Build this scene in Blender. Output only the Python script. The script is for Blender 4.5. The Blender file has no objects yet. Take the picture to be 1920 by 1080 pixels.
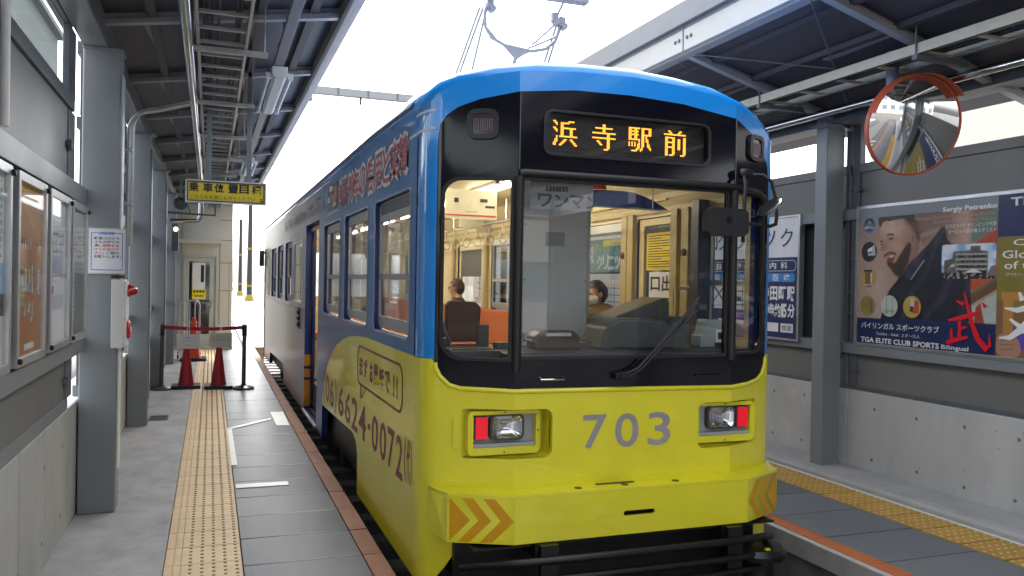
import bpy, bmesh, math, random
from mathutils import Vector, Matrix
from mathutils.geometry import tessellate_polygon

random.seed(7)
S = bpy.context.scene
C = S.collection
R = math.radians

# ------------------------------------------------------------------ camera
CAM_H = 1.68
cam_d = bpy.data.cameras.new("camera")
cam = bpy.data.objects.new("camera", cam_d)
C.objects.link(cam)
cam_d.sensor_width = 36.0
cam_d.lens = 1540.0 / 1920.0 * 36.0
cam_d.clip_start = 0.05
cam_d.clip_end = 2000.0
# rows: camera right, down, forward written in world axes
CR = Vector((0.93863875, -0.34440555, 0.0184964))
CD = Vector((0.01500481, -0.01280091, -0.99980548))
CF = Vector((0.34457532, 0.9387337, -0.00684769))
mw = Matrix(((CR.x, -CD.x, -CF.x, 0), (CR.y, -CD.y, -CF.y, 0), (CR.z, -CD.z, -CF.z, CAM_H), (0, 0, 0, 1)))
cam.matrix_world = mw
S.camera = cam

# ------------------------------------------------------------------ sky, sun, exposure
SUN_EL, SUN_AZ = R(56), R(6)          # azimuth measured from +Y towards +X
W = bpy.data.worlds.new("World")
S.world = W
W.use_nodes = True
wn = W.node_tree
for n in list(wn.nodes):
    wn.nodes.remove(n)
wo = wn.nodes.new("ShaderNodeOutputWorld")
wb = wn.nodes.new("ShaderNodeBackground")
ws = wn.nodes.new("ShaderNodeTexSky")
ws.sky_type = 'NISHITA'
ws.sun_disc = False
ws.sun_elevation = SUN_EL
ws.sun_rotation = SUN_AZ
ws.air_density = 1.0
ws.dust_density = 4.0
wh = wn.nodes.new("ShaderNodeHueSaturation")
wh.inputs['Saturation'].default_value = 0.24
wb.inputs['Strength'].default_value = 0.15
wn.links.new(ws.outputs[0], wh.inputs['Color'])
wn.links.new(wh.outputs[0], wb.inputs['Color'])
wn.links.new(wb.outputs[0], wo.inputs['Surface'])
sd = bpy.data.lights.new("sun", 'SUN')
sd.energy = 1.5
sd.angle = R(14)
sd.color = (1.0, 0.96, 0.9)
sun = bpy.data.objects.new("sun", sd)
C.objects.link(sun)
dirv = Vector((math.sin(SUN_AZ) * math.cos(SUN_EL), math.cos(SUN_AZ) * math.cos(SUN_EL), math.sin(SUN_EL)))
sun.rotation_euler = (-dirv).to_track_quat('-Z', 'Y').to_euler()
sun.location = (0, 0, 30)
S.view_settings.view_transform = 'Standard'
S.view_settings.look = 'None'
S.view_settings.gamma = 1.0
S.view_settings.use_curve_mapping = False
S.view_settings.exposure = 2.42
S.cycles.max_bounces = 10
S.cycles.diffuse_bounces = 5
S.cycles.glossy_bounces = 4
S.cycles.transmission_bounces = 6
S.cycles.transparent_max_bounces = 16
S.cycles.use_denoising = True
S.cycles.sample_clamp_indirect = 8.0

# ------------------------------------------------------------------ materials
MATS = {}

def srgb(r, g, b):
    f = lambda c: ((c / 255.0) / 12.92 if c / 255.0 <= 0.04045 else ((c / 255.0 + 0.055) / 1.055) ** 2.4)
    return (f(r), f(g), f(b))

def mat(name, col, rough=0.5, metal=0.0, var=0.12, scale=6.0, bump=0.0, bscale=40.0, rvar=0.0, coat=0.0,
        dirt=0.0, dscale=1.2, stretch=(1, 1, 1), emit=0.0, ecol=None, spec=0.5):
    if name in MATS:
        return MATS[name]
    m = bpy.data.materials.new(name)
    m.use_nodes = True
    t = m.node_tree
    b = t.nodes["Principled BSDF"]
    b.inputs['Roughness'].default_value = rough
    b.inputs['Metallic'].default_value = metal
    b.inputs['Specular IOR Level'].default_value = spec
    if coat:
        b.inputs['Coat Weight'].default_value = coat
        b.inputs['Coat Roughness'].default_value = 0.05
    c4 = (*col, 1)
    if var > 0 or bump > 0 or dirt > 0 or rvar > 0:
        tc = t.nodes.new("ShaderNodeTexCoord")
        mp = t.nodes.new("ShaderNodeMapping")
        mp.inputs['Scale'].default_value = stretch
        t.links.new(tc.outputs['Object'], mp.inputs['Vector'])
        ns = t.nodes.new("ShaderNodeTexNoise")
        ns.inputs['Scale'].default_value = scale
        ns.inputs['Detail'].default_value = 6
        ns.inputs['Roughness'].default_value = 0.6
        t.links.new(mp.outputs[0], ns.inputs['Vector'])
        oi = t.nodes.new("ShaderNodeObjectInfo")
        rp = t.nodes.new("ShaderNodeMapRange")
        rp.inputs['From Min'].default_value = 0.25
        rp.inputs['From Max'].default_value = 0.75
        rp.inputs['To Min'].default_value = 1 - var
        rp.inputs['To Max'].default_value = 1 + var
        t.links.new(ns.outputs['Fac'], rp.inputs['Value'])
        r2 = t.nodes.new("ShaderNodeMapRange")
        r2.inputs['To Min'].default_value = 1 - var * 0.5
        r2.inputs['To Max'].default_value = 1 + var * 0.5
        t.links.new(oi.outputs['Random'], r2.inputs['Value'])
        mu = t.nodes.new("ShaderNodeMath")
        mu.operation = 'MULTIPLY'
        t.links.new(rp.outputs[0], mu.inputs[0])
        t.links.new(r2.outputs[0], mu.inputs[1])
        vm = t.nodes.new("ShaderNodeVectorMath")
        vm.operation = 'SCALE'
        vm.inputs[0].default_value = col
        t.links.new(mu.outputs[0], vm.inputs['Scale'])
        out = vm.outputs[0]
        if dirt > 0:
            n2 = t.nodes.new("ShaderNodeTexNoise")
            n2.inputs['Scale'].default_value = dscale
            n2.inputs['Detail'].default_value = 8
            n2.inputs['Roughness'].default_value = 0.7
            t.links.new(tc.outputs['Object'], n2.inputs['Vector'])
            r3 = t.nodes.new("ShaderNodeMapRange")
            r3.inputs['From Min'].default_value = 0.5
            r3.inputs['From Max'].default_value = 0.72
            r3.inputs['To Max'].default_value = dirt
            t.links.new(n2.outputs['Fac'], r3.inputs['Value'])
            mx = t.nodes.new("ShaderNodeMix")
            mx.data_type = 'RGBA'
            t.links.new(r3.outputs[0], mx.inputs['Factor'])
            t.links.new(out, mx.inputs['A'])
            mx.inputs['B'].default_value = (col[0] * 0.35, col[1] * 0.33, col[2] * 0.3, 1)
            out = mx.outputs['Result']
        t.links.new(out, b.inputs['Base Color'])
        if rvar > 0:
            r4 = t.nodes.new("ShaderNodeMapRange")
            r4.inputs['From Min'].default_value = 0.3
            r4.inputs['From Max'].default_value = 0.7
            r4.inputs['To Min'].default_value = max(0.02, rough - rvar)
            r4.inputs['To Max'].default_value = min(1, rough + rvar)
            t.links.new(ns.outputs['Fac'], r4.inputs['Value'])
            t.links.new(r4.outputs[0], b.inputs['Roughness'])
        if bump > 0:
            n3 = t.nodes.new("ShaderNodeTexNoise")
            n3.inputs['Scale'].default_value = bscale
            n3.inputs['Detail'].default_value = 4
            t.links.new(mp.outputs[0], n3.inputs['Vector'])
            bp = t.nodes.new("ShaderNodeBump")
            bp.inputs['Strength'].default_value = bump
            bp.inputs['Distance'].default_value = 0.01
            t.links.new(n3.outputs['Fac'], bp.inputs['Height'])
            t.links.new(bp.outputs[0], b.inputs['Normal'])
    else:
        b.inputs['Base Color'].default_value = c4
    if emit:
        b.inputs['Emission Color'].default_value = (*(ecol or col), 1)
        b.inputs['Emission Strength'].default_value = emit
    MATS[name] = m
    return m

def glass(name, tint=(1, 1, 1), refl=1.0, rough=0.0, haze=0.0):
    """thin pane: clear see-through with a fresnel reflection"""
    if name in MATS:
        return MATS[name]
    m = bpy.data.materials.new(name)
    m.use_nodes = True
    t = m.node_tree
    t.nodes.clear()
    o = t.nodes.new("ShaderNodeOutputMaterial")
    tr = t.nodes.new("ShaderNodeBsdfTransparent")
    tr.inputs['Color'].default_value = (*tint, 1)
    gl = t.nodes.new("ShaderNodeBsdfGlossy")
    gl.inputs['Roughness'].default_value = rough
    fr = t.nodes.new("ShaderNodeFresnel")
    ge = t.nodes.new("ShaderNodeNewGeometry")
    io = t.nodes.new("ShaderNodeMath")          # same thin-pane fresnel from either side
    io.operation = 'MULTIPLY_ADD'
    io.inputs[1].default_value = 1 / 1.5 - 1.5
    io.inputs[2].default_value = 1.5
    t.links.new(ge.outputs['Backfacing'], io.inputs[0])
    t.links.new(io.outputs[0], fr.inputs['IOR'])
    mu = t.nodes.new("ShaderNodeMath")
    mu.operation = 'MULTIPLY'
    mu.inputs[1].default_value = refl
    mu.use_clamp = True
    t.links.new(fr.outputs[0], mu.inputs[0])
    base = tr.outputs[0]
    if haze > 0:
        df = t.nodes.new("ShaderNodeBsdfDiffuse")
        df.inputs['Color'].default_value = (0.7, 0.72, 0.75, 1)
        mh = t.nodes.new("ShaderNodeMixShader")
        mh.inputs[0].default_value = haze
        t.links.new(tr.outputs[0], mh.inputs[1])
        t.links.new(df.outputs[0], mh.inputs[2])
        base = mh.outputs[0]
    mx = t.nodes.new("ShaderNodeMixShader")
    t.links.new(mu.outputs[0], mx.inputs[0])
    t.links.new(base, mx.inputs[1])
    t.links.new(gl.outputs[0], mx.inputs[2])
    t.links.new(mx.outputs[0], o.inputs['Surface'])
    MATS[name] = m
    return m

# tram paints
BLUE = mat("tram_blue", (0.005, 0.27, 0.82), 0.25, var=0.03, coat=1.0, scale=3, bump=0.02, bscale=5)
YEL = mat("tram_yellow", (0.80, 0.735, 0.024), 0.33, var=0.04, coat=0.5, scale=3, dirt=0.12, dscale=2.5, bump=0.02, bscale=4)
MASK = mat("gloss_black", (0.005, 0.005, 0.011), 0.1, var=0.0, spec=0.45)
RUB = mat("black_rubber", (0.012, 0.012, 0.014), 0.42, var=0.1)
CHAS = mat("chassis_black", (0.006, 0.006, 0.009), 0.38, var=0.2, scale=12)
SILV = mat("silver_sticker", (0.40, 0.39, 0.43), 0.3, metal=0.3, var=0.2, scale=5)
ORNG = mat("chevron_orange", (0.68, 0.34, 0.003), 0.42, var=0.04)
MARO = mat("maroon_print", (0.24, 0.018, 0.05), 0.4, var=0.05)
REDP = mat("red_print", (0.36, 0.012, 0.04), 0.4, var=0.05)
PALE = mat("pale_print", (0.70, 0.67, 0.70), 0.4, var=0.05)
WHT = mat("white_paint", (0.74, 0.75, 0.76), 0.45, var=0.05)
ALU = mat("aluminium", (0.56, 0.57, 0.58), 0.32, metal=0.85, var=0.08, scale=10)
SASH = mat("window_sash", (0.44, 0.44, 0.43), 0.4, metal=0.5, var=0.06)
CREAM = mat("interior_cream", (0.66, 0.56, 0.32), 0.5, var=0.05)
CREAMD = mat("interior_trim", (0.42, 0.33, 0.15), 0.45, var=0.08)
FLOORIN = mat("tram_floor", (0.11, 0.12, 0.10), 0.6)
SEAT = mat("orange_moquette", (0.48, 0.13, 0.035), 0.85, var=0.1, scale=30)
DASH = mat("dash_black", (0.022, 0.023, 0.026), 0.5, var=0.1)
DGREY = mat("dark_grey_plastic", (0.06, 0.063, 0.065), 0.45, var=0.1)
LGREY = mat("light_grey_plastic", (0.36, 0.40, 0.42), 0.45, var=0.06)
BRN = mat("brown_leather", (0.13, 0.055, 0.03), 0.5, var=0.15)
SHADE = mat("blue_sunshade", (0.045, 0.045, 0.26), 0.3, var=0.1)
REDLAMP = mat("red_lens", (0.52, 0.008, 0.024), 0.22, var=0.0, emit=0.08, ecol=(1, 0.01, 0.04))
CHROME = mat("lamp_chrome", (0.75, 0.76, 0.78), 0.08, metal=1.0, var=0.0)
LED = mat("led_on", (0.3, 0.1, 0.01), 0.5, var=0, emit=0.55, ecol=(1.0, 0.36, 0.03))
LEDOFF = mat("led_off", (0.05, 0.04, 0.03), 0.5, var=0)
TUBE = mat("lit_tube", (0.9, 0.9, 0.85), 0.5, var=0, emit=7.0, ecol=(1.0, 0.9, 0.70))
# station
CONC = mat("platform_concrete", (0.37, 0.375, 0.39), 0.6, var=0.24, scale=3.2, bump=0.3, bscale=60, dirt=0.35, dscale=4.5, stretch=(1, 0.6, 1))
SLAB = mat("granite_slab", (0.060, 0.067, 0.078), 0.36, var=0.42, scale=60, bump=0.12, bscale=140, rvar=0.10, dirt=0.25, dscale=2.0)
BRICK = mat("orange_edging", (0.18, 0.068, 0.032), 0.7, var=0.2, scale=14, bump=0.2, bscale=60, dirt=0.4, dscale=2.0)
TACT = mat("tactile_cream", (0.80, 0.61, 0.37), 0.5, var=0.10, scale=9, bump=0.1, bscale=70, dirt=0.25, dscale=5)
TACTD = mat("tactile_dot_worn", (0.30, 0.20, 0.085), 0.55, var=0.2, scale=30)
TACTY = mat("tactile_yellow", (0.46, 0.27, 0.05), 0.55, var=0.15, scale=12, dirt=0.35, dscale=4)
LINEW = mat("road_white", (0.78, 0.79, 0.80), 0.35, var=0.06, dirt=0.2, dscale=8)
WALLC = mat("wall_concrete", (0.43, 0.435, 0.43), 0.72, var=0.16, scale=2.2, bump=0.15, bscale=30, dirt=0.26, dscale=1.7, stretch=(1, 1, 0.22))
PIT = mat("concrete_pit", (0.17, 0.17, 0.165), 0.9, var=0.2)
STEEL = mat("painted_steel", (0.20, 0.22, 0.236), 0.36, var=0.06, scale=1.6, bump=0.02, bscale=8, rvar=0.06)
STEELD = mat("dark_steel", (0.10, 0.11, 0.125), 0.45, var=0.1)
PANEL = mat("grey_panel", (0.155, 0.156, 0.15), 0.42, var=0.06, scale=1.2, rvar=0.08)
PANELD = mat("recess_panel", (0.085, 0.09, 0.095), 0.6, var=0.1)
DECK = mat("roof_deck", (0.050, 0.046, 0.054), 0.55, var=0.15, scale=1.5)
RAFT = mat("rafter_steel", (0.26, 0.255, 0.27), 0.45, var=0.08)
INOX = mat("stainless", (0.62, 0.63, 0.64), 0.16, metal=1.0, var=0.05, rvar=0.05)
GALV = mat("galvanised", (0.42, 0.42, 0.41), 0.38, metal=0.6, var=0.12, scale=14)
CABLE = mat("black_cable", (0.015, 0.015, 0.016), 0.5, var=0.1)
FIX = mat("fixture_white", (0.70, 0.70, 0.69), 0.35, var=0.05)
CONER = mat("cone_red", (0.34, 0.012, 0.024), 0.45, var=0.12, scale=5, dirt=0.2, dscale=6)
CONEO = mat("cone_orange", (0.75, 0.08, 0.02), 0.45, var=0.08)
POSTD = mat("stanchion_grey", (0.085, 0.085, 0.08), 0.35, metal=0.4, var=0.1)
BELT = mat("belt_red", (0.38, 0.012, 0.045), 0.7, var=0.08, scale=30)
PAPER = mat("paper", (0.68, 0.69, 0.72), 0.6, var=0.04)
PAPERG = mat("paper_grey", (0.52, 0.53, 0.48), 0.6, var=0.06)
INK = mat("ink_black", (0.02, 0.02, 0.025), 0.5, var=0.0)
INKB = mat("ink_blue", (0.03, 0.16, 0.55), 0.5, var=0.0)
INKR = mat("ink_red", (0.55, 0.06, 0.05), 0.5, var=0.0)
SIGNY = mat("sign_yellow", (0.80, 0.62, 0.02), 0.4, var=0.05)
NAVY = mat("navy_print", (0.012, 0.022, 0.10), 0.4, var=0.05)
SKYB = mat("light_blue_print", (0.03, 0.24, 0.56), 0.4, var=0.05)
GREENP = mat("green_print", (0.02, 0.26, 0.20), 0.4, var=0.06)
BLDG = mat("hut_cladding", (0.52, 0.51, 0.48), 0.5, var=0.05, scale=1.0)
BLDGD = mat("hut_joint", (0.2, 0.2, 0.2), 0.6, var=0.1)
DOORM = mat("hut_door", (0.42, 0.44, 0.42), 0.4, var=0.05)
ROAD = mat("road_concrete", (0.078, 0.075, 0.069), 0.8, var=0.15, scale=0.5, dirt=0.25, dscale=0.3)
BED = mat("track_bed", (0.075, 0.075, 0.078), 0.75, var=0.2, scale=6, bump=0.3, bscale=30)
RAILM = mat("rail_steel", (0.22, 0.20, 0.19), 0.35, metal=0.8, var=0.15)
SLEEP = mat("sleeper", (0.24, 0.23, 0.22), 0.8, var=0.15)
MIRR = mat("mirror_silver", (0.86, 0.87, 0.88), 0.015, metal=1.0, var=0.0)
MORG = mat("mirror_orange", (0.42, 0.072, 0.028), 0.45, var=0.06)
GL_F = glass("windscreen_glass", (0.97, 0.98, 0.975), 1.0)
GL_S = glass("side_window_glass", (0.92, 0.935, 0.935), 1.5)
GL_C = glass("clear_cover", (0.97, 0.98, 0.98), 1.0)
GL_W = glass("station_glass", (0.86, 0.90, 0.89), 0.35, haze=0.10)
GL_P = glass("poster_cover", (0.97, 0.98, 0.98), 0.45, 0.03)
TRAYW = mat("tray_beige", (0.40, 0.38, 0.32), 0.45, metal=0.2, var=0.12, scale=10)

# ------------------------------------------------------------------ object helpers
WB = {}                                  # world base of every empty / parent

def base_of(o):
    return WB.get(o.name, Vector((0, 0, 0)))

def tag(o, label=None, cat=None, group=None, kind=None):
    if label: o['label'] = label
    if cat: o['category'] = cat
    if group: o['group'] = group
    if kind: o['kind'] = kind
    return o

def thing(name, label, cat, loc=(0, 0, 0), group=None):
    o = bpy.data.objects.new(name, None)
    o.empty_display_size = 0.1
    C.objects.link(o)
    o.location = loc
    WB[o.name] = Vector(loc)
    return tag(o, label, cat, group)

class MB:
    def __init__(s):
        s.v = []; s.f = []; s.m = []
    def add(s, vs, fs, mi=0):
        n = len(s.v)
        s.v.extend([tuple(v) for v in vs])
        for f in fs:
            s.f.append([i + n for i in f]); s.m.append(mi)
        return s
    def box(s, x0, x1, y0, y1, z0, z1, mi=0):
        return s.add([(x0, y0, z0), (x1, y0, z0), (x1, y1, z0), (x0, y1, z0), (x0, y0, z1), (x1, y0, z1), (x1, y1, z1), (x0, y1, z1)],
              [(3, 2, 1, 0), (4, 5, 6, 7), (0, 1, 5, 4), (1, 2, 6, 5), (2, 3, 7, 6), (3, 0, 4, 7)], mi)
    def hexa(s, p, mi=0):
        return s.add(p, [(3, 2, 1, 0), (4, 5, 6, 7), (0, 1, 5, 4), (1, 2, 6, 5), (2, 3, 7, 6), (3, 0, 4, 7)], mi)
    def quad(s, a, b, c, d, mi=0):
        return s.add([a, b, c, d], [(0, 1, 2, 3)], mi)
    def path(s, pts, r, n=8, mi=0, cap=True):
        pts = [Vector(p) for p in pts]
        rs = r if isinstance(r, (list, tuple)) else [r] * len(pts)
        rings = []
        ref = None
        for i, p in enumerate(pts):
            if i == 0: d = pts[1] - p
            elif i == len(pts) - 1: d = p - pts[i - 1]
            else: d = (pts[i + 1] - p).normalized() + (p - pts[i - 1]).normalized()
            d.normalize()
            if ref is None:
                ref = Vector((0, 0, 1)) if abs(d.z) < 0.9 else Vector((1, 0, 0))
            a = d.cross(ref)
            if a.length < 1e-4:
                a = d.cross(Vector((1, 0.3, 0)))
            a.normalize(); b = a.cross(d).normalized(); ref = b
            rings.append([p + (a * math.cos(2 * math.pi * k / n) + b * math.sin(2 * math.pi * k / n)) * rs[i] for k in range(n)])
        vs = [v for rg in rings for v in rg]
        fs = []
        for i in range(len(pts) - 1):
            for k in range(n):
                k2 = (k + 1) % n
                fs.append((i * n + k, i * n + k2, (i + 1) * n + k2, (i + 1) * n + k))
        if cap:
            fs.append(tuple(range(n))[::-1]); fs.append(tuple((len(pts) - 1) * n + k for k in range(n)))
        return s.add(vs, fs, mi)
    def tube(s, a, b, r, n=8, mi=0):
        return s.path([a, b], r, n, mi)
    def lathe(s, prof, c=(0, 0, 0), axis='Z', n=20, mi=0):
        c = Vector(c); vs = []; fs = []
        for r, h in prof:
            for k in range(n):
                a = 2 * math.pi * k / n; x, y = r * math.cos(a), r * math.sin(a)
                vs.append(c + (Vector((x, y, h)) if axis == 'Z' else Vector((h, x, y)) if axis == 'X' else Vector((y, h, x))))
        for i in range(len(prof) - 1):
            for k in range(n):
                k2 = (k + 1) % n
                fs.append((i * n + k, i * n + k2, (i + 1) * n + k2, (i + 1) * n + k))
        fs.append(tuple(range(n))[::-1]); fs.append(tuple((len(prof) - 1) * n + k for k in range(n)))
        return s.add(vs, fs, mi)
    def prism(s, loop, vec, mi=0):
        vec = Vector(vec); loop = [Vector(p) for p in loop]; n = len(loop)
        vs = loop + [p + vec for p in loop]
        fs = [tuple(range(n)), tuple(range(n, 2 * n))[::-1]]
        for i in range(n):
            j = (i + 1) % n
            fs.append((j, i, i + n, j + n))
        return s.add(vs, fs, mi)
    def plate(s, outer, holes, fn, w0, w1, mi=0, mis=None):
        """solid plate with holes: 2D loops (u,v) mapped by fn(u,v,w)"""
        loops = [outer] + list(holes)
        tris = tessellate_polygon([[Vector((u, v, 0)) for u, v in l] for l in loops])
        flat = [p for l in loops for p in l]; n = len(flat)
        vs = [fn(u, v, w0) for u, v in flat] + [fn(u, v, w1) for u, v in flat]
        fs = []
        for t in tris:
            fs.append(tuple(t)); fs.append(tuple(i + n for i in t)[::-1])
        s.add(vs, fs, mi)
        fs2 = []; o = 0
        for l in loops:
            k = len(l)
            for i in range(k):
                j = (i + 1) % k
                fs2.append((o + i, o + j, o + j + n, o + i + n))
            o += k
        return s.add(vs, fs2, mi if mis is None else mis)
    def text(s, txt, O, U, V, w, h, mi=0, bold=0.0, mirror=False, res=2):
        vs, fs = glyphs(txt, bold, res)
        O = Vector(O); U = Vector(U); V = Vector(V)
        return s.add([O + U * ((1 - x if mirror else x) * w) + V * (y * h) for x, y in vs], fs, mi)
    def build(s, name, mats, parent=None, smooth=False, bevel=0.0, label=None, seg=2, origin=None, kind=None, fixn=True):
        me = bpy.data.meshes.new(name)
        b = base_of(parent) if parent else Vector((0, 0, 0))
        o0 = Vector(origin) if origin is not None else b
        me.from_pydata([tuple(Vector(v) - o0) for v in s.v], [], s.f)
        assert all(i < len(s.v) for f in s.f for i in f), name
        if not isinstance(mats, (list, tuple)): mats = [mats]
        for m in mats: me.materials.append(m)
        me.polygons.foreach_set('material_index', [min(i, len(mats) - 1) for i in s.m])
        if fixn:
            bm = bmesh.new(); bm.from_mesh(me)
            bmesh.ops.remove_doubles(bm, verts=bm.verts, dist=1e-5)
            bmesh.ops.recalc_face_normals(bm, faces=bm.faces)
            bm.to_mesh(me); bm.free()
        if smooth:
            me.polygons.foreach_set('use_smooth', [True] * len(me.polygons))
        me.update()
        return link(name, me, parent, (o0 - b), bevel, label, seg, smooth, kind)

def link(name, me, parent=None, loc=(0, 0, 0), bevel=0.0, label=None, seg=2, smooth=False, kind=None):
    o = bpy.data.objects.new(name, me)
    C.objects.link(o)
    if parent: o.parent = parent
    o.location = loc
    WB[o.name] = (base_of(parent) if parent else Vector((0, 0, 0))) + Vector(loc)
    if bevel > 0:
        md = o.modifiers.new('bevel', 'BEVEL'); md.width = bevel; md.segments = seg; md.limit_method = 'ANGLE'; md.angle_limit = R(40)
        me.polygons.foreach_set('use_smooth', [True] * len(me.polygons))
        md.harden_normals = True
    elif smooth:
        try:
            me.set_sharp_from_angle(angle=R(38))
        except Exception:
            pass
    if label: o['label'] = label
    if kind: o['kind'] = kind
    return o

def inst(src, name, parent, loc, rot=None):
    """another object sharing src's mesh; loc = shift from where src was modelled"""
    o = src.copy()
    o.name = name
    C.objects.link(o)
    o.parent = parent
    o.location = Vector(loc)
    WB[o.name] = base_of(parent) + Vector(loc)
    if rot is not None: o.rotation_euler = rot
    return o

def copy_tree(o, parent=None):
    c = o.copy(); C.objects.link(c)
    c.parent = parent
    WB[c.name] = base_of(o)
    for ch in list(o.children):
        copy_tree(ch, c)
    return c

GLY = {}
def glyphs(txt, bold=0.0, res=2):
    k = (txt, bold, res)
    if k not in GLY:
        cu = bpy.data.curves.new('t', 'FONT'); cu.body = txt; cu.resolution_u = res; cu.offset = bold
        o = bpy.data.objects.new('t', cu); C.objects.link(o)
        bpy.context.view_layer.update()
        me = bpy.data.meshes.new_from_object(o.evaluated_get(bpy.context.evaluated_depsgraph_get()))
        xs = [v.co.x for v in me.vertices]; ys = [v.co.y for v in me.vertices]
        x0, x1, y0, y1 = min(xs), max(xs), min(ys), max(ys)
        vs = [((v.co.x - x0) / (x1 - x0), (v.co.y - y0) / (y1 - y0)) for v in me.vertices]
        GLY[k] = (vs, [tuple(p.vertices) for p in me.polygons])
        bpy.data.objects.remove(o); bpy.data.meshes.remove(me); bpy.data.curves.remove(cu)
    return GLY[k]

def rrect(u0, u1, v0, v1, r, n=5):
    """rounded rectangle loop; r = radius or (bl, br, tr, tl)"""
    rs = r if isinstance(r, (tuple, list)) else (r,) * 4
    out = []
    for (cx, cy, a0, rr) in ((u0, v0, 180, rs[0]), (u1, v0, 270, rs[1]), (u1, v1, 0, rs[2]), (u0, v1, 90, rs[3])):
        sx = 1 if cx == u0 else -1; sy = 1 if cy == v0 else -1
        if rr <= 0:
            out.append((cx, cy)); continue
        for i in range(n + 1):
            a = R(a0 + 90 * i / n)
            out.append((cx + sx * rr + rr * math.cos(a), cy + sy * rr + rr * math.sin(a)))
    return out

def dens(loop, step=0.03):
    o = []
    for i, a in enumerate(loop):
        b = loop[(i + 1) % len(loop)]
        k = max(1, int(math.hypot(b[0] - a[0], b[1] - a[1]) / step))
        o += [(a[0] + (b[0] - a[0]) * j / k, a[1] + (b[1] - a[1]) * j / k) for j in range(k)]
    return o

def ring(cu, cv, ru, rv, n=20):
    return [(cu + ru * math.cos(2 * math.pi * i / n), cv + rv * math.sin(2 * math.pi * i / n)) for i in range(n)]

PX = lambda x: (lambda u, v, w: (x + w, u, v))          # plane of constant X: (u,v) = (Y,Z)
PY = lambda y: (lambda u, v, w: (u, y + w, v))          # plane of constant Y: (u,v) = (X,Z)
EX, EY, EZ = Vector((1, 0, 0)), Vector((0, 1, 0)), Vector((0, 0, 1))
# =================================================================== SETTING
GZ = -0.42
mb = MB(); mb.box(-90, 120, -60, 400, GZ - 0.2, GZ)
ground = tag(mb.build("ground", ROAD), kind="structure")
mb = MB(); mb.box(1.06, 3.74, -9, 24, GZ + 0.004, GZ + 0.03)
tag(mb.build("track_bed", BED), kind="structure")

# ---- left platform: body, concrete walk, slabs, orange edging, tactile tiles
YN, YE = -9.0, 20.3
mb = MB(); mb.box(-1.6, 1.0, YN, YE + 0.6, GZ, -0.03)
platform = tag(mb.build("platform", WALLC), kind="structure")
mb = MB(); mb.box(-1.55, -0.232, YN, YE + 0.6, -0.03, 0.0); mb.build("concrete_walk", CONC, platform)
P_SL, Y_SL = 0.52, 5.015
k0 = -6
mb = MB(); mb.box(0.204, 0.893, 0, P_SL - 0.009, -0.03, 0.0)
slab0 = mb.build("slab", SLAB, platform, bevel=0.003, seg=1)
slab0.location = (0, Y_SL + k0 * P_SL, 0)
mb = MB(); mb.box(0.899, 1.02, 0, P_SL - 0.009, -0.10, -0.001)
edge0 = mb.build("edging_brick", BRICK, platform, bevel=0.004, seg=1)
edge0.location = (0, Y_SL + k0 * P_SL, 0)
k = k0 + 1
while Y_SL + k * P_SL < YE + 0.3:
    inst(slab0, "slab", platform, (0, Y_SL + k * P_SL, random.uniform(-0.0012, 0.0012)))
    inst(edge0, "edging_brick", platform, (0, Y_SL + k * P_SL, random.uniform(-0.002, 0.001)))
    k += 1

def tactile(x0, x1, L, rows, cols, dotx, ridge, dot_r=0.0115):
    m = MB()
    m.box(x0, x1, 0, L - (0.010 if ridge else 0.016), -0.03, 0.001, 0)
    if ridge is not None:
        a, b = ridge
        m.prism([(a, 0, 0.001), (a + 0.008, 0, 0.007), (b - 0.008, 0, 0.007), (b, 0, 0.001)], (0, L - 0.010, 0), 0)
        m.box(b + 0.018, b + 0.022, 0, L - 0.010, -0.01, 0.0014, 1)
    for i in range(rows):
        y = (i + 0.5) * L / rows
        for j, x in enumerate(dotx):
            yy = y
            vs = [(x + dot_r * math.cos(q * math.pi / 3), yy + dot_r * math.sin(q * math.pi / 3), 0.001) for q in range(6)] + \
                 [(x + dot_r * 0.6 * math.cos(q * math.pi / 3), yy + dot_r * 0.6 * math.sin(q * math.pi / 3), 0.0058) for q in range(6)]
            m.add(vs, [(q, (q + 1) % 6, 6 + (q + 1) % 6, 6 + q) for q in range(6)] + [tuple(range(6, 12))], 1)
    return m
TP, TY = 0.325, 5.125
t0 = tactile(-0.226, 0.198, TP, 5, 5, [-0.086, -0.022, 0.042, 0.106, 0.170], (-0.183, -0.157)).build("tactile_tile", [TACT, TACTD], platform, fixn=False)
k = -10
t0.location = (0, TY + k * TP, 0)
k += 1
while TY + k * TP < YE:
    inst(t0, "tactile_tile", platform, (random.uniform(-0.001, 0.001), TY + k * TP, random.uniform(-0.0008, 0.0008)))
    k += 1
# white floor markings
mb = MB()
mb.plate(rrect(0.213, 0.622, 6.86, 6.985, 0.02, 3), [], lambda u, v, w: (u, v, 0.004 + w), 0, 0.0015)
tag(mb.build("floor_marking", LINEW), "short white bar painted across the grey slabs beside tactile strip", "floor marking", "white queue markings on the platform")
mb = MB()
mb.plate([(0.199, 7.71), (0.249, 7.70), (0.245, 9.56), (0.70, 10.10), (0.70, 10.20), (0.197, 9.62)], [], lambda u, v, w: (u, v, 0.004 + w), 0, 0.0015)
tag(mb.build("floor_marking", LINEW), "bent thin white queue line running along the tactile strip then angling to the edge", "floor marking", "white queue markings on the platform")
mb = MB()
mb.plate([(0.728, 9.66), (0.87, 9.655), (0.876, 10.66), (0.724, 10.66)], [], lambda u, v, w: (u, v, 0.004 + w), 0, 0.0015)
tag(mb.build("floor_marking", LINEW), "white painted rectangle at the platform edge near the tram door", "floor marking", "white queue markings on the platform")
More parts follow.
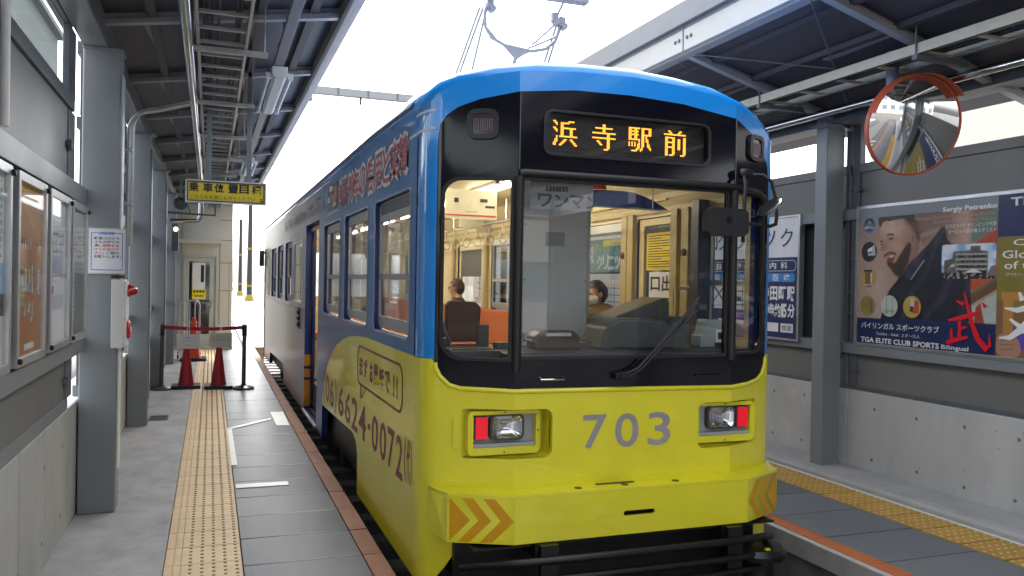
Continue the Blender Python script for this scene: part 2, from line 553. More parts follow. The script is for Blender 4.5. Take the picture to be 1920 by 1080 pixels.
# drain grate
g = thing("drain_cover", "small dark metal drain cover in the concrete walk beside the second pillar", "drain cover", (-0.55, 10.5, 0))
mb = MB(); mb.plate(rrect(-0.655, -0.445, 10.33, 10.69, 0), [rrect(-0.645, -0.455, 10.345, 10.675, 0)], lambda u, v, w: (u, v, 0.002 + w), 0, 0.004)
mb.build("frame", STEELD, g)
mb = MB()
for i in range(11): mb.box(-0.645, -0.455, 10.35 + i * 0.03, 10.366 + i * 0.03, 0.001, 0.0045)
mb.build("grate", STEELD, g)

# ---- right platform
mb = MB(); mb.box(3.78, 7.0, YN, YE, GZ, -0.03)
plat_r = tag(mb.build("platform", mat("platform_face_stained", (0.15, 0.15, 0.145), 0.8, var=0.25, scale=4, dirt=0.6, dscale=3, bump=0.3)), kind="structure")
mb = MB(); mb.box(3.75, 3.80, 0, 1.036, -0.14, -0.002)
kb0 = mb.build("kerb_stone", mat("kerb_concrete", (0.30, 0.30, 0.29), 0.75, var=0.15, scale=8, bump=0.2, dirt=0.3), plat_r, bevel=0.008)
kb0.location = (0, 4.457 - 12 * 1.04, 0)
mb = MB(); mb.box(3.804, 3.925, 0, 0.516, -0.03, 0.0)
ob0 = mb.build("edging_brick", mat("orange_strip", (0.40, 0.115, 0.03), 0.55, var=0.15, scale=10, dirt=0.25), plat_r, bevel=0.002, seg=1)
ob0.location = (0, 4.457 - 24 * 0.52, 0)
mb = MB(); mb.box(3.929, 4.676, 0, 0.508, -0.03, 0.0)
sr0 = mb.build("slab", mat("slab_right", (0.135, 0.147, 0.165), 0.45, var=0.3, scale=50, bump=0.1, bscale=120, dirt=0.2, dscale=2), plat_r, bevel=0.003, seg=1)
sr0.location = (0, 4.457 - 24 * 0.52, 0)
for k in range(-23, 30):
    y = 4.457 + k * 0.52
    inst(sr0, "slab", plat_r, (0, y, random.uniform(-0.0012, 0.0012)))
    inst(ob0, "edging_brick", plat_r, (0, y, random.uniform(-0.001, 0.001)))
for k in range(-11, 15):
    inst(kb0, "kerb_stone", plat_r, (random.uniform(-0.003, 0.003), 4.457 + k * 1.04, 0))
TR = 0.332
tr0 = tactile(4.682, 5.062, TR, 5, 6, [4.682 + 0.38 * (j + 0.5) / 6 for j in range(6)], None, 0.012).build(
    "tactile_tile", [TACTY, mat("tactile_yellow_dot", (0.66, 0.46, 0.18), 0.4, var=0.15, scale=20)], plat_r, fixn=False)
tr0.location = (0, 4.402 - 20 * TR, 0)
for k in range(-19, 48):
    inst(tr0, "tactile_tile", plat_r, (random.uniform(-0.001, 0.001), 4.402 + k * TR, random.uniform(-0.0008, 0.0008)))
mb = MB(); mb.box(5.066, 5.10, YN, YE, -0.03, 0.002); mb.build("white_line", LINEW, plat_r)
mb = MB()
mb.prism([(5.104, YN, -0.03), (5.104, YN, 0.03), (5.125, YN, 0.052), (5.17, YN, 0.066), (5.60, YN, 0.076), (5.60, YN, -0.03)], (0, YE - YN, 0))
mb.build("raised_kerb", mat("kerb_walk", (0.36, 0.365, 0.37), 0.6, var=0.14, scale=4, bump=0.2, dirt=0.2), plat_r)
mb = MB(); mb.box(5.0, 7.0, YN, YE, -0.028, -0.02); mb.build("sub_base", CONC, plat_r)

# ---- railway track
tk = thing("railway_track", "railway track of two steel rails on sleepers under the tram", "railway track", (2.27, 5, GZ))
for x in (1.55, 2.99):
    mb = MB()
    mb.box(x - 0.06, x + 0.06, YN, 23.9, GZ + 0.05, GZ + 0.062); mb.box(x - 0.012, x + 0.012, YN, 23.9, GZ + 0.06, GZ + 0.13); mb.box(x - 0.034, x + 0.034, YN, 23.9, GZ + 0.125, GZ + 0.16)
    mb.build("rail", RAILM, tk, bevel=0.004)
mb = MB(); mb.box(1.10, 3.44, -0.1, 0.1, GZ + 0.02, GZ + 0.055)
sl0 = mb.build("sleeper", SLEEP, tk)
sl0.location = Vector((0, -1.0, 0))
for k in range(1, 40):
    inst(sl0, "sleeper", tk, (0, -1.0 + k * 0.62, 0))

# =================================================================== LEFT SIDE OF THE STATION
XW = -0.865
BAYS_L = [-4.4, -0.8, 2.8, 6.4, 10.0, 13.35, 16.95, 20.2]       # front faces of the pillars
# concrete dado wall with panel joints
cw = thing("concrete_wall", "low bare concrete wall along the left edge of the platform", "wall", (XW - 0.1, 6, 0))
y = -8.0
while y < 20.2:
    L = min(1.8, 20.25 - y)
    mb = MB(); mb.box(XW - 0.22, XW, y + 0.004, y + L - 0.004, 0.0, 0.80)
    mb.build("panel", WALLC, cw, bevel=0.012)
    y += 1.8
mb = MB()
for i in range(34):
    for z in (0.18, 0.6):
        yy = -1.4 + i * 0.6 + (0.05 if z > 0.5 else 0)
        if abs((yy + 8.0) % 1.8) < 0.06: continue
        mb.lathe([(0.016, 0), (0.012, 0.0015)], (XW, yy, z + random.uniform(-0.02, 0.02)), 'X', 10)
tag(mb.build("tie_hole", PIT, cw), kind="stuff")

# steel screen above the dado, one per bay
def left_bay(y0, y1, label):
    """y0 = back of near pillar, y1 = front of far pillar"""
    t = thing("steel_screen", label, "screen wall", (XW, (y0 + y1) / 2, 0.8), "grey steel screens between the left pillars")
    p0, p1 = y0 + 0.02, y1 - 0.28              # panel extent; an open slot is left before the far pillar
    mb = MB(); mb.box(XW - 0.02, XW + 0.0, p0, p1 - 0.25, 0.88, 1.15); mb.build("lower_panel", PANEL, t)
    mb = MB(); mb.box(XW - 0.06, XW + 0.0, p0, p1 - 0.10, 0.80, 0.88); mb.build("sill", STEEL, t, bevel=0.004)
    mb = MB(); mb.box(XW - 0.06, XW + 0.05, y0, y1 - 0.001, 1.152, 1.243); mb.build("lower_rail", STEEL, t, bevel=0.004)
    mb = MB(); mb.box(XW - 0.06, XW + 0.05, y0, y1 - 0.001, 2.158, 2.275); mb.build("middle_rail", STEEL, t, bevel=0.004)
    mb = MB(); mb.box(XW - 0.06, XW - 0.03, p0, p1 - 0.25, 1.243, 2.158); mb.build("back_panel", PANELD, t)
    mb = MB(); mb.box(XW - 0.02, XW, p0, p1 - 0.25, 2.275, 2.735); mb.build("upper_panel", PANEL, t)
    mb = MB(); mb.box(XW - 0.06, XW + 0.02, p0, p1 - 0.10, 2.735, 2.82); mb.build("window_sill", STEELD, t, bevel=0.004)
    mb = MB(); mb.box(XW - 0.03, XW - 0.022, p0 + 0.02, p1 - 0.26, 2.82, 3.27); mb.build("window_pane", GL_W, t)
    mb = MB(); mb.box(XW - 0.06, XW + 0.0, p0, p1 - 0.10, 3.27, 3.36); mb.build("window_head", STEELD, t)
    for (a, b) in ((p1 - 0.25, p1), (y0 + 0.0, y0 + 0.05)):
        mb = MB()
        for (z0, z1) in ((0.88, 1.150), (1.245, 2.156), (2.277, 2.733), (2.822, 3.268)):
            mb.box(XW - 0.035, XW + 0.008, a, b, z0, z1)
        mb.build("post", STEELD, t, bevel=0.006)
    for z in (1.0, 2.5):
        mb = MB(); mb.box(XW + 0.008, XW + 0.03, p1 - 0.29, p1 - 0.22, z - 0.03, z + 0.03); mb.tube((XW + 0.01, p1 - 0.33, z), (XW + 0.01, p1 - 0.18, z), 0.012)
        mb.build("clamp", STEELD, t)
bay_names = {0: "grey steel wall screen with glass strip, left of the camera behind view",
             1: "grey steel wall screen with glass strip beside the camera",
             2: "grey steel wall screen carrying the poster frames at the left picture edge",
             3: "grey steel wall screen just beyond the pillar with the white notice",
             4: "grey steel wall screen behind the second left pillar",
             5: "grey steel wall screen behind the third left pillar",
             6: "grey steel wall screen behind the farthest left pillar by the hut"}
for i in range(1, 7):
    left_bay(BAYS_L[i] + (0.22 if i else 0), BAYS_L[i + 1], bay_names[i])

# pillars
pil_lab = {2.8: "grey steel pillar nearest the camera on the left platform", 6.4: "grey steel pillar carrying the white notice and alarm box",
           10.0: "second grey steel pillar behind the alarm box pillar", 13.35: "third grey steel pillar beside the left belt post",
           16.95: "fourth grey steel pillar beyond the red cones", 20.2: "grey steel pillar against the hut at the far end"}
for y in BAYS_L[3:]:
    t = thing("pillar", pil_lab[y], "pillar", (-0.73, y + 0.1, 0), "grey steel pillars on the left platform")
    x1 = -0.612 if y < 9 else -0.645
    mb = MB(); mb.box(-0.855, x1, y, y + 0.20, 0.0, 3.27); mb.build("shaft", STEEL, t, bevel=0.012)
    mb = MB(); mb.box(x1, x1 + 0.012, y + 0.03, y + 0.17, 0.3, 3.1); mb.build("cover_strip", WHT if y < 9 else STEEL, t, bevel=0.003)
    mb = MB(); mb.box(-0.857, -0.60, y - 0.015, y + 0.215, 3.255, 3.271); mb.build("head_plate", STEEL, t, bevel=0.004)

# poster frames on the rails
def poster_frame(y0, y1, label, face, deco):
    t = thing("poster_frame", label, "poster frame", (XW + 0.05, (y0 + y1) / 2, 1.26), "aluminium poster frames on the left wall")
    z0, z1, w = 1.262, 2.130, 0.040
    mb = MB(); mb.plate(rrect(y0, y1, z0, z1, 0.015, 3), [rrect(y0 + w, y1 - w, z0 + w, z1 - w, 0)], PX(XW + 0.051), 0.0, 0.030)
    mb.build("frame", ALU, t, bevel=0.006)
    mb = MB(); mb.box(XW + 0.053, XW + 0.057, y0 + w, y1 - w, z0 + w, z1 - w); mb.build("backing", face, t)
    mb = MB(); mb.box(XW + 0.071, XW + 0.074, y0 + w - 0.004, y1 - w + 0.004, z0 + w - 0.004, z1 - w + 0.004); mb.build("cover", GL_P, t)
    mb = MB(); mats = deco(mb, y0 + w, y1 - w, z0 + w, z1 - w); mb.build("poster_print", mats, t, fixn=False)
    for z in (z0 + 0.03, z1 - 0.03):
        mb = MB(); mb.lathe([(0.014, 0), (0.014, 0.012), (0.009, 0.016)], (XW + 0.081, y1 - 0.02 if z > 2 else y0 + 0.02, z), 'X', 10); mb.build("lock", CHAS, t)

def q(mb, y0, y1, z0, z1, mi, d=0.0):
    X = XW + 0.0585 + d
    mb.quad((X, y0, z0), (X, y1, z0), (X, y1, z1), (X, y0, z1), mi)

def strokes(mb, y0, y1, z0, z1, rows, cols, mi, seed, d=0.001, fill=0.7):
    """unreadable print: little uneven stroke blocks"""
    rr = random.Random(seed)
    hz = (z1 - z0) / rows; wy = (y1 - y0) / cols
    for r_ in range(rows):
        for c_ in range(cols):
            if rr.random() > 0.9: continue
            a, b = y0 + c_ * wy, z0 + r_ * hz
            for s_ in range(3):
                u = rr.uniform(0, 0.5); v = rr.uniform(0, 0.7)
                if rr.random() < 0.5: q(mb, a + wy * fill * u, a + wy * fill * (u + 0.5), b + hz * fill * v, b + hz * fill * (v + 0.22), mi, d)
                else: q(mb, a + wy * fill * u, a + wy * fill * (u + 0.2), b + hz * fill * v * 0.5, b + hz * fill * (v * 0.5 + 0.6), mi, d)
def deco1(mb, a, b, c, d):
    q(mb, a, b, c + 0.28, c + 0.42, 1); q(mb, a, b, c + 0.0, c + 0.2, 0, 0.0)
    q(mb, a + 0.3, b, c + 0.2, c + 0.29, 2, 0.0005)
    strokes(mb, a + 0.05, b - 0.03, d - 0.35, d - 0.05, 9, 12, 2, 3); strokes(mb, a + 0.05, b - 0.03, c + 0.02, c + 0.2, 5, 12, 2, 5)
    return [PAPER, mat("pale_blue_print", (0.25, 0.42, 0.65), 0.5), INK]
def deco2(mb, a, b, c, d):
    o2 = mat("orange_deep_print", (0.42, 0.13, 0.012), 0.45)
    W_ = b - a
    q(mb, a, b, c, c + 0.34, 1, 0.0004)
    mb.add([(XW + 0.0594, a, d - 0.1), (XW + 0.0594, a + W_ * 0.45, d - 0.14), (XW + 0.0594, b, d - 0.3), (XW + 0.0594, b, d - 0.55), (XW + 0.0594, a, d - 0.42)], [(0, 1, 2, 3, 4)], 1)
    strokes(mb, a + 0.03, a + W_ * 0.62, d - 0.30, d - 0.22, 1, 6, 0, 8, 0.002, 0.8)
    strokes(mb, a + 0.04, b - 0.08, d - 0.50, d - 0.36, 2, 5, 0, 9, 0.002, 0.9)
    strokes(mb, a + 0.18, b - 0.16, d - 0.64, d - 0.53, 1, 3, 0, 10, 0.002, 0.9)
    for i in range(7): q(mb, a + 0.06 + i * 0.075, a + 0.085 + i * 0.075, c + 0.30 - i * 0.004, c + 0.40, 0, 0.002)
    q(mb, a, a + 0.2, d - 0.56, d - 0.42, 3, 0.001)
    q(mb, a + 0.2, a + 0.42, c + 0.02, c + 0.05, 0, 0.002)
    return [PAPER, o2, INK, mat("green_yellow_print", (0.34, 0.42, 0.12), 0.5)]
def deco3(mb, a, b, c, d):
    strokes(mb, a + 0.1, b - 0.06, d - 0.3, d - 0.16, 3, 9, 1, 11); q(mb, a + 0.08, b - 0.1, d - 0.42, d - 0.31, 2)
    strokes(mb, a + 0.08, b - 0.3, c + 0.33, c + 0.45, 5, 12, 1, 12)
    q(mb, a + 0.10, a + 0.2, c + 0.27, c + 0.31, 3, 0.001); q(mb, a + 0.08, b - 0.08, c + 0.18, c + 0.26, 2, 0.0)
    return [PAPER, INK, mat("lilac_print", (0.45, 0.45, 0.58), 0.5), mat("magenta_print", (0.45, 0.05, 0.2), 0.5)]
def deco4(mb, a, b, c, d):
    q(mb, a, b, c, c + 0.46, 1); strokes(mb, a + 0.1, b - 0.1, d - 0.36, d - 0.15, 5, 5, 2, 13, 0.001, 0.8)
    for i in range(13):
        z = c + 0.05 + i * 0.03
        mb.quad((XW + 0.0595, a + 0.02, z), (XW + 0.0595, a + 0.2, z + 0.05), (XW + 0.0595, a + 0.2, z + 0.064), (XW + 0.0595, a + 0.02, z + 0.014), 0)
    return [PAPER, mat("grey_print", (0.16, 0.16, 0.17), 0.5), INK]
poster_frame(3.30, 3.965, "aluminium poster frame with pale blue and white sheet, cut by the left picture edge", PAPER, deco1)
poster_frame(4.09, 4.755, "aluminium poster frame with an orange poster", mat("orange_print", (0.52, 0.22, 0.02), 0.45), deco2)
poster_frame(4.855, 5.51, "aluminium poster frame with a white notice sheet, right of the orange poster", PAPER, deco3)
poster_frame(5.585, 6.245, "aluminium poster frame with grey striped sheet, next to the notice pillar", PAPERG, deco4)
poster_frame(6.9, 7.6, "aluminium poster frame seen edge-on just behind the alarm box pillar", PAPER, deco3)
poster_frame(10.6, 11.3, "aluminium poster frame seen edge-on behind the second left pillar", PAPER, deco4)
poster_frame(14.1, 14.8, "aluminium poster frame seen edge-on behind the third left pillar", PAPER, deco3)

# notice on the first pillar
n = thing("notice", "white notice with blue border and Japanese text on the first left pillar", "notice", (-0.685, 6.36, 1.69))
ny = 6.386
mb = MB(); mb.box(-0.803, -0.567, ny, ny + 0.012, 1.685, 2.008); mb.build("board", PAPERG, n, bevel=0.002)
mb = MB(); mb.box(-0.797, -0.573, ny - 0.0012, ny - 0.0002, 1.695, 1.998); mb.build("sheet", PAPER, n)
mb = MB()
mb.plate(rrect(-0.786, -0.584, 1.712, 1.975, 0.006, 2), [rrect(-0.781, -0.589, 1.717, 1.970, 0.004, 2)], PY(ny), -0.0022, -0.0014, 1)
for i in range(4): mb.plate(ring(-0.7225 + i * 0.0245, 1.972, 0.0125, 0.0105, 14), [], PY(ny), -0.0030, -0.0024, 1)
for i, ch in enumerate("お客様へ"): mb.text(ch, (-0.7305 + i * 0.0245, ny - 0.0036, 1.965), EX, EZ, 0.016, 0.014, 2, 0.02)
lines = ["新型コロナウ", "イルス対策の", "為、間隔をあ", "けてお並び下", "さい。ご協力", "お願いします。"]
for i, l in enumerate(lines):
    z = 1.926 - i * 0.0255
    if i == 2:
        mb.text("為、", (-0.764, ny - 0.0018, z), EX, EZ, 0.042, 0.0195, 0, 0.025); mb.text("間隔をあ", (-0.713, ny - 0.0018, z), EX, EZ, 0.105, 0.0195, 3, 0.02)
    elif i == 3:
        mb.text(l, (-0.766, ny - 0.0018, z), EX, EZ, 0.158, 0.0195, 3, 0.02)
    elif i == 4:
        mb.text("さい。", (-0.764, ny - 0.0018, z), EX, EZ, 0.062, 0.0195, 3, 0.02); mb.text("ご協力", (-0.688, ny - 0.0018, z), EX, EZ, 0.078, 0.0195, 0, 0.025)
    else:
        mb.text(l, (-0.766, ny - 0.0018, z), EX, EZ, 0.160 if i != 5 else 0.172, 0.0195, 0, 0.025)
mb.build("print", [INK, INKB, PAPER, INKR], n, fixn=False)

# alarm box with red lamp and button
a = thing("alarm_box", "pale grey fire alarm box with red lamp and red button on first pillar", "alarm box", (-0.6, 6.5, 1.16))
mb = MB(); mb.box(-0.652, -0.572, 6.36, 6.375, 1.165, 1.648); mb.box(-0.652, -0.572, 6.375, 6.62, 1.165, 1.648); mb.build("cabinet", FIX, a, bevel=0.006)
mb = MB(); mb.box(-0.572, -0.558, 6.40, 6.60, 1.175, 1.638); mb.build("door", WHT, a, bevel=0.004)
mb = MB(); mb.lathe([(0.045, 0), (0.045, 0.014), (0.036, 0.03), (0.028, 0.055), (0.012, 0.066)], (-0.558, 6.5, 1.568), 'X', 16); l_ = mb.build("lamp", mat("lamp_dark_red", (0.40, 0.008, 0.014), 0.15, coat=1.0, var=0), a, smooth=True)
mb = MB(); mb.lathe([(0.066, 0), (0.066, 0.012), (0.058, 0.02), (0.02, 0.021)], (-0.558, 6.5, 1.29), 'X', 20); bt = mb.build("button", mat("alarm_red", (0.5, 0.01, 0.03), 0.35), a, smooth=True)
mb = MB(); mb.lathe([(0.022, 0), (0.022, 0.006), (0.012, 0.008)], (-0.537, 6.5, 1.29), 'X', 14); mb.build("push_cap", WHT, a, smooth=True)
mb = MB(); mb.path([(-0.61, 6.55, 1.165), (-0.61, 6.55, 0.95), (-0.66, 6.62, 0.9)], 0.012); mb.build("conduit", GALV, a)
mb = MB(); mb.box(-0.66, -0.575, 6.40, 6.52, 1.66, 1.68); mb.path([(-0.655, 6.39, 1.672), (-0.61, 6.385, 1.68), (-0.57, 6.39, 1.668)], 0.006); mb.build("bracket", BRN, a)

mb = MB(); mb.path([(-0.80, 3.87, 2.28), (-0.80, 3.87, 3.3)], 0.018, 10); tag(mb.build('vertical_pipe', FIX, smooth=True), 'thin pale vertical pipe cut by the left picture edge above the poster rail', 'pipe')
# conduits bending from the pillar to the canopy
for i, dx in enumerate((0.0, 0.045)):
    mb = MB()
    pts = [(-0.585 + dx * 0.4, 6.72 + dx, z) for z in (1.9, 2.4, 2.75)]
    for j in range(1, 7):
        an = R(90 * j / 6)
        pts.append((-0.585 + dx * 0.4 + 0.16 * (1 - math.cos(an)), 6.72 + dx, 2.75 + 0.16 * math.sin(an) + dx * 0.6))
    pts.append((-0.16, 6.72 + dx, 2.99 + dx * 0.6)); 
    mb.path(pts, 0.016, 10)
    for z in (2.2, 2.6): mb.box(-0.625, -0.56, 6.70 + dx, 6.75 + dx, z, z + 0.02)
    tag(mb.build("conduit", GALV, smooth=True), ("galvanised conduit pipe rising on the first pillar and bending under the canopy, nearer one", "galvanised conduit pipe bending under the canopy, farther of the pair")[i], "conduit", "conduits on the first left pillar")

# ---- canopy, left and right (mirrored slopes)
RAFT_Y = [-7.95, -6.25, -4.5, -2.8, -1.1, 0.55, 2.25, 3.95, 5.67, 7.4, 9.05, 10.8, 12.45, 14.2, 15.9, 17.6, 19.3]
def canopy(side, label, xw, xe, zw, ze, y1, RAFT_Y):
    t = thing("canopy", label, "canopy roof", ((xw + xe) / 2, 6, (zw + ze) / 2))
    zf = lambda x: zw + (ze - zw) * (x - xw) / (xe - xw)
    y0 = -9.2
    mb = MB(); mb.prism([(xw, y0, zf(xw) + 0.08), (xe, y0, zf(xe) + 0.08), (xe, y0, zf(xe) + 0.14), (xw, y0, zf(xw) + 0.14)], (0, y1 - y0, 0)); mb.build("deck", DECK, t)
    sgn = 1 if xe > xw else -1
    n = 5
    for i in range(1, n):
        x = xw + (xe - xw) * (i + 0.25) / n
        mb = MB(); mb.box(x - 0.03, x + 0.03, y0, y1, zf(x) + 0.035, zf(x) + 0.078); mb.build("purlin", DECK, t)
    for y in RAFT_Y:
        mb = MB()
        mb.prism([(xw, y, zf(xw)), (xe - sgn * 0.08, y, zf(xe - sgn * 0.08)), (xe - sgn * 0.08, y, zf(xe) + 0.03), (xw, y, zf(xw) + 0.033)], (0, 0.07, 0))
        mb.prism([(xw, y + 0.028, zf(xw) + 0.033), (xe - sgn * 0.08, y + 0.028, zf(xe) + 0.03), (xe - sgn * 0.08, y + 0.028, zf(xe) + 0.075), (xw, y + 0.028, zf(xw) + 0.078)], (0, 0.014, 0))
        mb.build("rafter", RAFT, t, bevel=0.003)
    for y in RAFT_Y[3:-1]:
        for xa in (xw + (xe - xw) * 0.22, xw + (xe - xw) * 0.62):
            mb = MB(); mb.hexa([(xa - 0.03, y + 0.09, zf(xa) + 0.06), (xa + 0.03, y + 0.09, zf(xa) + 0.06), (xa + 0.08, y + 0.85, zf(xa) + 0.06), (xa + 0.02, y + 0.85, zf(xa) + 0.06),
                     (xa - 0.03, y + 0.09, zf(xa) + 0.074), (xa + 0.03, y + 0.09, zf(xa) + 0.074), (xa + 0.08, y + 0.85, zf(xa) + 0.074), (xa + 0.02, y + 0.85, zf(xa) + 0.074)]); mb.build("deck_strap", RAFT, t)
    return t, zf
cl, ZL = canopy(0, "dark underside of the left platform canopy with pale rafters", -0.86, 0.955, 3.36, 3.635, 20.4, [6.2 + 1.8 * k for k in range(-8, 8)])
mb = MB(); mb.box(0.875, 0.885, -9.2, 20.4, 3.60, 3.80); mb.box(0.885, 0.955, -9.2, 20.4, 3.60, 3.62); mb.box(0.955, 0.975, -9.2, 20.4, 3.60, 3.82)
mb.build("gutter", RAFT, cl, bevel=0.004)
mb = MB(); mb.box(-0.858, -0.70, -9.2, 20.4, 3.272, 3.46); mb.build("eaves_beam", STEEL, cl, bevel=0.006)

# stainless downpipe / main pipe under canopy
mb = MB(); mb.path([(-0.155, -8, 3.20), (-0.158, 7.2, 3.20), (-0.16, 13.6, 3.20)] + [(-0.16, 13.6 + 0.15 * math.sin(R(a_)), 3.05 + 0.15 * math.cos(R(a_))) for a_ in (20, 45, 70, 90)] + [(-0.16, 13.75, 2.62), (-0.20, 13.75, 2.55), (-0.6, 13.75, 2.53)], 0.037, 14)
tag(mb.build("steel_pipe", INOX, smooth=True), "shiny stainless pipe running along under the left canopy", "pipe")
# cable ladder
ct = thing("cable_ladder", "grey cable ladder with rungs hanging under the left canopy", "cable tray", (0.05, 8, 3.2))
for x in (-0.098, 0.196):
    mb = MB(); mb.box(x - 0.009, x + 0.009, -8, 19.5, 3.18, 3.25); mb.build("side_rail", GALV, ct, bevel=0.002)
mb = MB(); mb.box(-0.088, 0.186, 0, 0.03, 3.185, 3.203)
rg = mb.build("rung", GALV, ct); rg.location = Vector((0, 0.2, 0))
for k in range(1, 60):
    inst(rg, "rung", ct, (0, 0.2 + k * 0.32, 0))
for k in range(9):
    y = 2.2 + k * 1.75
    mb = MB(); mb.box(-0.13, 0.335, y, y + 0.045, 3.145, 3.178); mb.build("support_arm", GALV, ct, bevel=0.003)
    mb = MB()
    for x in (-0.125, 0.315):
        mb = MB(); mb.tube((x, y + 0.02, 3.14), (x, y + 0.02, ZL(x) + 0.07), 0.005, 6); mb.build("hanger_rod", GALV, ct)
for j, x in enumerate((-0.06, -0.035, -0.01, 0.03, 0.12, 0.15)):
    mb = MB(); mb.path([(x + random.uniform(-0.012, 0.012), -8 + i * 1.5, 3.215 + random.uniform(-0.004, 0.006)) for i in range(19)], 0.009, 6)
    mb.build("cable", CABLE, ct, smooth=True)
# lighting rail and fixtures
lr = thing("lighting_rail", "grey lighting rail running along the left canopy", "lighting rail", (0.48, 8, 3.36))
mb = MB(); mb.box(0.445, 0.515, -8, 19.5, 3.36, 3.40); mb.build("channel", RAFT, lr, bevel=0.003)
for k in range(13):
    y = -0.5 + k * 1.7
    mb = MB(); mb.tube((0.48, y, 3.40), (0.48, y, ZL(0.48) + 0.07), 0.006, 6); mb.box(0.44, 0.52, y - 0.02, y + 0.02, 3.385, 3.41); mb.build("hanger", CABLE, lr)
fx_lab = ["white fluorescent batten light on the left canopy rail above the queue marks", "white fluorescent batten light on the left canopy rail behind the yellow sign", "white fluorescent batten light on the left rail nearest the camera"]
for (y, L), lab in zip(((6.75, 1.55), (12.0, 1.5), (1.4, 1.55)), fx_lab):
    t = thing("light_fixture", lab, "light fixture", (0.48, y, 3.27), "fluorescent fixtures on the left lighting rail")
    mb = MB(); mb.prism([(0.43, y, 3.355), (0.43, y, 3.29), (0.455, y, 3.262), (0.525, y, 3.262), (0.55, y, 3.29), (0.55, y, 3.355)], (0, L, 0)); mb.build("housing", FIX, t, bevel=0.004)
    mb = MB(); mb.tube((0.575, y + 0.06, 3.285), (0.575, y + L - 0.06, 3.285), 0.016, 10); mb.tube((0.405, y + 0.06, 3.285), (0.405, y + L - 0.06, 3.285), 0.016, 10); mb.build("tube", WHT, t, smooth=True)
    for dy in (0.03, L - 0.07):
        mb = MB(); mb.box(0.385, 0.43, y + dy, y + dy + 0.04, 3.26, 3.31); mb.box(0.55, 0.595, y + dy, y + dy + 0.04, 3.26, 3.31); mb.build("lamp_holder", FIX, t, bevel=0.003)

# hanging yellow sign
sg = thing("hanging_sign", "yellow hanging sign with Japanese boarding position text in grey frame", "hanging sign", (0.12, 8, 2.35))
sy, x0, x1, z0, z1 = 8.0, -0.228, 0.476, 2.352, 2.562
mb = MB(); mb.plate(rrect(x0, x1, z0, z1, 0), [rrect(x0 + 0.014, x1 - 0.014, z0 + 0.014, z1 - 0.014, 0)], PY(sy), -0.012, 0.035); mb.build("frame", ALU, sg, bevel=0.003)
mb = MB(); mb.plate(rrect(x0 + 0.014, x1 - 0.014, z0 + 0.014, z1 - 0.014, 0), [rrect(x0 + 0.026, x1 - 0.026, z0 + 0.026, z1 - 0.026, 0)], PY(sy), -0.006, -0.002); mb.build("border", STEELD, sg)
mb = MB(); mb.box(x0 + 0.014, x1 - 0.014, sy, sy + 0.02, z0 + 0.014, z1 - 0.014); mb.build("panel", SIGNY, sg)
mb = MB()
for ch, fx in zip("乗車位置目標", (0.045, 0.215, 0.35, 0.525, 0.66, 0.815)):
    mb.text(ch, (x0 + fx * 0.704, sy - 0.0012, 2.452), EX, EZ, 0.084, 0.083, 0, 0.03)
mb.text("こちらを先頭にお待ちください", (x0 + 0.045, sy - 0.0012, 2.386), EX, EZ, 0.56, 0.038, 1, 0.0)
mb.plate(rrect(0.42, 0.444, 2.384, 2.412, 0.006, 2), [], PY(sy), -0.0022, -0.0012, 0); mb.box(0.424, 0.44, sy - 0.003, sy - 0.0022, 2.396, 2.406, 2)
mb.build("print", [INK, mat("print_brown", (0.10, 0.09, 0.02), 0.5), SIGNY], sg, fixn=False)
for x in (-0.032, 0.318):
    mb = MB(); mb.box(x - 0.022, x + 0.022, sy, sy + 0.03, z1, ZL(x) + 0.08); mb.build("post", STEEL, sg, bevel=0.003)

# platform loudspeaker, wall lamp, far signal bits
sp = thing("loudspeaker", "dark round horn loudspeaker under the canopy beneath the yellow sign", "loudspeaker", (-0.45, 13.0, 2.6))
mb = MB(); mb.lathe([(0.055, 0.25), (0.06, 0.12), (0.085, 0.02), (0.10, -0.02), (0.088, -0.02), (0.05, 0.06)], (-0.43, 13.0, 2.75), 'Y', 20); mb.build("horn", STEELD, sp, smooth=True)
mb = MB(); mb.path([(-0.43, 13.2, 2.75), (-0.43, 13.3, 2.95), (-0.43, 13.3, 3.2)], 0.014); mb.build("bracket", STEELD, sp)
br = thing("cable_bracket", "dark tubular cable bracket hanging below the loudspeaker", "bracket", (-0.2, 13.4, 2.6))
mb = MB(); mb.path([(-0.62, 13.4, 2.64), (0.05, 13.4, 2.62), (0.05, 13.4, 2.80)], 0.018); mb.path([(-0.05, 13.4, 2.80), (0.14, 13.4, 2.80)], 0.014); mb.path([(-0.3, 13.4, 2.64), (-0.36, 13.4, 2.85)], 0.014)
mb.build("arm", STEELD, br)
mb = MB()
for i in range(7): mb.box(-0.12 + i * 0.032, -0.098 + i * 0.032, 13.38, 13.40, 2.80, 2.90)
mb.build("louvre", STEELD, br)
wl = thing("wall_lamp", "small lit round lamp on dark box by the far pillar", "lamp", (-0.6, 15.5, 2.4))
mb = MB(); mb.box(-0.645, -0.54, 15.5, 15.6, 2.12, 2.62); mb.build("box", STEELD, wl, bevel=0.005)
mb = MB(); mb.lathe([(0.04, 0), (0.037, -0.016), (0.015, -0.027)], (-0.585, 15.5, 2.50), 'Y', 16); mb.build("bulb", mat("lamp_glow", (0.8, 0.7, 0.5), 0.4, var=0, emit=0.8, ecol=(1.0, 0.78, 0.45)), wl, smooth=True)

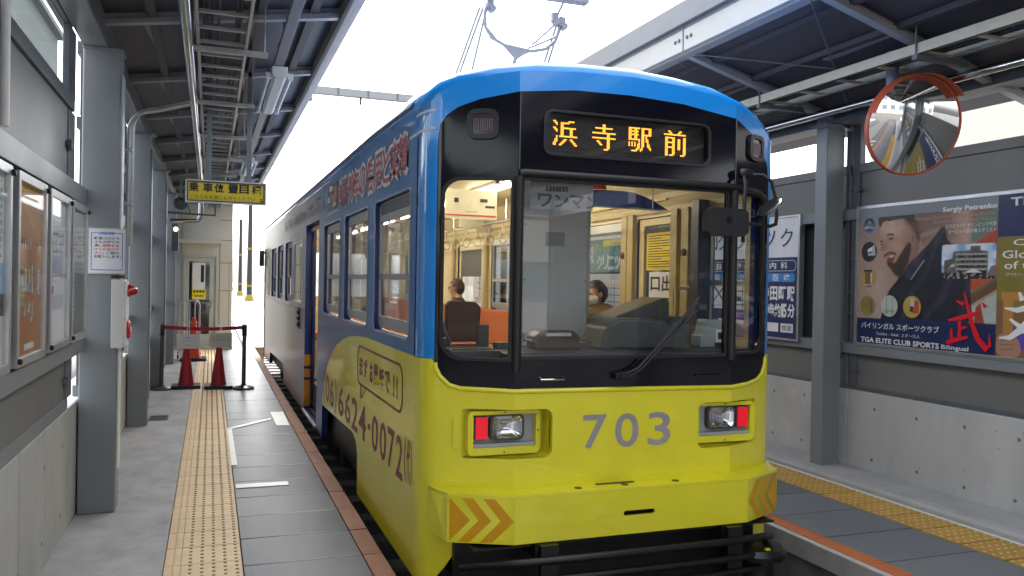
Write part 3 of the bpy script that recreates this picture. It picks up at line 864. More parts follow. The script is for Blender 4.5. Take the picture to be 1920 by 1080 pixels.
# =================================================================== FAR END: belt barrier, cones, hut
def stanchion(x, y, lab):
    t = thing("belt_post", lab, "barrier post", (x, y, 0), "belt posts of the barrier")
    mb = MB(); mb.lathe([(0.155, 0), (0.155, 0.02), (0.14, 0.034), (0.04, 0.06), (0.034, 0.08)], (x, y, 0), n=24); mb.build("base", POSTD, t, smooth=True)
    mb = MB(); mb.lathe([(0.030, 0.06), (0.030, 0.80)], (x, y, 0), n=16); mb.build("pole", POSTD, t, smooth=True)
    mb = MB(); mb.lathe([(0.034, 0.80), (0.036, 0.81), (0.036, 0.955), (0.030, 0.97)], (x, y, 0), n=16); mb.build("head", CHAS, t, smooth=True)
stanchion(-0.66, 13.15, "dark belt post beside the left pillar")
stanchion(0.49, 13.0, "dark belt post on the slabs near the platform edge")
mb = MB()
N = 14
pts = [(-0.63 + 1.09 * i / N, 13.13 - 0.13 * i / N, 0.925 - 0.024 * math.sin(math.pi * i / N)) for i in range(N + 1)]
for i in range(N):
    a, b = pts[i], pts[i + 1]
    mb.hexa([(a[0], a[1] - 0.001, a[2] - 0.026), (b[0], b[1] - 0.001, b[2] - 0.026), (b[0], b[1] + 0.001, b[2] - 0.026), (a[0], a[1] + 0.001, a[2] - 0.026),
             (a[0], a[1] - 0.001, a[2] + 0.026), (b[0], b[1] - 0.001, b[2] + 0.026), (b[0], b[1] + 0.001, b[2] + 0.026), (a[0], a[1] + 0.001, a[2] + 0.026)])
tag(mb.build("barrier_belt", BELT, smooth=False), "dark red belt stretched between the two posts", "belt")
def cone(x, y, s, lab, grp, col=CONER, base=True):
    t = thing("traffic_cone", lab, "traffic cone", (x, y, 0), grp)
    if base:
        mb = MB(); mb.plate(rrect(x - 0.205 * s, x + 0.205 * s, y - 0.205 * s, y + 0.205 * s, 0.05 * s, 3), [], lambda u, v, w: (u, v, w), 0, 0.05 * s); mb.build("base", CHAS, t, bevel=0.012)
    mb = MB(); mb.lathe([(0.118 * s, 0.045 * s), (0.105 * s, 0.10 * s), (0.034 * s, 0.66 * s), (0.030 * s, 0.70 * s), (0.018 * s, 0.705 * s)], (x, y, 0), n=24); mb.build("body", col, t, smooth=True)
    return t
cone(-0.325, 13.3, 1.0, "dark red traffic cone on the left holding the plain white card", "red cones under the barrier belt")
cone(0.135, 13.2, 1.0, "dark red traffic cone on the right holding the grey card", "red cones under the barrier belt")
cone(-0.30, 17.6, 1.22, "bright orange traffic cone standing by the hand truck", None, CONEO)
for (xa, xb, za, zb, yy, m_, lab, sd_) in ((-0.455, -0.14, 0.612, 0.826, 13.02, PAPER, "white paper card hung from the belt over the left cone", 21), (0.0, 0.312, 0.63, 0.846, 12.96, PAPERG, "greyish printed card hung from the belt over the right cone", 22)):
    t = thing("paper_sign", lab, "paper sign", ((xa + xb) / 2, yy, za), "cards hung from the barrier belt")
    mb = MB(); mb.box(xa, xb, yy, yy + 0.006, za, zb); mb.build("card", m_, t)
    mb = MB(); rr = random.Random(sd_)
    if sd_ == 21:
        mb.box(xa + 0.14, xa + 0.18, yy - 0.001, yy - 0.0003, zb - 0.058, zb - 0.045); mb.box(xa + 0.1, xa + 0.2, yy - 0.001, yy - 0.0003, za + 0.05, za + 0.056)
        for i in range(3): mb.box(xa + 0.06, xb - 0.06, yy - 0.001, yy - 0.0003, za + 0.10 + i * 0.03, za + 0.104 + i * 0.03)
    else:
        for i in range(5): mb.box(xa + 0.04 + i * 0.052, xa + 0.06 + i * 0.052, yy - 0.001, yy - 0.0003, za + 0.105, za + 0.125); mb.box(xa + 0.05 + i * 0.05, xa + 0.075 + i * 0.05, yy - 0.001, yy - 0.0003, za + 0.15, za + 0.156)
    mb.build("print", mat("ink_grey", (0.22, 0.22, 0.24), 0.6, var=0), t)
    mb = MB(); xm = (xa + xb) / 2
    for dx in (-0.05, 0.05): mb.tube((xm + dx * 0.3, yy - 0.003, zb - 0.004), (xm + dx * 0.2, yy + 0.06, 0.935), 0.003, 6)
    mb.build("string", PAPER, t)

# hand truck hoop by the hut
ht = thing("hand_truck", "silver tubular hand truck hoop standing by the hut door", "hand truck", (-0.4, 17.9, 0))
mb = MB(); mb.path([(-0.585, 17.9, 0.02), (-0.585, 17.9, 1.10), (-0.565, 17.9, 1.165), (-0.52, 17.9, 1.19), (-0.265, 17.9, 1.19), (-0.22, 17.9, 1.165), (-0.20, 17.9, 1.10), (-0.20, 17.9, 0.02)], 0.017, 10); mb.build("hoop", ALU, ht, smooth=True)
mb = MB()
for x in (-0.49, -0.39, -0.29): mb.tube((x, 17.9, 0.15), (x, 17.9, 1.175), 0.009)
for z in (0.15, 0.75): mb.tube((-0.585, 17.9, z), (-0.2, 17.9, z), 0.011)
mb.build("bar", ALU, ht)
mb = MB(); mb.box(-0.60, -0.18, 17.62, 17.9, 0.10, 0.125); mb.build("toe_plate", ALU, ht)
for x in (-0.6, -0.18):
    mb = MB(); mb.lathe([(0.07, -0.015), (0.075, 0), (0.07, 0.015)], (x, 17.95, 0.075), 'X', 14); mb.build("wheel", CHAS, ht, smooth=True)

# hut
HY = 20.4
hut = thing("hut", "pale grey station hut with glazed door at the far platform end", "hut", (-0.4, HY + 1.5, 0))
mb = MB()
mb.plate([(-2.4, 0), (-0.60, 0), (-0.60, 2.19), (0.17, 2.19), (0.17, 0), (0.47, 0), (0.47, 4.0), (-2.4, 4.0)], [], PY(HY), 0, 0.12)
mb.box(0.35, 0.47, HY + 0.122, HY + 3.2, 0, 4.0); mb.box(-2.4, -2.28, HY + 0.122, HY + 3.2, 0, 4.0); mb.box(-2.28, 0.35, HY + 3.08, HY + 3.2, 0, 4.0); mb.box(-2.4, 0.47, HY, HY + 3.2, 4.0, 4.12)
mb.build("wall", BLDG, hut)
mb = MB(); mb.box(-2.28, 0.35, HY + 0.122, HY + 3.07, 0.0, 0.02); mb.build("floor", DGREY, hut)
mb = MB(); mb.box(-1.6, 0.3, HY + 2.6, HY + 3.05, 0.02, 1.2); mb.box(-0.5, 0.05, HY + 1.2, HY + 1.6, 0.02, 1.05); mb.build("counter", DGREY, hut)
mb = MB()
for z in (1.35, 2.0, 2.53, 3.0): mb.box(0.185, 0.471, HY - 0.004, HY, z, z + 0.018)
for (xa, xb) in ((-1.0, 0.471),):
    for z in (3.35,): mb.box(xa, xb, HY - 0.004, HY, z, z + 0.018)
mb.box(0.185, 0.203, HY - 0.0045, HY - 0.0002, 0.55, 2.53); mb.box(0.40, 0.412, HY - 0.0045, HY - 0.0002, 0.55, 2.0)
mb.build("joint", BLDGD, hut)
mb = MB(); mb.box(-0.68, 0.21, HY - 0.45, HY, 2.44, 2.52); mb.build("awning", BLDG, hut, bevel=0.01)
mb = MB(); mb.box(-1.0, 0.5, HY - 0.25, HY, 0.0, 0.07); mb.build("step", CONC, hut, bevel=0.01)
mb = MB(); mb.plate(rrect(-0.60, 0.17, 0.02, 2.19, 0), [rrect(-0.54, 0.11, 0.08, 2.13, 0)], PY(HY), -0.02, 0.1); mb.build("door_frame", DOORM, hut, bevel=0.005)
mb = MB(); mb.plate(rrect(-0.538, 0.108, 0.082, 2.128, 0), [rrect(-0.47, -0.02, 0.34, 2.03, 0)], PY(HY), 0.02, 0.07)
dr = mb.build("door", DOORM, hut, bevel=0.004)
mb = MB(); mb.box(-0.47, -0.02, HY + 0.04, HY + 0.05, 0.34, 2.03); mb.build("pane", GL_S, dr)
mb = MB(); mb.box(0.02, 0.045, HY - 0.02, HY + 0.02, 0.98, 1.1); mb.tube((0.03, HY - 0.03, 1.04), (-0.06, HY - 0.03, 1.04), 0.012); mb.build("handle", ALU, dr)
mb = MB(); mb.box(-0.40, -0.12, HY + 0.036, HY + 0.039, 1.15, 2.0); mb.build("paper_notice", PAPER, dr)
mb = MB(); mb.box(-0.40, -0.10, HY + 0.031, HY + 0.034, 1.17, 1.39); mb.build("yellow_notice", SIGNY, dr)
mb = MB(); mb.box(-0.215, -0.145, HY + 0.031, HY + 0.034, 1.55, 1.95)
for i in range(4): mb.box(-0.375 + i * 0.065, -0.325 + i * 0.065, HY + 0.028, HY + 0.030, 1.31, 1.36); mb.box(-0.34 + i * 0.05, -0.305 + i * 0.05, HY + 0.028, HY + 0.030, 1.215, 1.25)
mb.build("notice_print", INK, dr)

# step beam at the platform end, kerb strip along the far track
mb = MB(); mb.box(0.62, 1.25, 20.95, 21.2, GZ, -0.02)
tag(mb.build("end_beam", mat("end_beam_brown", (0.20, 0.18, 0.15), 0.8)), "low brown concrete beam closing the far platform end beside the track", "beam")
mb = MB(); mb.box(0.95, 1.1, 24.5, 120, GZ, GZ + 0.10)
tag(mb.build("kerb", mat("far_kerb", (0.3, 0.3, 0.29), 0.7)), kind="structure")

# painted lines on the ground beyond the platform
mb = MB()
mb.plate([(1.25, 24), (1.40, 24), (3.6, 58), (3.4, 58)], [], lambda u, v, w: (u, v, GZ + 0.004 + w), 0, 0.002); mb.plate([(0.9, 36), (0.9, 36.3), (4.5, 44.3), (4.5, 44)], [], lambda u, v, w: (u, v, GZ + 0.008 + w), 0, 0.002)
tag(mb.build("road_marking", LINEW), kind="structure")
# utility poles along the line
def pole(x, y, h, r, lab, arms):
    t = thing("utility_pole", lab, "utility pole", (x, y, GZ), "utility poles beyond the platform")
    mb = MB(); mb.lathe([(r * 1.15, 0), (r, 0.4), (r * 0.75, h)], (x, y, GZ), n=14); mb.build("shaft", mat("pole_concrete", (0.045, 0.042, 0.04), 0.7), t, smooth=True)
    for z in (0.35, 1.25, 4.6):
        mb = MB(); mb.lathe([(r * 1.12, z), (r * 1.10, z + 0.2)], (x, y, GZ), n=14); mb.build("yellow_band", mat("pole_yellow", (0.34, 0.25, 0.02), 0.6), t, smooth=True)
    mb = MB(); mb.lathe([(r * 1.7, 0), (r * 1.6, 0.25), (r * 1.2, 0.5)], (x, y, GZ), n=14); mb.build("footing", mat("pole_yellow", (0.34, 0.25, 0.02), 0.6), t, smooth=True)
    if arms:
        mb = MB(); mb.box(x - 1.0, x + 1.0, y - 0.05, y + 0.05, GZ + h - 0.6, GZ + h - 0.5); mb.build("crossarm", STEELD, t)
        for dx in (-0.9, -0.4, 0.4, 0.9):
            mb = MB(); mb.lathe([(0.07, 0), (0.09, 0.1), (0.05, 0.25)], (x + dx, y, GZ + h - 0.5), n=8); mb.build("insulator", CHAS, t)
pole(3.3, 78, 9.6, 0.24, "tall dark utility pole with crossarm and yellow bands nearest the tram's far end", True)
pole(3.2, 100, 8.8, 0.22, "utility pole a little farther away, left of the crossarm pole", False)
pole(3.1, 140, 9.0, 0.22, "farthest thin utility pole close to the hut corner", False)

# pale houses far beyond (washed out by the light) and beside the station
def house(x0, x1, y0, y1, h, lab, wallc, face='Y'):
    t = thing("house", lab, "house", ((x0 + x1) / 2, (y0 + y1) / 2, GZ), "pale buildings around the station")
    hm = mat("house_wall_%d" % int(abs(x0)), wallc, 0.8, var=0.06, scale=0.6)
    mb = MB(); mb.box(x0, x1, y0, y1, GZ, h); mb.build("wall", hm, t)
    mb = MB(); mb.box(x0 - 0.3, x1 + 0.3, y0 - 0.3, y1 + 0.3, h, h + 0.25); mb.build("roof", mat("house_roof", (0.16, 0.16, 0.17), 0.7), t)
    wm = mat("house_window", (0.10, 0.13, 0.16), 0.15, var=0)
    nfl = int(h // 3)
    for f_ in range(nfl):
        z = GZ + 1.2 + f_ * 3.0
        if face == 'Y':
            nn = max(2, int((x1 - x0) // 2.6))
            for i in range(nn):
                xa = x0 + (x1 - x0) * (i + 0.25) / nn
                mb = MB(); mb.box(xa, xa + 1.3, y0 - 0.04, y0 + 0.02, z, z + 1.4); fr = mb.build("window", ALU, t)
                mb = MB(); mb.box(xa + 0.06, xa + 1.24, y0 - 0.05, y0 - 0.042, z + 0.06, z + 1.34); mb.build("pane", wm, fr)
        else:
            nn = max(2, int((y1 - y0) // 2.6)); xf = x1 if face == 'X+' else x0; s = 1 if face == 'X+' else -1
            for i in range(nn):
                ya = y0 + (y1 - y0) * (i + 0.25) / nn
                mb = MB(); mb.box(min(xf - 0.02 * s, xf + 0.04 * s), max(xf - 0.02 * s, xf + 0.04 * s), ya, ya + 1.3, z, z + 1.4); fr = mb.build("window", ALU, t)
                mb = MB(); mb.box(min(xf + 0.042 * s, xf + 0.05 * s), max(xf + 0.042 * s, xf + 0.05 * s), ya + 0.06, ya + 1.24, z + 0.06, z + 1.34); mb.build("pane", wm, fr)
house(-9, 2.4, 150, 165, 6.5, "pale two storey building in the bright distance behind the utility poles", (0.17, 0.165, 0.155))
house(-15, -7.9, 38, 50, 14.3, "grey green building seen through the window strip at upper left", (0.20, 0.215, 0.205))
house(19, 32, -2, 20, 7.5, "cream building glimpsed through the open strip above the right wall", (0.62, 0.59, 0.52), face='X-')
# =================================================================== RIGHT SIDE OF THE STATION
XR = 5.5
COLS_R = [-4.75, -1.15, 2.45, 6.03, 9.65, 13.25, 16.85]
cwr = thing("concrete_wall", "bare concrete wall with tie holes and small pits below the billboards on the right", "wall", (XR + 0.1, 6, 0.07))
y = -8.4
while y < 20:
    mb = MB(); mb.box(XR, XR + 0.25, y + 0.003, y + 1.797, 0.05, 0.76); mb.build("panel", WALLC, cwr, bevel=0.008)
    y += 1.8
mb = MB(); rr = random.Random(5)
for i in range(40):
    for z in (0.17, 0.62):
        yy = -0.3 + i * 0.46
        mb.lathe([(0.015, 0), (0.011, -0.0015)], (XR - 0.0005, yy + rr.uniform(-0.02, 0.02), z + rr.uniform(-0.015, 0.015)), 'X', 10)
tag(mb.build("tie_hole", PIT, cwr), kind="stuff")
mb = MB()
for i in range(300):
    yy = rr.uniform(1.5, 10); z = rr.uniform(0.1, 0.74); s_ = rr.choice([0.003, 0.003, 0.004, 0.006])
    mb.lathe([(s_, 0), (s_ * 0.6, -0.001)], (XR - 0.0004, yy, z), 'X', 6)
tag(mb.build("air_pit", PIT, cwr), kind="stuff")

def right_bay(y0, y1, label):
    t = thing("steel_screen", label, "screen wall", (XR, (y0 + y1) / 2, 0.8), "grey steel screens between the right columns")
    mb = MB(); mb.box(XR + 0.03, XR + 0.06, y0, y1 - 0.12, 0.80, 1.10); mb.build("lower_panel", PANEL, t)
    mb = MB(); mb.box(XR + 0.02, XR + 0.08, y0, y1, 0.765, 0.80); mb.build("sill", STEELD, t)
    mb = MB(); mb.box(XR - 0.02, XR + 0.14, y0, y1 - 0.003, 1.09, 1.19); mb.build("lower_rail", STEEL, t, bevel=0.004)
    mb = MB(); mb.box(XR - 0.02, XR + 0.14, y0, y1 - 0.003, 2.305, 2.405); mb.build("upper_rail", STEEL, t, bevel=0.004)
    mb = MB(); mb.box(XR + 0.10, XR + 0.13, y0, y1, 1.19, 2.305); mb.build("back_panel", PANELD, t)
    mb = MB(); mb.box(XR + 0.03, XR + 0.06, y0, y1 - 0.12, 2.405, 2.735); mb.build("upper_panel", PANEL, t)
    mb = MB(); mb.box(XR + 0.01, XR + 0.08, y0, y1 - 0.02, 2.735, 2.815); mb.build("window_sill", PANEL, t, bevel=0.004)
    mb = MB(); mb.box(XR - 0.02, XR + 0.10, y0, y1, 3.25, 3.36); mb.build("window_head", STEELD, t)
    for (a, b) in ((y1 - 0.12, y1 - 0.03), (y0 + 0.0, y0 + 0.05)):
        mb = MB()
        for (z0, z1) in ((0.802, 1.088), (1.192, 2.303), (2.407, 3.248)): mb.box(XR + 0.005, XR + 0.07, a, b, z0, z1)
        mb.build("post", STEELD, t, bevel=0.005)
    for z in (0.95, 1.45, 1.65, 1.95, 2.58):
        mb = MB(); mb.box(XR - 0.012, XR + 0.01, y1 - 0.13, y1 - 0.06, z - 0.02, z + 0.02); mb.tube((XR - 0.004, y1 - 0.17, z), (XR - 0.004, y1 - 0.02, z), 0.008); mb.build("clamp", STEELD, t)
rb = {0: "grey steel wall screen behind the camera on the right", 1: "grey steel wall screen on the right behind view seen in the round mirror",
      2: "grey steel wall screen carrying the large sports club billboard", 3: "grey steel wall screen carrying the navy and white clinic sign",
      4: "grey steel wall screen with the green clinic banner seen through the tram", 5: "grey steel wall screen on the right beyond the green banner"}
for i in range(0, 6):
    right_bay(COLS_R[i] + 0.002, COLS_R[i + 1], rb[i])
for i, y in enumerate(COLS_R[1:6]):
    lab = {6.03: "grey steel column between the clinic sign and the sports billboard", 9.65: "grey steel column on the right platform hidden behind the tram windows", 2.45: "grey steel column on the right just outside the picture, seen in the round mirror"}.get(y, "grey steel column farther along the right platform")
    t = thing("pillar", lab, "pillar", (5.34, y + 0.08, 0.07), "grey steel columns on the right platform")
    mb = MB(); mb.box(5.235, 5.44, y, y + 0.15, 0.06, 3.30); mb.build("shaft", STEEL, t, bevel=0.012)
    mb = MB(); mb.box(5.20, 5.47, y - 0.03, y + 0.18, 3.14, 3.17); mb.build("head_plate", STEEL, t)

# ---- sports club billboard
pb = thing("billboard", "large sports club billboard with a bearded man and red brush character", "billboard", (5.48, 4.5, 1.17))
BX = 5.486
mb = MB(); mb.plate(rrect(3.05, 5.912, 1.170, 2.421, 0.005, 2), [rrect(3.08, 5.885, 1.20, 2.393, 0)], PX(BX), -0.012, 0.02); mb.build("frame", ALU, pb, bevel=0.003)
mb = MB(); mb.box(BX, BX + 0.015, 3.075, 5.89, 1.195, 2.398); mb.build("board", NAVY, pb)
PM = []
def pm(name, col):
    m = mat(name, col, 0.35, var=0.10, scale=5)
    if m not in PM: PM.append(m)
    return PM.index(m)
B = MB(); layer = [0]
def P(pts, m, keep=False):
    """print polygon in poster fractions (s from the left edge, t from the bottom)"""
    if not keep: layer[0] += 1
    X = BX - 0.0004 - layer[0] * 0.00012
    tr = tessellate_polygon([[Vector((a, b, 0)) for a, b in pts]])
    B.add([(X, 5.885 - 1.4 * a, 1.2 + 1.193 * b) for a, b in pts], [tuple(t) for t in tr], m)
def PT(txt, s0, s1, t0, t1, m, bold=0.0):
    X = BX - 0.0004 - (layer[0] + 1) * 0.00012 - 0.001
    B.text(txt, (X, 5.885 - 1.4 * s0, 1.2 + 1.193 * t0), -EY, EZ, 1.4 * (s1 - s0), 1.193 * (t1 - t0), m, bold)
def smooth_poly(pts, it=2):
    for _ in range(it):
        o = []
        for i in range(len(pts)):
            a, b = pts[i], pts[(i + 1) % len(pts)]
            o += [(a[0] * .75 + b[0] * .25, a[1] * .75 + b[1] * .25), (a[0] * .25 + b[0] * .75, a[1] * .25 + b[1] * .75)]
        pts = o
    return pts
white = pm("print_white", (0.72, 0.72, 0.72)); navy = pm("print_navy", (0.010, 0.022, 0.085)); redb = pm("print_brush_red", (0.68, 0.008, 0.016)); blk = pm("print_dark", (0.03, 0.03, 0.035)); pale = pm("print_pale", (0.42, 0.46, 0.42))
wood = pm("print_wood", (0.20, 0.105, 0.05)); yel = pm("print_mustard", (0.40, 0.30, 0.06)); olive = pm("print_olive", (0.19, 0.16, 0.035)); org = pm("print_amber", (0.42, 0.20, 0.045)); red = pm("print_rust", (0.42, 0.07, 0.03)); sky = pm("print_sky", (0.26, 0.40, 0.60))
skin = pm("print_skin", (0.36, 0.20, 0.14)); skb = pm("print_skin_shade", (0.20, 0.10, 0.07)); bg2 = pm("print_tan_light", (0.40, 0.29, 0.22)); viol = pm("print_violet", (0.10, 0.06, 0.36)); bld = pm("print_building", (0.13, 0.12, 0.115))
import numpy as np
# the photographic print: a fine grid of coloured cells, soft edged like a printed photograph
GN, GM = 300, 252
gs, gt = np.meshgrid((np.arange(GN) + 0.5) / GN, (np.arange(GM) + 0.5) / GM)
px, py = gs * 1.4, gt * 1.193
nrng = np.random.RandomState(3)
def fnoise(k):
    g = nrng.rand(k + 2, k + 2); u, v = gs * k, gt * k; i, j = u.astype(int), v.astype(int); a_, b_ = u - i, v - j
    a_ = a_ * a_ * (3 - 2 * a_); b_ = b_ * b_ * (3 - 2 * b_)
    return (g[j, i] * (1 - a_) + g[j, i + 1] * a_) * (1 - b_) + (g[j + 1, i] * (1 - a_) + g[j + 1, i + 1] * a_) * b_
nz1, nz2, nz3 = fnoise(6), fnoise(22), fnoise(80)
def mk(poly, soft=0.012, wob=0.0):
    pts = [(a_ * 1.4, b_ * 1.193) for a_, b_ in poly]
    x, y = px + (nz2 - 0.5) * wob, py + (fnoise(30) - 0.5) * wob
    d2 = np.full(x.shape, 9.0); ins = np.zeros(x.shape, bool)
    for (x0, y0), (x1, y1) in zip(pts, pts[1:] + pts[:1]):
        dx, dy = x1 - x0, y1 - y0
        tt_ = np.clip(((x - x0) * dx + (y - y0) * dy) / (dx * dx + dy * dy + 1e-9), 0, 1)
        d2 = np.minimum(d2, (x - x0 - tt_ * dx) ** 2 + (y - y0 - tt_ * dy) ** 2)
        c_ = ((y0 > y) != (y1 > y)); ins ^= c_ & (x < (x1 - x0) * (y - y0) / (y1 - y0 + 1e-12) + x0)
    sd_ = np.sqrt(d2) * np.where(ins, 1, -1)
    return np.clip(0.5 + sd_ / soft, 0, 1)
img = np.zeros((GM, GN, 3))
def paint(m, c):
    global img
    c = np.asarray(c, float)
    img = img * (1 - m[..., None]) + (c if c.ndim == 3 else c[None, None, :]) * m[..., None]
def lerp(a_, b_, f): return np.asarray(a_)[None, None, :] * (1 - f[..., None]) + np.asarray(b_)[None, None, :] * f[..., None]
st_ = lambda e0, e1, v: np.clip((v - e0) / (e1 - e0), 0, 1) ** 2 * (3 - 2 * np.clip((v - e0) / (e1 - e0), 0, 1))
img = lerp((0.30, 0.19, 0.14), (0.42, 0.31, 0.25), st_(0.1, 0.9, nz1 * 0.5 + 0.5 * (1 - gt)))
paint(st_(0.86, 0.97, gt + 0.06 * (gs - 0.3)) * 0.8, (0.17, 0.085, 0.065))
paint(mk([(0.45, 0.70), (0.70, 0.80), (0.72, 1.02), (0.42, 1.02)], 0.09) * 0.9, lerp((0.15, 0.075, 0.06), (0.27, 0.17, 0.13), nz1))
paint(mk([(0.44, 0.74), (0.62, 0.80), (0.62, 0.83), (0.44, 0.77)], 0.03) * 0.5, (0.40, 0.33, 0.28))
paint(mk([(0.0, 0.45), (0.2, 0.52), (0.28, 0.2), (0.0, 0.15)], 0.12) * 0.5, (0.46, 0.35, 0.29))
paint(mk([(0.86, 0.72), (1.02, 0.84), (1.02, 0.43), (0.82, 0.40)], 0.02), lerp((0.30, 0.045, 0.02), (0.45, 0.085, 0.04), nz1))
paint(mk([(0.835, 0.70), (1.02, 0.82), (1.02, 0.95), (0.84, 0.86)], 0.03), (0.12, 0.19, 0.15))
paint(mk([(0.82, 0.38), (1.02, 0.53), (1.02, 0.43), (0.82, 0.30)], 0.012), lerp((0.12, 0.06, 0.03), (0.30, 0.18, 0.10), st_(0.0, 0.10, (gt - 0.33 - (gs - 0.83) * 0.72))))
paint(mk([(0.82, 0.15), (0.82, 0.28), (1.02, 0.41), (1.02, 0.15)], 0.015), lerp((0.30, 0.36, 0.33), (0.48, 0.50, 0.46), nz1))
paint(mk([(0.86, 0.15), (0.87, 0.30), (0.90, 0.33), (0.935, 0.15)], 0.012), (0.32, 0.06, 0.035))
# raised arm
arm_c = lerp((0.21, 0.115, 0.085), (0.44, 0.29, 0.22), st_(0.66, 0.80, gs + (nz2 - 0.5) * 0.03) * (1 - st_(0.80, 0.87, gs)))
paint(mk(smooth_poly([(0.655, 0.80), (0.69, 0.92), (0.705, 1.03), (0.872, 1.03), (0.86, 0.86), (0.831, 0.70), (0.677, 0.69)], 2), 0.014), arm_c)
# shirt
fold = np.clip(np.sin((gs * 9 - gt * 5 + nz1 * 1.6) * 3.1), 0, 1) ** 3
sh_c = lerp((0.010, 0.012, 0.024), (0.034, 0.038, 0.062), np.clip(fold * 0.7 + 0.3 * nz2, 0, 1))
paint(mk(smooth_poly([(0.248, 0.375), (0.287, 0.424), (0.337, 0.496), (0.382, 0.52), (0.508, 0.674), (0.607, 0.789), (0.658, 0.844), (0.677, 0.718), (0.841, 0.659), (0.836, 0.431), (0.852, 0.10), (0.172, 0.10), (0.23, 0.314)], 2), 0.010, 0.01), sh_c)
# neck, head
paint(mk(smooth_poly([(0.352, 0.591), (0.405, 0.655), (0.475, 0.776), (0.528, 0.684), (0.454, 0.60), (0.394, 0.535)]), 0.012), lerp((0.16, 0.08, 0.055), (0.36, 0.21, 0.15), st_(0.40, 0.51, gs)))
u_ = gs - 0.25; v_ = gt - 0.76
face = lerp((0.40, 0.235, 0.165), (0.52, 0.345, 0.265), np.clip(1 - ((gs - 0.27) / 0.12) ** 2 - ((gt - 0.84) / 0.09) ** 2, 0, 1))
face = face * (1 - 0.45 * st_(0.33, 0.50, gs + 0.10 * (0.8 - gt)))[..., None] * (0.92 + 0.16 * nz2)[..., None]
paint(mk(smooth_poly([(0.228, 0.955), (0.176, 0.85), (0.172, 0.79), (0.178, 0.752), (0.158, 0.712), (0.166, 0.688), (0.196, 0.682), (0.206, 0.655), (0.212, 0.626), (0.247, 0.571), (0.281, 0.525), (0.337, 0.50), (0.391, 0.557), (0.42, 0.613), (0.468, 0.657), (0.479, 0.703), (0.49, 0.774), (0.469, 0.886), (0.36, 0.945)]), 0.008), face)
paint(mk(smooth_poly([(0.192, 0.742), (0.176, 0.70), (0.190, 0.684), (0.222, 0.690), (0.236, 0.715), (0.215, 0.735)]), 0.02) * 0.55, (0.20, 0.10, 0.07))
paint(mk(smooth_poly([(0.176, 0.725), (0.166, 0.702), (0.178, 0.695), (0.190, 0.71)]), 0.012) * 0.6, (0.56, 0.38, 0.30))
paint(mk(smooth_poly([(0.29, 0.76), (0.35, 0.74), (0.36, 0.68), (0.31, 0.67), (0.27, 0.71)]), 0.05) * 0.35, (0.55, 0.36, 0.28))
paint(mk(smooth_poly([(0.418, 0.81), (0.447, 0.80), (0.456, 0.735), (0.436, 0.695), (0.415, 0.735)]), 0.008) * 0.8, (0.34, 0.19, 0.14))
paint(mk(smooth_poly([(0.425, 0.79), (0.442, 0.78), (0.445, 0.74), (0.43, 0.72)]), 0.012) * 0.7, (0.15, 0.07, 0.05))
# hair: dark top, faded sides
hx_ = lerp((0.016, 0.010, 0.008), (0.07, 0.045, 0.032), np.clip(np.sin(gs * 160 + nz2 * 9) * 0.5 + 0.4, 0, 1) * nz3)
paint(mk(smooth_poly([(0.345, 0.90), (0.44, 0.93), (0.488, 0.83), (0.485, 0.72), (0.447, 0.79), (0.415, 0.85)]), 0.035) * 0.75, hx_)
paint(mk(smooth_poly([(0.178, 0.845), (0.158, 0.917), (0.200, 0.972), (0.294, 1.0), (0.382, 0.982), (0.443, 0.930), (0.465, 0.868), (0.43, 0.872), (0.37, 0.902), (0.30, 0.905), (0.256, 0.893), (0.215, 0.897), (0.196, 0.885)], 2), 0.010, 0.012), hx_)
# beard and moustache
paint(mk(smooth_poly([(0.255, 0.652), (0.268, 0.60), (0.303, 0.592), (0.334, 0.645), (0.359, 0.678), (0.405, 0.745), (0.428, 0.72), (0.424, 0.649), (0.397, 0.578), (0.357, 0.480), (0.304, 0.505), (0.252, 0.565), (0.235, 0.59)]), 0.022, 0.015) * 0.93, hx_ * 0.8)
paint(mk(smooth_poly([(0.203, 0.642), (0.225, 0.664), (0.26, 0.676), (0.305, 0.668), (0.315, 0.645), (0.285, 0.655), (0.25, 0.656), (0.222, 0.64)]), 0.012, 0.008) * 0.9, hx_)
paint(mk(smooth_poly([(0.236, 0.622), (0.262, 0.652), (0.302, 0.656), (0.297, 0.618), (0.27, 0.592), (0.25, 0.60)]), 0.008), (0.17, 0.055, 0.045))
paint(mk(smooth_poly([(0.247, 0.630), (0.268, 0.648), (0.296, 0.650), (0.288, 0.634), (0.265, 0.632)]), 0.006) * 0.9, (0.58, 0.53, 0.48))
# eyes and brows
paint(mk(smooth_poly([(0.232, 0.78), (0.26, 0.793), (0.296, 0.785), (0.29, 0.752), (0.255, 0.745)]), 0.025) * 0.45, (0.16, 0.08, 0.06))
paint(mk(smooth_poly([(0.219, 0.783), (0.248, 0.810), (0.292, 0.802), (0.290, 0.788), (0.252, 0.793)]), 0.008) * 0.9, (0.03, 0.018, 0.014))
paint(mk(smooth_poly([(0.240, 0.764), (0.262, 0.776), (0.288, 0.770), (0.272, 0.757)]), 0.006) * 0.9, (0.05, 0.03, 0.028))
paint(mk([(0.246, 0.764), (0.254, 0.768), (0.254, 0.762)], 0.004) * 0.5, (0.5, 0.45, 0.42))
paint(mk(smooth_poly([(0.174, 0.747), (0.190, 0.762), (0.210, 0.750), (0.195, 0.742)]), 0.007) * 0.85, (0.035, 0.02, 0.016))
paint(mk(smooth_poly([(0.182, 0.730), (0.195, 0.738), (0.205, 0.730), (0.193, 0.724)]), 0.006) * 0.8, (0.05, 0.03, 0.028))
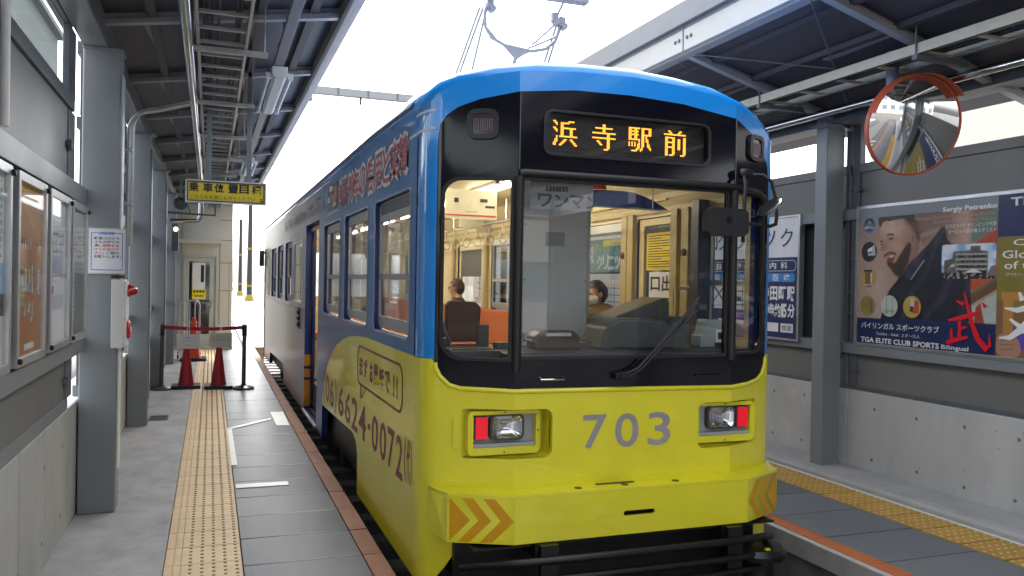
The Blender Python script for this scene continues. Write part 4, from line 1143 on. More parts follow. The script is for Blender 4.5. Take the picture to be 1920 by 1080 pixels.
# collar
paint(mk([(0.369, 0.525), (0.394, 0.565), (0.467, 0.639), (0.515, 0.690), (0.534, 0.675), (0.427, 0.465), (0.400, 0.465)], 0.008), lerp((0.014, 0.016, 0.030), (0.045, 0.05, 0.075), nz2))
paint(mk([(0.516, 0.61), (0.524, 0.606), (0.430, 0.472), (0.421, 0.476)], 0.004) * 0.7, (0.42, 0.38, 0.36))
# inset photograph of the building
ib = mk(rrect(0.643, 0.99, 0.48, 0.706, 0.014, 3), 0.004)
keep = img.copy()
img = lerp((0.20, 0.36, 0.62), (0.62, 0.68, 0.74), st_(0.35, 0.7, nz2 * 0.6 + nz1 * 0.4))
paint(mk([(0.66, 0.49), (0.66, 0.60), (0.715, 0.615), (0.72, 0.66), (0.83, 0.665), (0.83, 0.692), (0.895, 0.692), (0.895, 0.662), (0.94, 0.655), (0.94, 0.49)], 0.005), lerp((0.07, 0.065, 0.06), (0.17, 0.16, 0.15), nz3))
for z_ in (0.645, 0.612, 0.58, 0.548):
    paint(mk([(0.735, z_), (0.935, z_ - 0.002), (0.935, z_ - 0.012), (0.735, z_ - 0.010)], 0.004), (0.36, 0.36, 0.34)); paint(mk([(0.75, z_ - 0.013), (0.93, z_ - 0.014), (0.93, z_ - 0.027), (0.75, z_ - 0.026)], 0.004), lerp((0.015, 0.015, 0.017), (0.09, 0.09, 0.09), (nz3 > 0.6).astype(float)))
paint(mk([(0.60, 0.47), (0.60, 0.522), (1.02, 0.522), (1.02, 0.47)], 0.006), lerp((0.02, 0.02, 0.022), (0.25, 0.25, 0.25), (nz3 > 0.62).astype(float))); paint(mk([(0.795, 0.52), (0.85, 0.548), (0.905, 0.52)], 0.005), (0.62, 0.62, 0.6))
paint(mk([(0.672, 0.556), (0.73, 0.556), (0.73, 0.574), (0.672, 0.574)], 0.004) * (nz3 > 0.45), (0.5, 0.5, 0.48))
paint(mk([(0.93, 0.50), (0.96, 0.56), (1.02, 0.58), (1.02, 0.50)], 0.006), (0.16, 0.16, 0.15))
img = keep * (1 - ib[..., None]) + img * ib[..., None]
# navy strip at the foot
paint(st_(0.190, 0.182, gt - 0.012 * gs), lerp((0.008, 0.018, 0.075), (0.014, 0.028, 0.10), nz1))
img *= (0.93 + 0.14 * nz3)[..., None]
gv = [(BX - 0.0005, 5.885 - 1.4 * i / GN, 1.2 + 1.193 * j / GM) for j in range(GM + 1) for i in range(GN + 1)]
gf = [(j * (GN + 1) + i, j * (GN + 1) + i + 1, (j + 1) * (GN + 1) + i + 1, (j + 1) * (GN + 1) + i) for j in range(GM) for i in range(GN)]
pme = bpy.data.meshes.new("photo_print"); pme.from_pydata([tuple(Vector(v) - base_of(pb)) for v in gv], [], gf)
at = pme.color_attributes.new("print", 'FLOAT_COLOR', 'CORNER')
cols = np.ones((GM * GN, 4, 4), dtype=np.float32); cols[:, :, :3] = img.reshape(-1, 1, 3)
at.data.foreach_set("color", cols.ravel())
pmat = bpy.data.materials.new("printed_photograph"); pmat.use_nodes = True
pa = pmat.node_tree.nodes.new("ShaderNodeVertexColor"); pa.layer_name = "print"
pmat.node_tree.links.new(pa.outputs[0], pmat.node_tree.nodes["Principled BSDF"].inputs['Base Color']); pmat.node_tree.nodes["Principled BSDF"].inputs['Roughness'].default_value = 0.35
pme.materials.append(pmat)
link("photo_print", pme, pb)
layer[0] = 8
# round pictures down the left
asp = 1.193 / 1.4
def disc(s, t, r, m, n=22):
    P([(s + r * math.cos(2 * math.pi * i / n), t + r / asp * math.sin(2 * math.pi * i / n)) for i in range(n)], m)
def band(s, t, r, a, b, c, d, m):
    """rectangle clipped to lie inside the disc"""
    P([(s + r * a, t + r / asp * c), (s + r * b, t + r / asp * c), (s + r * b, t + r / asp * d), (s + r * a, t + r / asp * d)], m)
disc(0.089, 0.878, 0.068, white); disc(0.089, 0.878, 0.066, navy); disc(0.089, 0.878, 0.047, white); disc(0.089, 0.878, 0.045, navy)
P([(0.074, 0.888), (0.089, 0.913), (0.104, 0.888), (0.099, 0.888), (0.089, 0.903), (0.079, 0.888)], white)
for dx in (-0.022, 0.0, 0.022): P([(0.083 + dx, 0.885), (0.095 + dx, 0.885), (0.095 + dx, 0.880), (0.083 + dx, 0.880)], white)
PT("帝", 0.054, 0.076, 0.845, 0.872, white, 0.02); PT("塚", 0.078, 0.102, 0.845, 0.872, white, 0.02); PT("山", 0.104, 0.124, 0.848, 0.870, white, 0.02)
for i in range(26):
    a_ = 2 * math.pi * i / 26; s_, t_ = 0.089 + 0.0565 * math.cos(a_), 0.878 + 0.0565 / asp * math.sin(a_)
    P([(s_ - 0.003, t_ - 0.005), (s_ + 0.003, t_ - 0.005), (s_ + 0.003, t_ + 0.005), (s_ - 0.003, t_ + 0.005)], white, keep=i > 0)
disc(0.092, 0.679, 0.064, blk); P([(0.075, 0.69), (0.137, 0.73), (0.145, 0.65), (0.085, 0.65)], pale); P([(0.085, 0.70), (0.118, 0.715), (0.116, 0.69), (0.086, 0.68)], white); band(0.092, 0.679, 0.064, -0.5, 0.4, -0.15, -0.05, blk)
disc(0.091, 0.484, 0.064, yel); band(0.091, 0.484, 0.064, -0.45, 0.42, -0.6, 0.6, wood); band(0.091, 0.484, 0.064, -0.6, 0.5, 0.62, 0.8, navy); band(0.091, 0.484, 0.064, -0.5, 0.6, -0.72, -0.6, sky); band(0.091, 0.484, 0.064, -0.3, 0.4, -0.88, -0.74, redb); band(0.091, 0.484, 0.064, 0.3, 0.4, -0.5, 0.5, white)
disc(0.089, 0.279, 0.064, pm("print_gold_leaf", (0.26, 0.22, 0.06))); band(0.089, 0.279, 0.064, 0.25, 0.66, -0.7, 0.7, wood)
rr = random.Random(9)
for i in range(36):
    a_, r_ = rr.uniform(1.4, 5.0), rr.uniform(0.1, 0.92) * 0.06; s_, t_ = 0.089 + r_ * math.cos(a_), 0.279 + r_ / asp * math.sin(a_)
    P([(s_, t_), (s_ + 0.005, t_ + 0.002), (s_ + 0.003, t_ + 0.008)], blk, keep=i > 0)
disc(0.266, 0.282, 0.066, pale)
for dx in (-0.022, 0.024):
    P([(0.265 + dx, 0.25), (0.268 + dx, 0.25), (0.268 + dx, 0.345), (0.265 + dx, 0.345)], blk)
    disc(0.267 + dx, 0.242, 0.013, blk, 14); disc(0.267 + dx, 0.242, 0.010, pale, 14)
band(0.266, 0.282, 0.066, -0.7, 0.7, -0.5, -0.46, blk)
disc(0.441, 0.283, 0.066, yel); band(0.441, 0.283, 0.066, 0.1, 0.75, -0.6, 0.55, red); band(0.441, 0.283, 0.066, -0.2, 0.25, 0.0, 0.75, pale); band(0.441, 0.283, 0.066, -0.22, 0.12, -0.45, 0.05, blk)
# lettering
PT("Sergiy Petrenko", 0.646, 0.992, 0.914, 0.958, white, 0.022)
PT("Olympian, Ukrainian National Team Member", 0.448, 0.989, 0.876, 0.906, bg2, 0.0)
PT("European Championship Medalist", 0.585, 0.99, 0.845, 0.873, bg2, 0.0)
PT("元ウクライナ オリンピック代表", 0.667, 0.991, 0.812, 0.842, white, 0.0)
PT("ヨーロッパ選手権メダリスト", 0.687, 0.991, 0.776, 0.806, white, 0.0)
PT("バイリンガル スポーツクラブ", 0.042, 0.639, 0.112, 0.158, white, 0.012)
PT("Toddler - Adult  ２才～大人", 0.167, 0.504, 0.066, 0.092, white, 0.0)
PT("TGA ELITE CLUB SPORTS", 0.039, 0.64, 0.008, 0.046, white, 0.03)
PT("Bilingual", 0.656, 0.835, 0.002, 0.040, white, 0.01)
# brush character in red
def brush(pts, ws, m):
    L_, R_ = [], []
    for i, p in enumerate(pts):
        a = Vector(pts[max(0, i - 1)]); b = Vector(pts[min(len(pts) - 1, i + 1)])
        d = (b - a).normalized(); nn = Vector((-d.y, d.x)) * ws[i]
        L_.append((p[0] + nn.x, p[1] + nn.y * 1.15)); R_.append((p[0] - nn.x, p[1] - nn.y * 1.15))
    P(L_ + R_[::-1], m)
brush([(0.70, 0.205), (0.78, 0.225), (0.86, 0.252), (0.895, 0.262)], [0.006, 0.012, 0.012, 0.008], redb)
brush([(0.75, 0.335), (0.80, 0.315)], [0.004, 0.012], redb)
brush([(0.80, 0.395), (0.825, 0.30), (0.85, 0.20), (0.89, 0.10), (0.945, 0.035), (0.965, 0.06), (0.962, 0.13)], [0.004, 0.010, 0.014, 0.016, 0.018, 0.010, 0.002], redb)
brush([(0.915, 0.33), (0.935, 0.30)], [0.004, 0.012], redb)
brush([(0.775, 0.205), (0.775, 0.10)], [0.010, 0.011], redb)
brush([(0.72, 0.15), (0.725, 0.075)], [0.008, 0.010], redb)
brush([(0.775, 0.155), (0.82, 0.168)], [0.009, 0.006], redb)
brush([(0.69, 0.055), (0.75, 0.078), (0.83, 0.105)], [0.012, 0.013, 0.006], redb)
# right half: navy over olive with wooden frame and white brush stroke
P([(1.0, 0), (2.0, 0), (2.0, 1), (1.0, 1)], navy); P([(1.0, 0.0), (2.0, 0.0), (2.0, 0.74), (1.0, 0.74)], olive)
P([(1.0, 0), (1.35, 0), (1.35, 0.20), (1.0, 0.36)], wood)
P([(1.04, 0.0), (1.10, 0.0), (1.10, 0.38), (1.04, 0.38)], org); P([(1.03, 0.35), (1.5, 0.35), (1.5, 0.40), (1.03, 0.40)], org); P([(1.10, 0.05), (1.4, 0.05), (1.4, 0.25), (1.10, 0.2)], viol)
P(smooth_poly([(1.005, 0.0), (1.0, 0.10), (1.03, 0.15), (1.09, 0.13), (1.14, 0.11), (1.15, 0.0)]), skin)
for i in range(3): P([(1.03, 0.04 + i * 0.03), (1.11, 0.05 + i * 0.03), (1.11, 0.055 + i * 0.03), (1.03, 0.045 + i * 0.03)], skb)
brush([(1.02, 0.115), (1.08, 0.12), (1.14, 0.17), (1.2, 0.26)], [0.004, 0.014, 0.020, 0.010], white)
brush([(1.05, 0.30), (1.12, 0.29), (1.25, 0.33)], [0.004, 0.014, 0.018], white); brush([(1.08, 0.235), (1.14, 0.19), (1.25, 0.10)], [0.006, 0.014, 0.024], white); brush([(1.13, 0.40), (1.15, 0.35)], [0.006, 0.016], white)
PT("TEZUKAYAMA", 1.073, 1.78, 0.925, 0.978, white, 0.02)
PT("Creating", 1.091, 1.45, 0.672, 0.722, white, 0.01); PT("Global Leaders", 1.03, 1.62, 0.606, 0.655, white, 0.01); PT("of the Future", 1.043, 1.55, 0.540, 0.588, white, 0.01); PT("グローバルリーダー", 1.05, 1.35, 0.500, 0.518, white, 0.0)
B.build("poster_print", PM, pb, fixn=False)

# second dark billboard farther right (outside the frame, shows in the round mirror)
b2 = thing("billboard", "dark billboard of many small pictures on the right wall, seen in the round mirror", "billboard", (5.48, 0.6, 1.17))
mb = MB(); mb.plate(rrect(-0.9, 2.0, 1.17, 2.42, 0.005, 2), [rrect(-0.87, 1.97, 1.2, 2.39, 0)], PX(BX), -0.012, 0.02); mb.build("frame", ALU, b2)
mb = MB(); mb.box(BX, BX + 0.015, -0.88, 1.98, 1.195, 2.395); mb.build("board", mat("print_black", (0.03, 0.03, 0.04), 0.4), b2)
mb = MB(); rr = random.Random(4)
for i in range(60):
    y_, z_, w_, h_ = rr.uniform(-0.8, 1.7), rr.uniform(1.22, 2.2), rr.uniform(0.08, 0.25), rr.uniform(0.06, 0.18)
    mb.box(BX - 0.001 - i * 0.00004, BX - 0.0005 - i * 0.00004, y_, y_ + w_, z_, z_ + h_, rr.randrange(5))
mb.build("poster_print", [PAPER, SIGNY, SKYB, INK, mat("print_brown", (0.2, 0.1, 0.07), 0.4)], b2)

# ---- clinic sign
cs = thing("clinic_sign", "tall navy and white clinic sign with Japanese text between tram and column", "sign board", (5.48, 7.5, 1.14))
ya, yb, z0, z1 = 8.32, 6.63, 1.144, 2.405
mb = MB(); mb.plate(rrect(yb, ya, z0, z1, 0.008, 2), [rrect(yb + 0.03, ya - 0.03, z0 + 0.02, z1 - 0.02, 0)], PX(BX - 0.03), -0.01, 0.05); mb.build("frame", ALU, cs, bevel=0.003)
mb = MB(); mb.box(BX - 0.03, BX, yb + 0.02, ya - 0.02, z0 + 0.015, z1 - 0.015); mb.build("board", WHT, cs)
D = MB(); XB = BX - 0.03
def dq(y0_, y1_, za, zb, mi, d=0.001, r=0.0):
    D.plate(rrect(min(y0_, y1_), max(y0_, y1_), za, zb, r, 4), [], PX(XB), -d - 0.0005, -d, mi)
def dt(txt, yl, yr, za, zb, mi, bold=0.02, d=0.004):
    D.text(txt, (XB - d, yl, za), -EY, EZ, yl - yr, zb - za, mi, bold)
dq(yb + 0.035, ya - 0.03, z0 + 0.022, 1.985, 1)
for ch, c_ in (("ロ", 8.13), ("ク", 7.93), ("リ", 7.62), ("ニ", 7.38), ("ッ", 7.10), ("ク", 6.83)):
    dt(ch, c_ + 0.10, c_ - 0.085, 2.09, 2.275, 1, 0.0)
D.plate(rrect(6.685, 8.22, 1.845, 1.955, 0.052, 5), [rrect(6.69, 8.214, 1.850, 1.950, 0.048, 5)], PX(XB), -0.003, -0.002, 0)
for ch, c_ in (("脳", 8.00), ("神", 7.80), ("経", 7.63), ("外", 7.47), ("科", 7.30), ("・", 7.18), ("内", 7.04), ("科", 6.865)):
    dt(ch, c_ + 0.055, c_ - 0.05, 1.867, 1.937, 0, 0.02) if ch != "・" else dt(ch, c_ + 0.012, c_ - 0.012, 1.895, 1.912, 0, 0)
dq(6.70, 8.22, 1.735, 1.825, 2, 0.002, 0.04)
for ch, c_ in (("脳", 8.03), ("ド", 7.88), ("ッ", 7.74), ("ク", 7.57), ("・", 7.40), ("在", 7.30), ("宅", 7.16), ("医", 6.99), ("療", 6.82)):
    dt(ch, c_ + 0.05, c_ - 0.045, 1.749, 1.812, 0, 0.01) if ch != "・" else dt(ch, c_ + 0.01, c_ - 0.01, 1.776, 1.79, 0, 0)
dq(7.45, 8.18, 1.43, 1.70, 0, 0.002, 0.0)
# little street map
for (u0, v0, u1, v1, w_, c_) in ((8.10, 1.69, 7.88, 1.50, 0.012, 1), (7.88, 1.69, 8.17, 1.45, 0.012, 3), (7.75, 1.69, 7.75, 1.44, 0.006, 1), (7.66, 1.69, 7.66, 1.44, 0.006, 1), (7.55, 1.69, 7.55, 1.44, 0.006, 1), (7.80, 1.63, 7.46, 1.63, 0.006, 1), (7.80, 1.48, 7.46, 1.48, 0.006, 1)):
    d_ = Vector((u1 - u0, v1 - v0)).normalized(); nx = Vector((-d_.y, d_.x)) * w_
    D.add([(XB - 0.0045, u0 + nx.x, v0 + nx.y), (XB - 0.0045, u1 + nx.x, v1 + nx.y), (XB - 0.0045, u1 - nx.x, v1 - nx.y), (XB - 0.0045, u0 - nx.x, v0 - nx.y)], [(0, 1, 2, 3)], c_)
dq(7.57, 7.65, 1.52, 1.57, 1, 0.005); dq(7.46, 7.52, 1.56, 1.60, 3, 0.005); dt("寺田町駅", 8.15, 7.93, 1.455, 1.475, 3, 0.0, 0.007)
for ch, c_ in (("寺", 7.15), ("田", 7.02), ("町", 6.885), ("駅", 6.755)): dt(ch, c_ + 0.06, c_ - 0.058, 1.545, 1.69, 0, 0.035)
for ch, c_, w_ in (("徒", 7.18, 0.055), ("歩", 7.06, 0.055), ("約", 6.955, 0.052), ("1", 6.88, 0.018), ("5", 6.84, 0.026), ("分", 6.745, 0.058)): dt(ch, c_ + w_, c_ - w_, 1.375, 1.515, 0, 0.035)
dq(6.94, 7.42, 1.225, 1.315, 0, 0.002); dq(6.715, 6.905, 1.225, 1.315, 0, 0.002)
dt("検索", 6.885, 6.735, 1.240, 1.300, 1, 0.0)
dq(7.47, 8.0, 1.235, 1.315, 0, 0.002); dt("クリニック", 7.80, 7.49, 1.25, 1.30, 1, 0.0); dt("北区田辺3丁目", 7.85, 7.48, 1.345, 1.395, 0, 0.0)
D.build("print", [WHT, NAVY, SKYB, INKR], cs, fixn=False)

# green clinic banner and map boards farther along (seen through the tram)
gb = thing("clinic_banner", "green clinic banner with white lettering seen through the tram's right windows", "banner", (5.48, 10.8, 1.86))
mb = MB(); mb.box(BX - 0.02, BX, 10.05, 12.3, 1.86, 2.39); mb.build("board", GREENP, gb, bevel=0.003)
mb = MB()
mb.box(BX - 0.0215, BX - 0.0205, 10.06, 12.28, 2.34, 2.385, 0); mb.box(BX - 0.0215, BX - 0.0205, 10.3, 11.0, 2.24, 2.33, 1)
for ch, c_, h_ in (("科", 11.38, 0.36), ("ク", 11.08, 0.22), ("リ", 10.88, 0.22), ("ニ", 10.70, 0.20), ("ッ", 10.50, 0.2), ("ク", 10.30, 0.22)):
    mb.text(ch, (BX - 0.023, c_ + 0.12, 1.89), -EY, EZ, 0.2, h_, 0, 0.035)
mb.build("print", [WHT, SIGNY], gb, fixn=False)
mp_ = thing("map_board", "white map board hanging below the green clinic banner", "sign board", (5.48, 10.8, 1.3))
mb = MB(); mb.box(BX - 0.02, BX, 10.05, 12.3, 1.18, 1.83); mb.build("board", WHT, mp_, bevel=0.003)
mb = MB()
for i in range(5): mb.box(BX - 0.0222, BX - 0.0212, 10.2 + i * 0.2, 10.215 + i * 0.2, 1.3, 1.75); mb.box(BX - 0.0234, BX - 0.0226, 10.2, 11.2, 1.32 + i * 0.1, 1.33 + i * 0.1)
mb.text("土", (BX - 0.025, 10.36, 1.66), -EY, EZ, 0.09, 0.08); mb.lathe([(0.03, 0), (0.03, -0.001)], (BX - 0.0245, 10.3, 1.56), 'X', 14)
mb.build("print", INK, mp_, fixn=False)
for (y0_, y1_, lab) in ((13.4, 15.2, "white sheet of small print on the right wall seen past the hanging straps"), (15.6, 17.4, "white advertising board on the right wall seen through the tram's rear windows")):
    t = thing("wall_board", lab, "sign board", (5.48, y0_, 1.2))
    mb = MB(); mb.box(BX - 0.02, BX, y0_, y1_, 1.2, 2.38); mb.build("board", WHT, t)
    mb = MB(); rr = random.Random(int(y0_))
    for i in range(26): u_ = rr.uniform(y0_ + 0.1, y1_ - 0.35); v_ = rr.uniform(1.3, 2.3); mb.box(BX - 0.022, BX - 0.021, u_, u_ + rr.uniform(0.1, 0.3), v_, v_ + 0.02)
    mb.build("print", mat("ink_grey", (0.2, 0.2, 0.2), 0.6), t)

# ---- canopy right
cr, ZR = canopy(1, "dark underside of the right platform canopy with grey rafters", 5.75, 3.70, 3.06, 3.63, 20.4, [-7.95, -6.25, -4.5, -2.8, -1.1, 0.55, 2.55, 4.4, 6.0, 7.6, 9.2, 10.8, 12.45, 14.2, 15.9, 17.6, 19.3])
mb = MB(); mb.box(3.66, 3.70, -9.2, 20.4, 3.63, 3.81); mb.build("edge_beam", mat("edge_beam_light", (0.34, 0.335, 0.325), 0.4, var=0.06, scale=2), cr, bevel=0.004)
mb = MB(); mb.box(3.70, 3.80, -9.2, 20.4, 3.615, 3.632); mb.build("edge_flange", RAFT, cr)
mb = MB(); mb.box(3.62, 3.66, -9.2, 20.4, 3.84, 4.03); mb.box(3.66, 3.72, -9.2, 20.4, 3.811, 3.86); mb.build("gutter", STEELD, cr, bevel=0.006)
for y in (5.95,):
    mb = MB(); mb.box(3.655, 3.66, y - 0.006, y + 0.006, 3.63, 3.85)
    for dy in (-0.12, -0.06, 0.06, 0.12): mb.lathe([(0.016, 0), (0.016, -0.008), (0.008, -0.014)], (3.66, y + dy, 3.73), 'X', 8)
    mb.build("splice_bolt", STEELD, cr)
mb = MB(); mb.box(5.28, 5.52, -9.2, 20.4, 3.17, 3.25); mb.build("eaves_beam", STEELD, cr)
# tie rods and turnbuckle
for y in (4.4, 6.05, 9.4):
    for (ya_, yb_) in ((0.1, 1.5), (1.5, 0.1)):
        mb = MB(); mb.tube((3.75, y + ya_, 3.60), (5.4, y + yb_, 3.20), 0.006, 6); mb.build("tie_rod", STEELD, cr)
# cable tray right, pipe, tray hangers
ctr = thing("cable_tray", "pale grey cable tray running under the right canopy above the round mirror", "cable tray", (4.65, 6, 3.3))
for x in (4.5, 4.79):
    mb = MB(); mb.box(x - 0.012, x + 0.012, -8, 19, 3.285, 3.36); mb.box(x - 0.02, x + 0.02, -8, 19, 3.285, 3.292); mb.build("side_rail", TRAYW, ctr, bevel=0.002)
mb = MB(); mb.box(4.512, 4.778, 0, 0.035, 3.29, 3.305); rg2 = mb.build("rung", TRAYW, ctr); rg2.location = Vector((0, 0.5, 0))
for k in range(1, 34): inst(rg2, "rung", ctr, (0, 0.5 + k * 0.42, 0))
for k in range(8):
    y = 2.6 + k * 1.7
    mb = MB(); mb.box(4.47, 4.95, y, y + 0.045, 3.245, 3.283); mb.build("support_arm", STEELD, ctr, bevel=0.003)
    mb = MB(); mb.tube((4.48, y + 0.02, 3.25), (4.48, y + 0.02, ZR(4.48) + 0.08), 0.006, 6); mb.build("hanger_rod", STEELD, ctr)
    mb = MB(); mb.tube((4.90, y + 0.02, 3.25), (4.90, y + 0.02, ZR(4.9) + 0.08), 0.006, 6); mb.build("hanger_rod", STEELD, ctr)
for j in range(4):
    mb = MB(); mb.path([(4.56 + j * 0.045 + random.uniform(-0.01, 0.01), -8 + i * 1.5, 3.318) for i in range(18)], 0.010, 6); mb.build("cable", CABLE, ctr, smooth=True)
mb = MB(); mb.path([(5.0, -8, 3.205), (5.0, 6, 3.205), (5.0, 19, 3.205)], 0.033, 14)
tag(mb.build("steel_pipe", INOX, smooth=True), "shiny stainless pipe running under the right canopy beside the cable tray", "pipe")

# ---- round convex mirror hanging from the canopy
cm = thing("convex_mirror", "round orange rimmed convex mirror hanging from the right canopy", "convex mirror", (4.77, 4.6, 2.87))
Cn = Vector((4.77, 4.6, 2.87)); rM = 0.352
nrm = Vector((-0.22, -0.945, -0.24)).normalized()
ax = nrm.cross(EZ).normalized(); ay = ax.cross(nrm).normalized()
def mpt(r, a, d): return Cn + ax * (r * math.cos(a)) + ay * (r * math.sin(a)) + nrm * d
mb = MB(); NS, NR = 48, 10; Rs = 1.15
vs = [Cn + nrm * (Rs - math.sqrt(Rs * Rs - 0) + 0.058)]; fs = []
dome = lambda r: 0.058 - (Rs - math.sqrt(Rs * Rs - r * r))
vs = [mpt(0, 0, dome(0))]
for i in range(1, NR + 1):
    r = rM * i / NR
    vs += [mpt(r, 2 * math.pi * k / NS, dome(r)) for k in range(NS)]
for k in range(NS): fs.append((0, 1 + k, 1 + (k + 1) % NS))
for i in range(NR - 1):
    for k in range(NS): fs.append((1 + i * NS + k, 1 + (i + 1) * NS + k, 1 + (i + 1) * NS + (k + 1) % NS, 1 + i * NS + (k + 1) % NS))
mb.add(vs, fs); mb.build("mirror_glass", MIRR, cm, smooth=True)
mb = MB()
prof = [(rM - 0.004, 0.004), (rM + 0.003, 0.012), (rM + 0.010, 0.008), (rM + 0.012, -0.03), (rM - 0.02, -0.05)]
vs = [mpt(r, 2 * math.pi * k / NS, d) for r, d in prof for k in range(NS)]
fs = [(i * NS + k, i * NS + (k + 1) % NS, (i + 1) * NS + (k + 1) % NS, (i + 1) * NS + k) for i in range(len(prof) - 1) for k in range(NS)]
fs.append(tuple((len(prof) - 1) * NS + k for k in range(NS)))
mb.add(vs, fs); mb.build("rim", MORG, cm, smooth=True)
mb = MB(); aa = [R(12 + 130 * i / 26) for i in range(27)]
vs = []
for a_ in aa: vs += [mpt(rM + 0.010, a_, -0.02), mpt(rM + 0.014, a_, 0.085), mpt(rM + 0.018, a_, 0.085), mpt(rM + 0.014, a_, -0.02)]
fs = []
for i in range(26):
    for k in range(4): fs.append((i * 4 + k, i * 4 + (k + 1) % 4, (i + 1) * 4 + (k + 1) % 4, (i + 1) * 4 + k))
fs += [(0, 1, 2, 3), (104, 105, 106, 107)]
mb.add(vs, fs); mb.build("hood", MORG, cm, smooth=True)
mb = MB(); pc = Vector((4.70, 4.74, 2.87))
mb.path([(pc.x, pc.y, 2.85), (pc.x, pc.y, ZR(pc.x) + 0.08)], 0.045, 18); mb.build("pole", mat("pole_bluegrey", (0.12, 0.16, 0.20), 0.45), cm, smooth=True)
mb = MB(); mb.path([Cn - nrm * 0.05, pc], 0.03, 12); mb.box(pc.x - 0.06, pc.x + 0.06, pc.y - 0.06, pc.y + 0.06, ZR(pc.x) + 0.0, ZR(pc.x) + 0.06); mb.build("bracket", STEELD, cm)

# ---- gantry beam, span wires
gt = thing("gantry", "pale horizontal catenary gantry beam crossing the sky behind the tram", "gantry", (2, 20.9, 6.4))
gm = mat("gantry_white", (0.30, 0.31, 0.33), 0.5, var=0.05)
mb = MB(); mb.box(-2.0, 10, 20.8, 21.0, 6.28, 6.46); mb.build("beam", gm, gt)
mb = MB()
for i in range(16): mb.box(-1.6 + i * 0.75, -1.56 + i * 0.75, 20.795, 20.799, 6.28, 6.46)
mb.build("stiffener", STEELD, gt)
for x in (-2.6, 9.8):
    mb = MB(); mb.box(x - 0.12, x + 0.12, 20.79, 21.02, GZ, 6.5); mb.build("post", gm, gt)
for x in (1.0, 2.27, 3.5):
    mb = MB(); mb.path([(x, 20.9, 6.28), (x, 20.9, 6.10)], 0.03, 8); mb.build("insulator", CHAS, gt)
for (a, b, lab) in (((-2.6, 20.7, 6.1), (9.8, 20.7, 6.05), "thin span wire just below the gantry beam"), ((0.2, 27, 5.3), (9, 27, 5.2), "thin lower span wire over the far track")):
    mb = MB(); mb.path([a, ((a[0] + b[0]) / 2, a[1], (a[2] + b[2]) / 2 - 0.05), b], 0.012, 6)
    tag(mb.build("span_wire", mat("wire_grey", (0.25, 0.25, 0.27), 0.5), smooth=True), lab, "wire", "span wires over the track")
# =================================================================== TRAM
XC, HW, YK = 2.27, 1.165, 4.21
tram = thing("tram", "blue and yellow tram car numbered 703 standing at the platform", "tram", (XC, 11.5, GZ))
YB0, YB1 = 4.60, 18.5
FT = [(0, 4.21), (0.70, 4.21), (1.03, 4.366), (1.085, 4.393), (1.115, 4.415), (1.138, 4.445), (1.154, 4.49), (1.162, 4.54), (1.165, 4.60), (1.3, 4.60)]
def fy(x):
    d = abs(x - XC)
    for (a, ya_), (b, yb_) in zip(FT, FT[1:]):
        if d <= b: return ya_ + (yb_ - ya_) * (d - a) / (b - a)
    return 4.60
def fnorm(x):
    e = 1e-3; t_ = Vector((2 * e, fy(x + e) - fy(x - e), 0)).normalized()
    return Vector((t_.y, -t_.x, 0))           # outward (towards -Y)
def front_piece(name, outer, holes, off, thick, mats, parent=tram, bevel=0.0, **kw):
    """plate following the faceted front; off = proud of the skin, thick goes inwards"""
    m = MB(); m.plate(outer, holes, lambda u, v, w: (u, w, v), -off, thick - off, 0)
    me = bpy.data.meshes.new(name); me.from_pydata(m.v, [], m.f)
    bm = bmesh.new(); bm.from_mesh(me)
    bmesh.ops.remove_doubles(bm, verts=bm.verts, dist=1e-6)
    for d, _ in FT[1:-1]:
        for s_ in (-1, 1):
            bmesh.ops.bisect_plane(bm, geom=bm.verts[:] + bm.edges[:] + bm.faces[:], plane_co=(XC + s_ * d, 0, 0), plane_no=(1, 0, 0), dist=1e-6)
    for v in bm.verts:
        x, w, z = v.co
        n = fnorm(x) if w < 0 else Vector((0, -1, 0))
        v.co = Vector((x, fy(x), z)) - n * w if w < 0 else Vector((x, fy(x) + w, z))
    bmesh.ops.recalc_face_normals(bm, faces=bm.faces)
    bm.to_mesh(me); bm.free()
    for mm in (mats if isinstance(mats, (list, tuple)) else [mats]): me.materials.append(mm)
    b = base_of(parent)
    me.transform(Matrix.Translation(-b))
    me.polygons.foreach_set('use_smooth', [True] * len(me.polygons))
    try: me.set_sharp_from_angle(angle=R(24))
    except Exception: pass
    return link(name, me, parent, (0, 0, 0), bevel, kw.get('label'))

# outlines (x, z)
mask_top = [(1.168, 2.46), (1.178, 2.545), (1.205, 2.592), (1.266, 2.640), (1.372, 2.682), (1.571, 2.724), (1.905, 2.762), (2.25, 2.766), (2.6, 2.748), (2.97, 2.694), (3.15, 2.63), (3.26, 2.555), (3.325, 2.46), (3.345, 2.36)]
mask_bot = [(3.345, 1.26), (3.335, 1.19), (3.305, 1.135), (3.25, 1.103), (3.15, 1.088), (2.97, 1.084), (1.57, 1.098), (1.30, 1.104), (1.24, 1.122), (1.195, 1.165), (1.175, 1.215), (1.168, 1.27)]
mask_out = mask_bot + mask_top
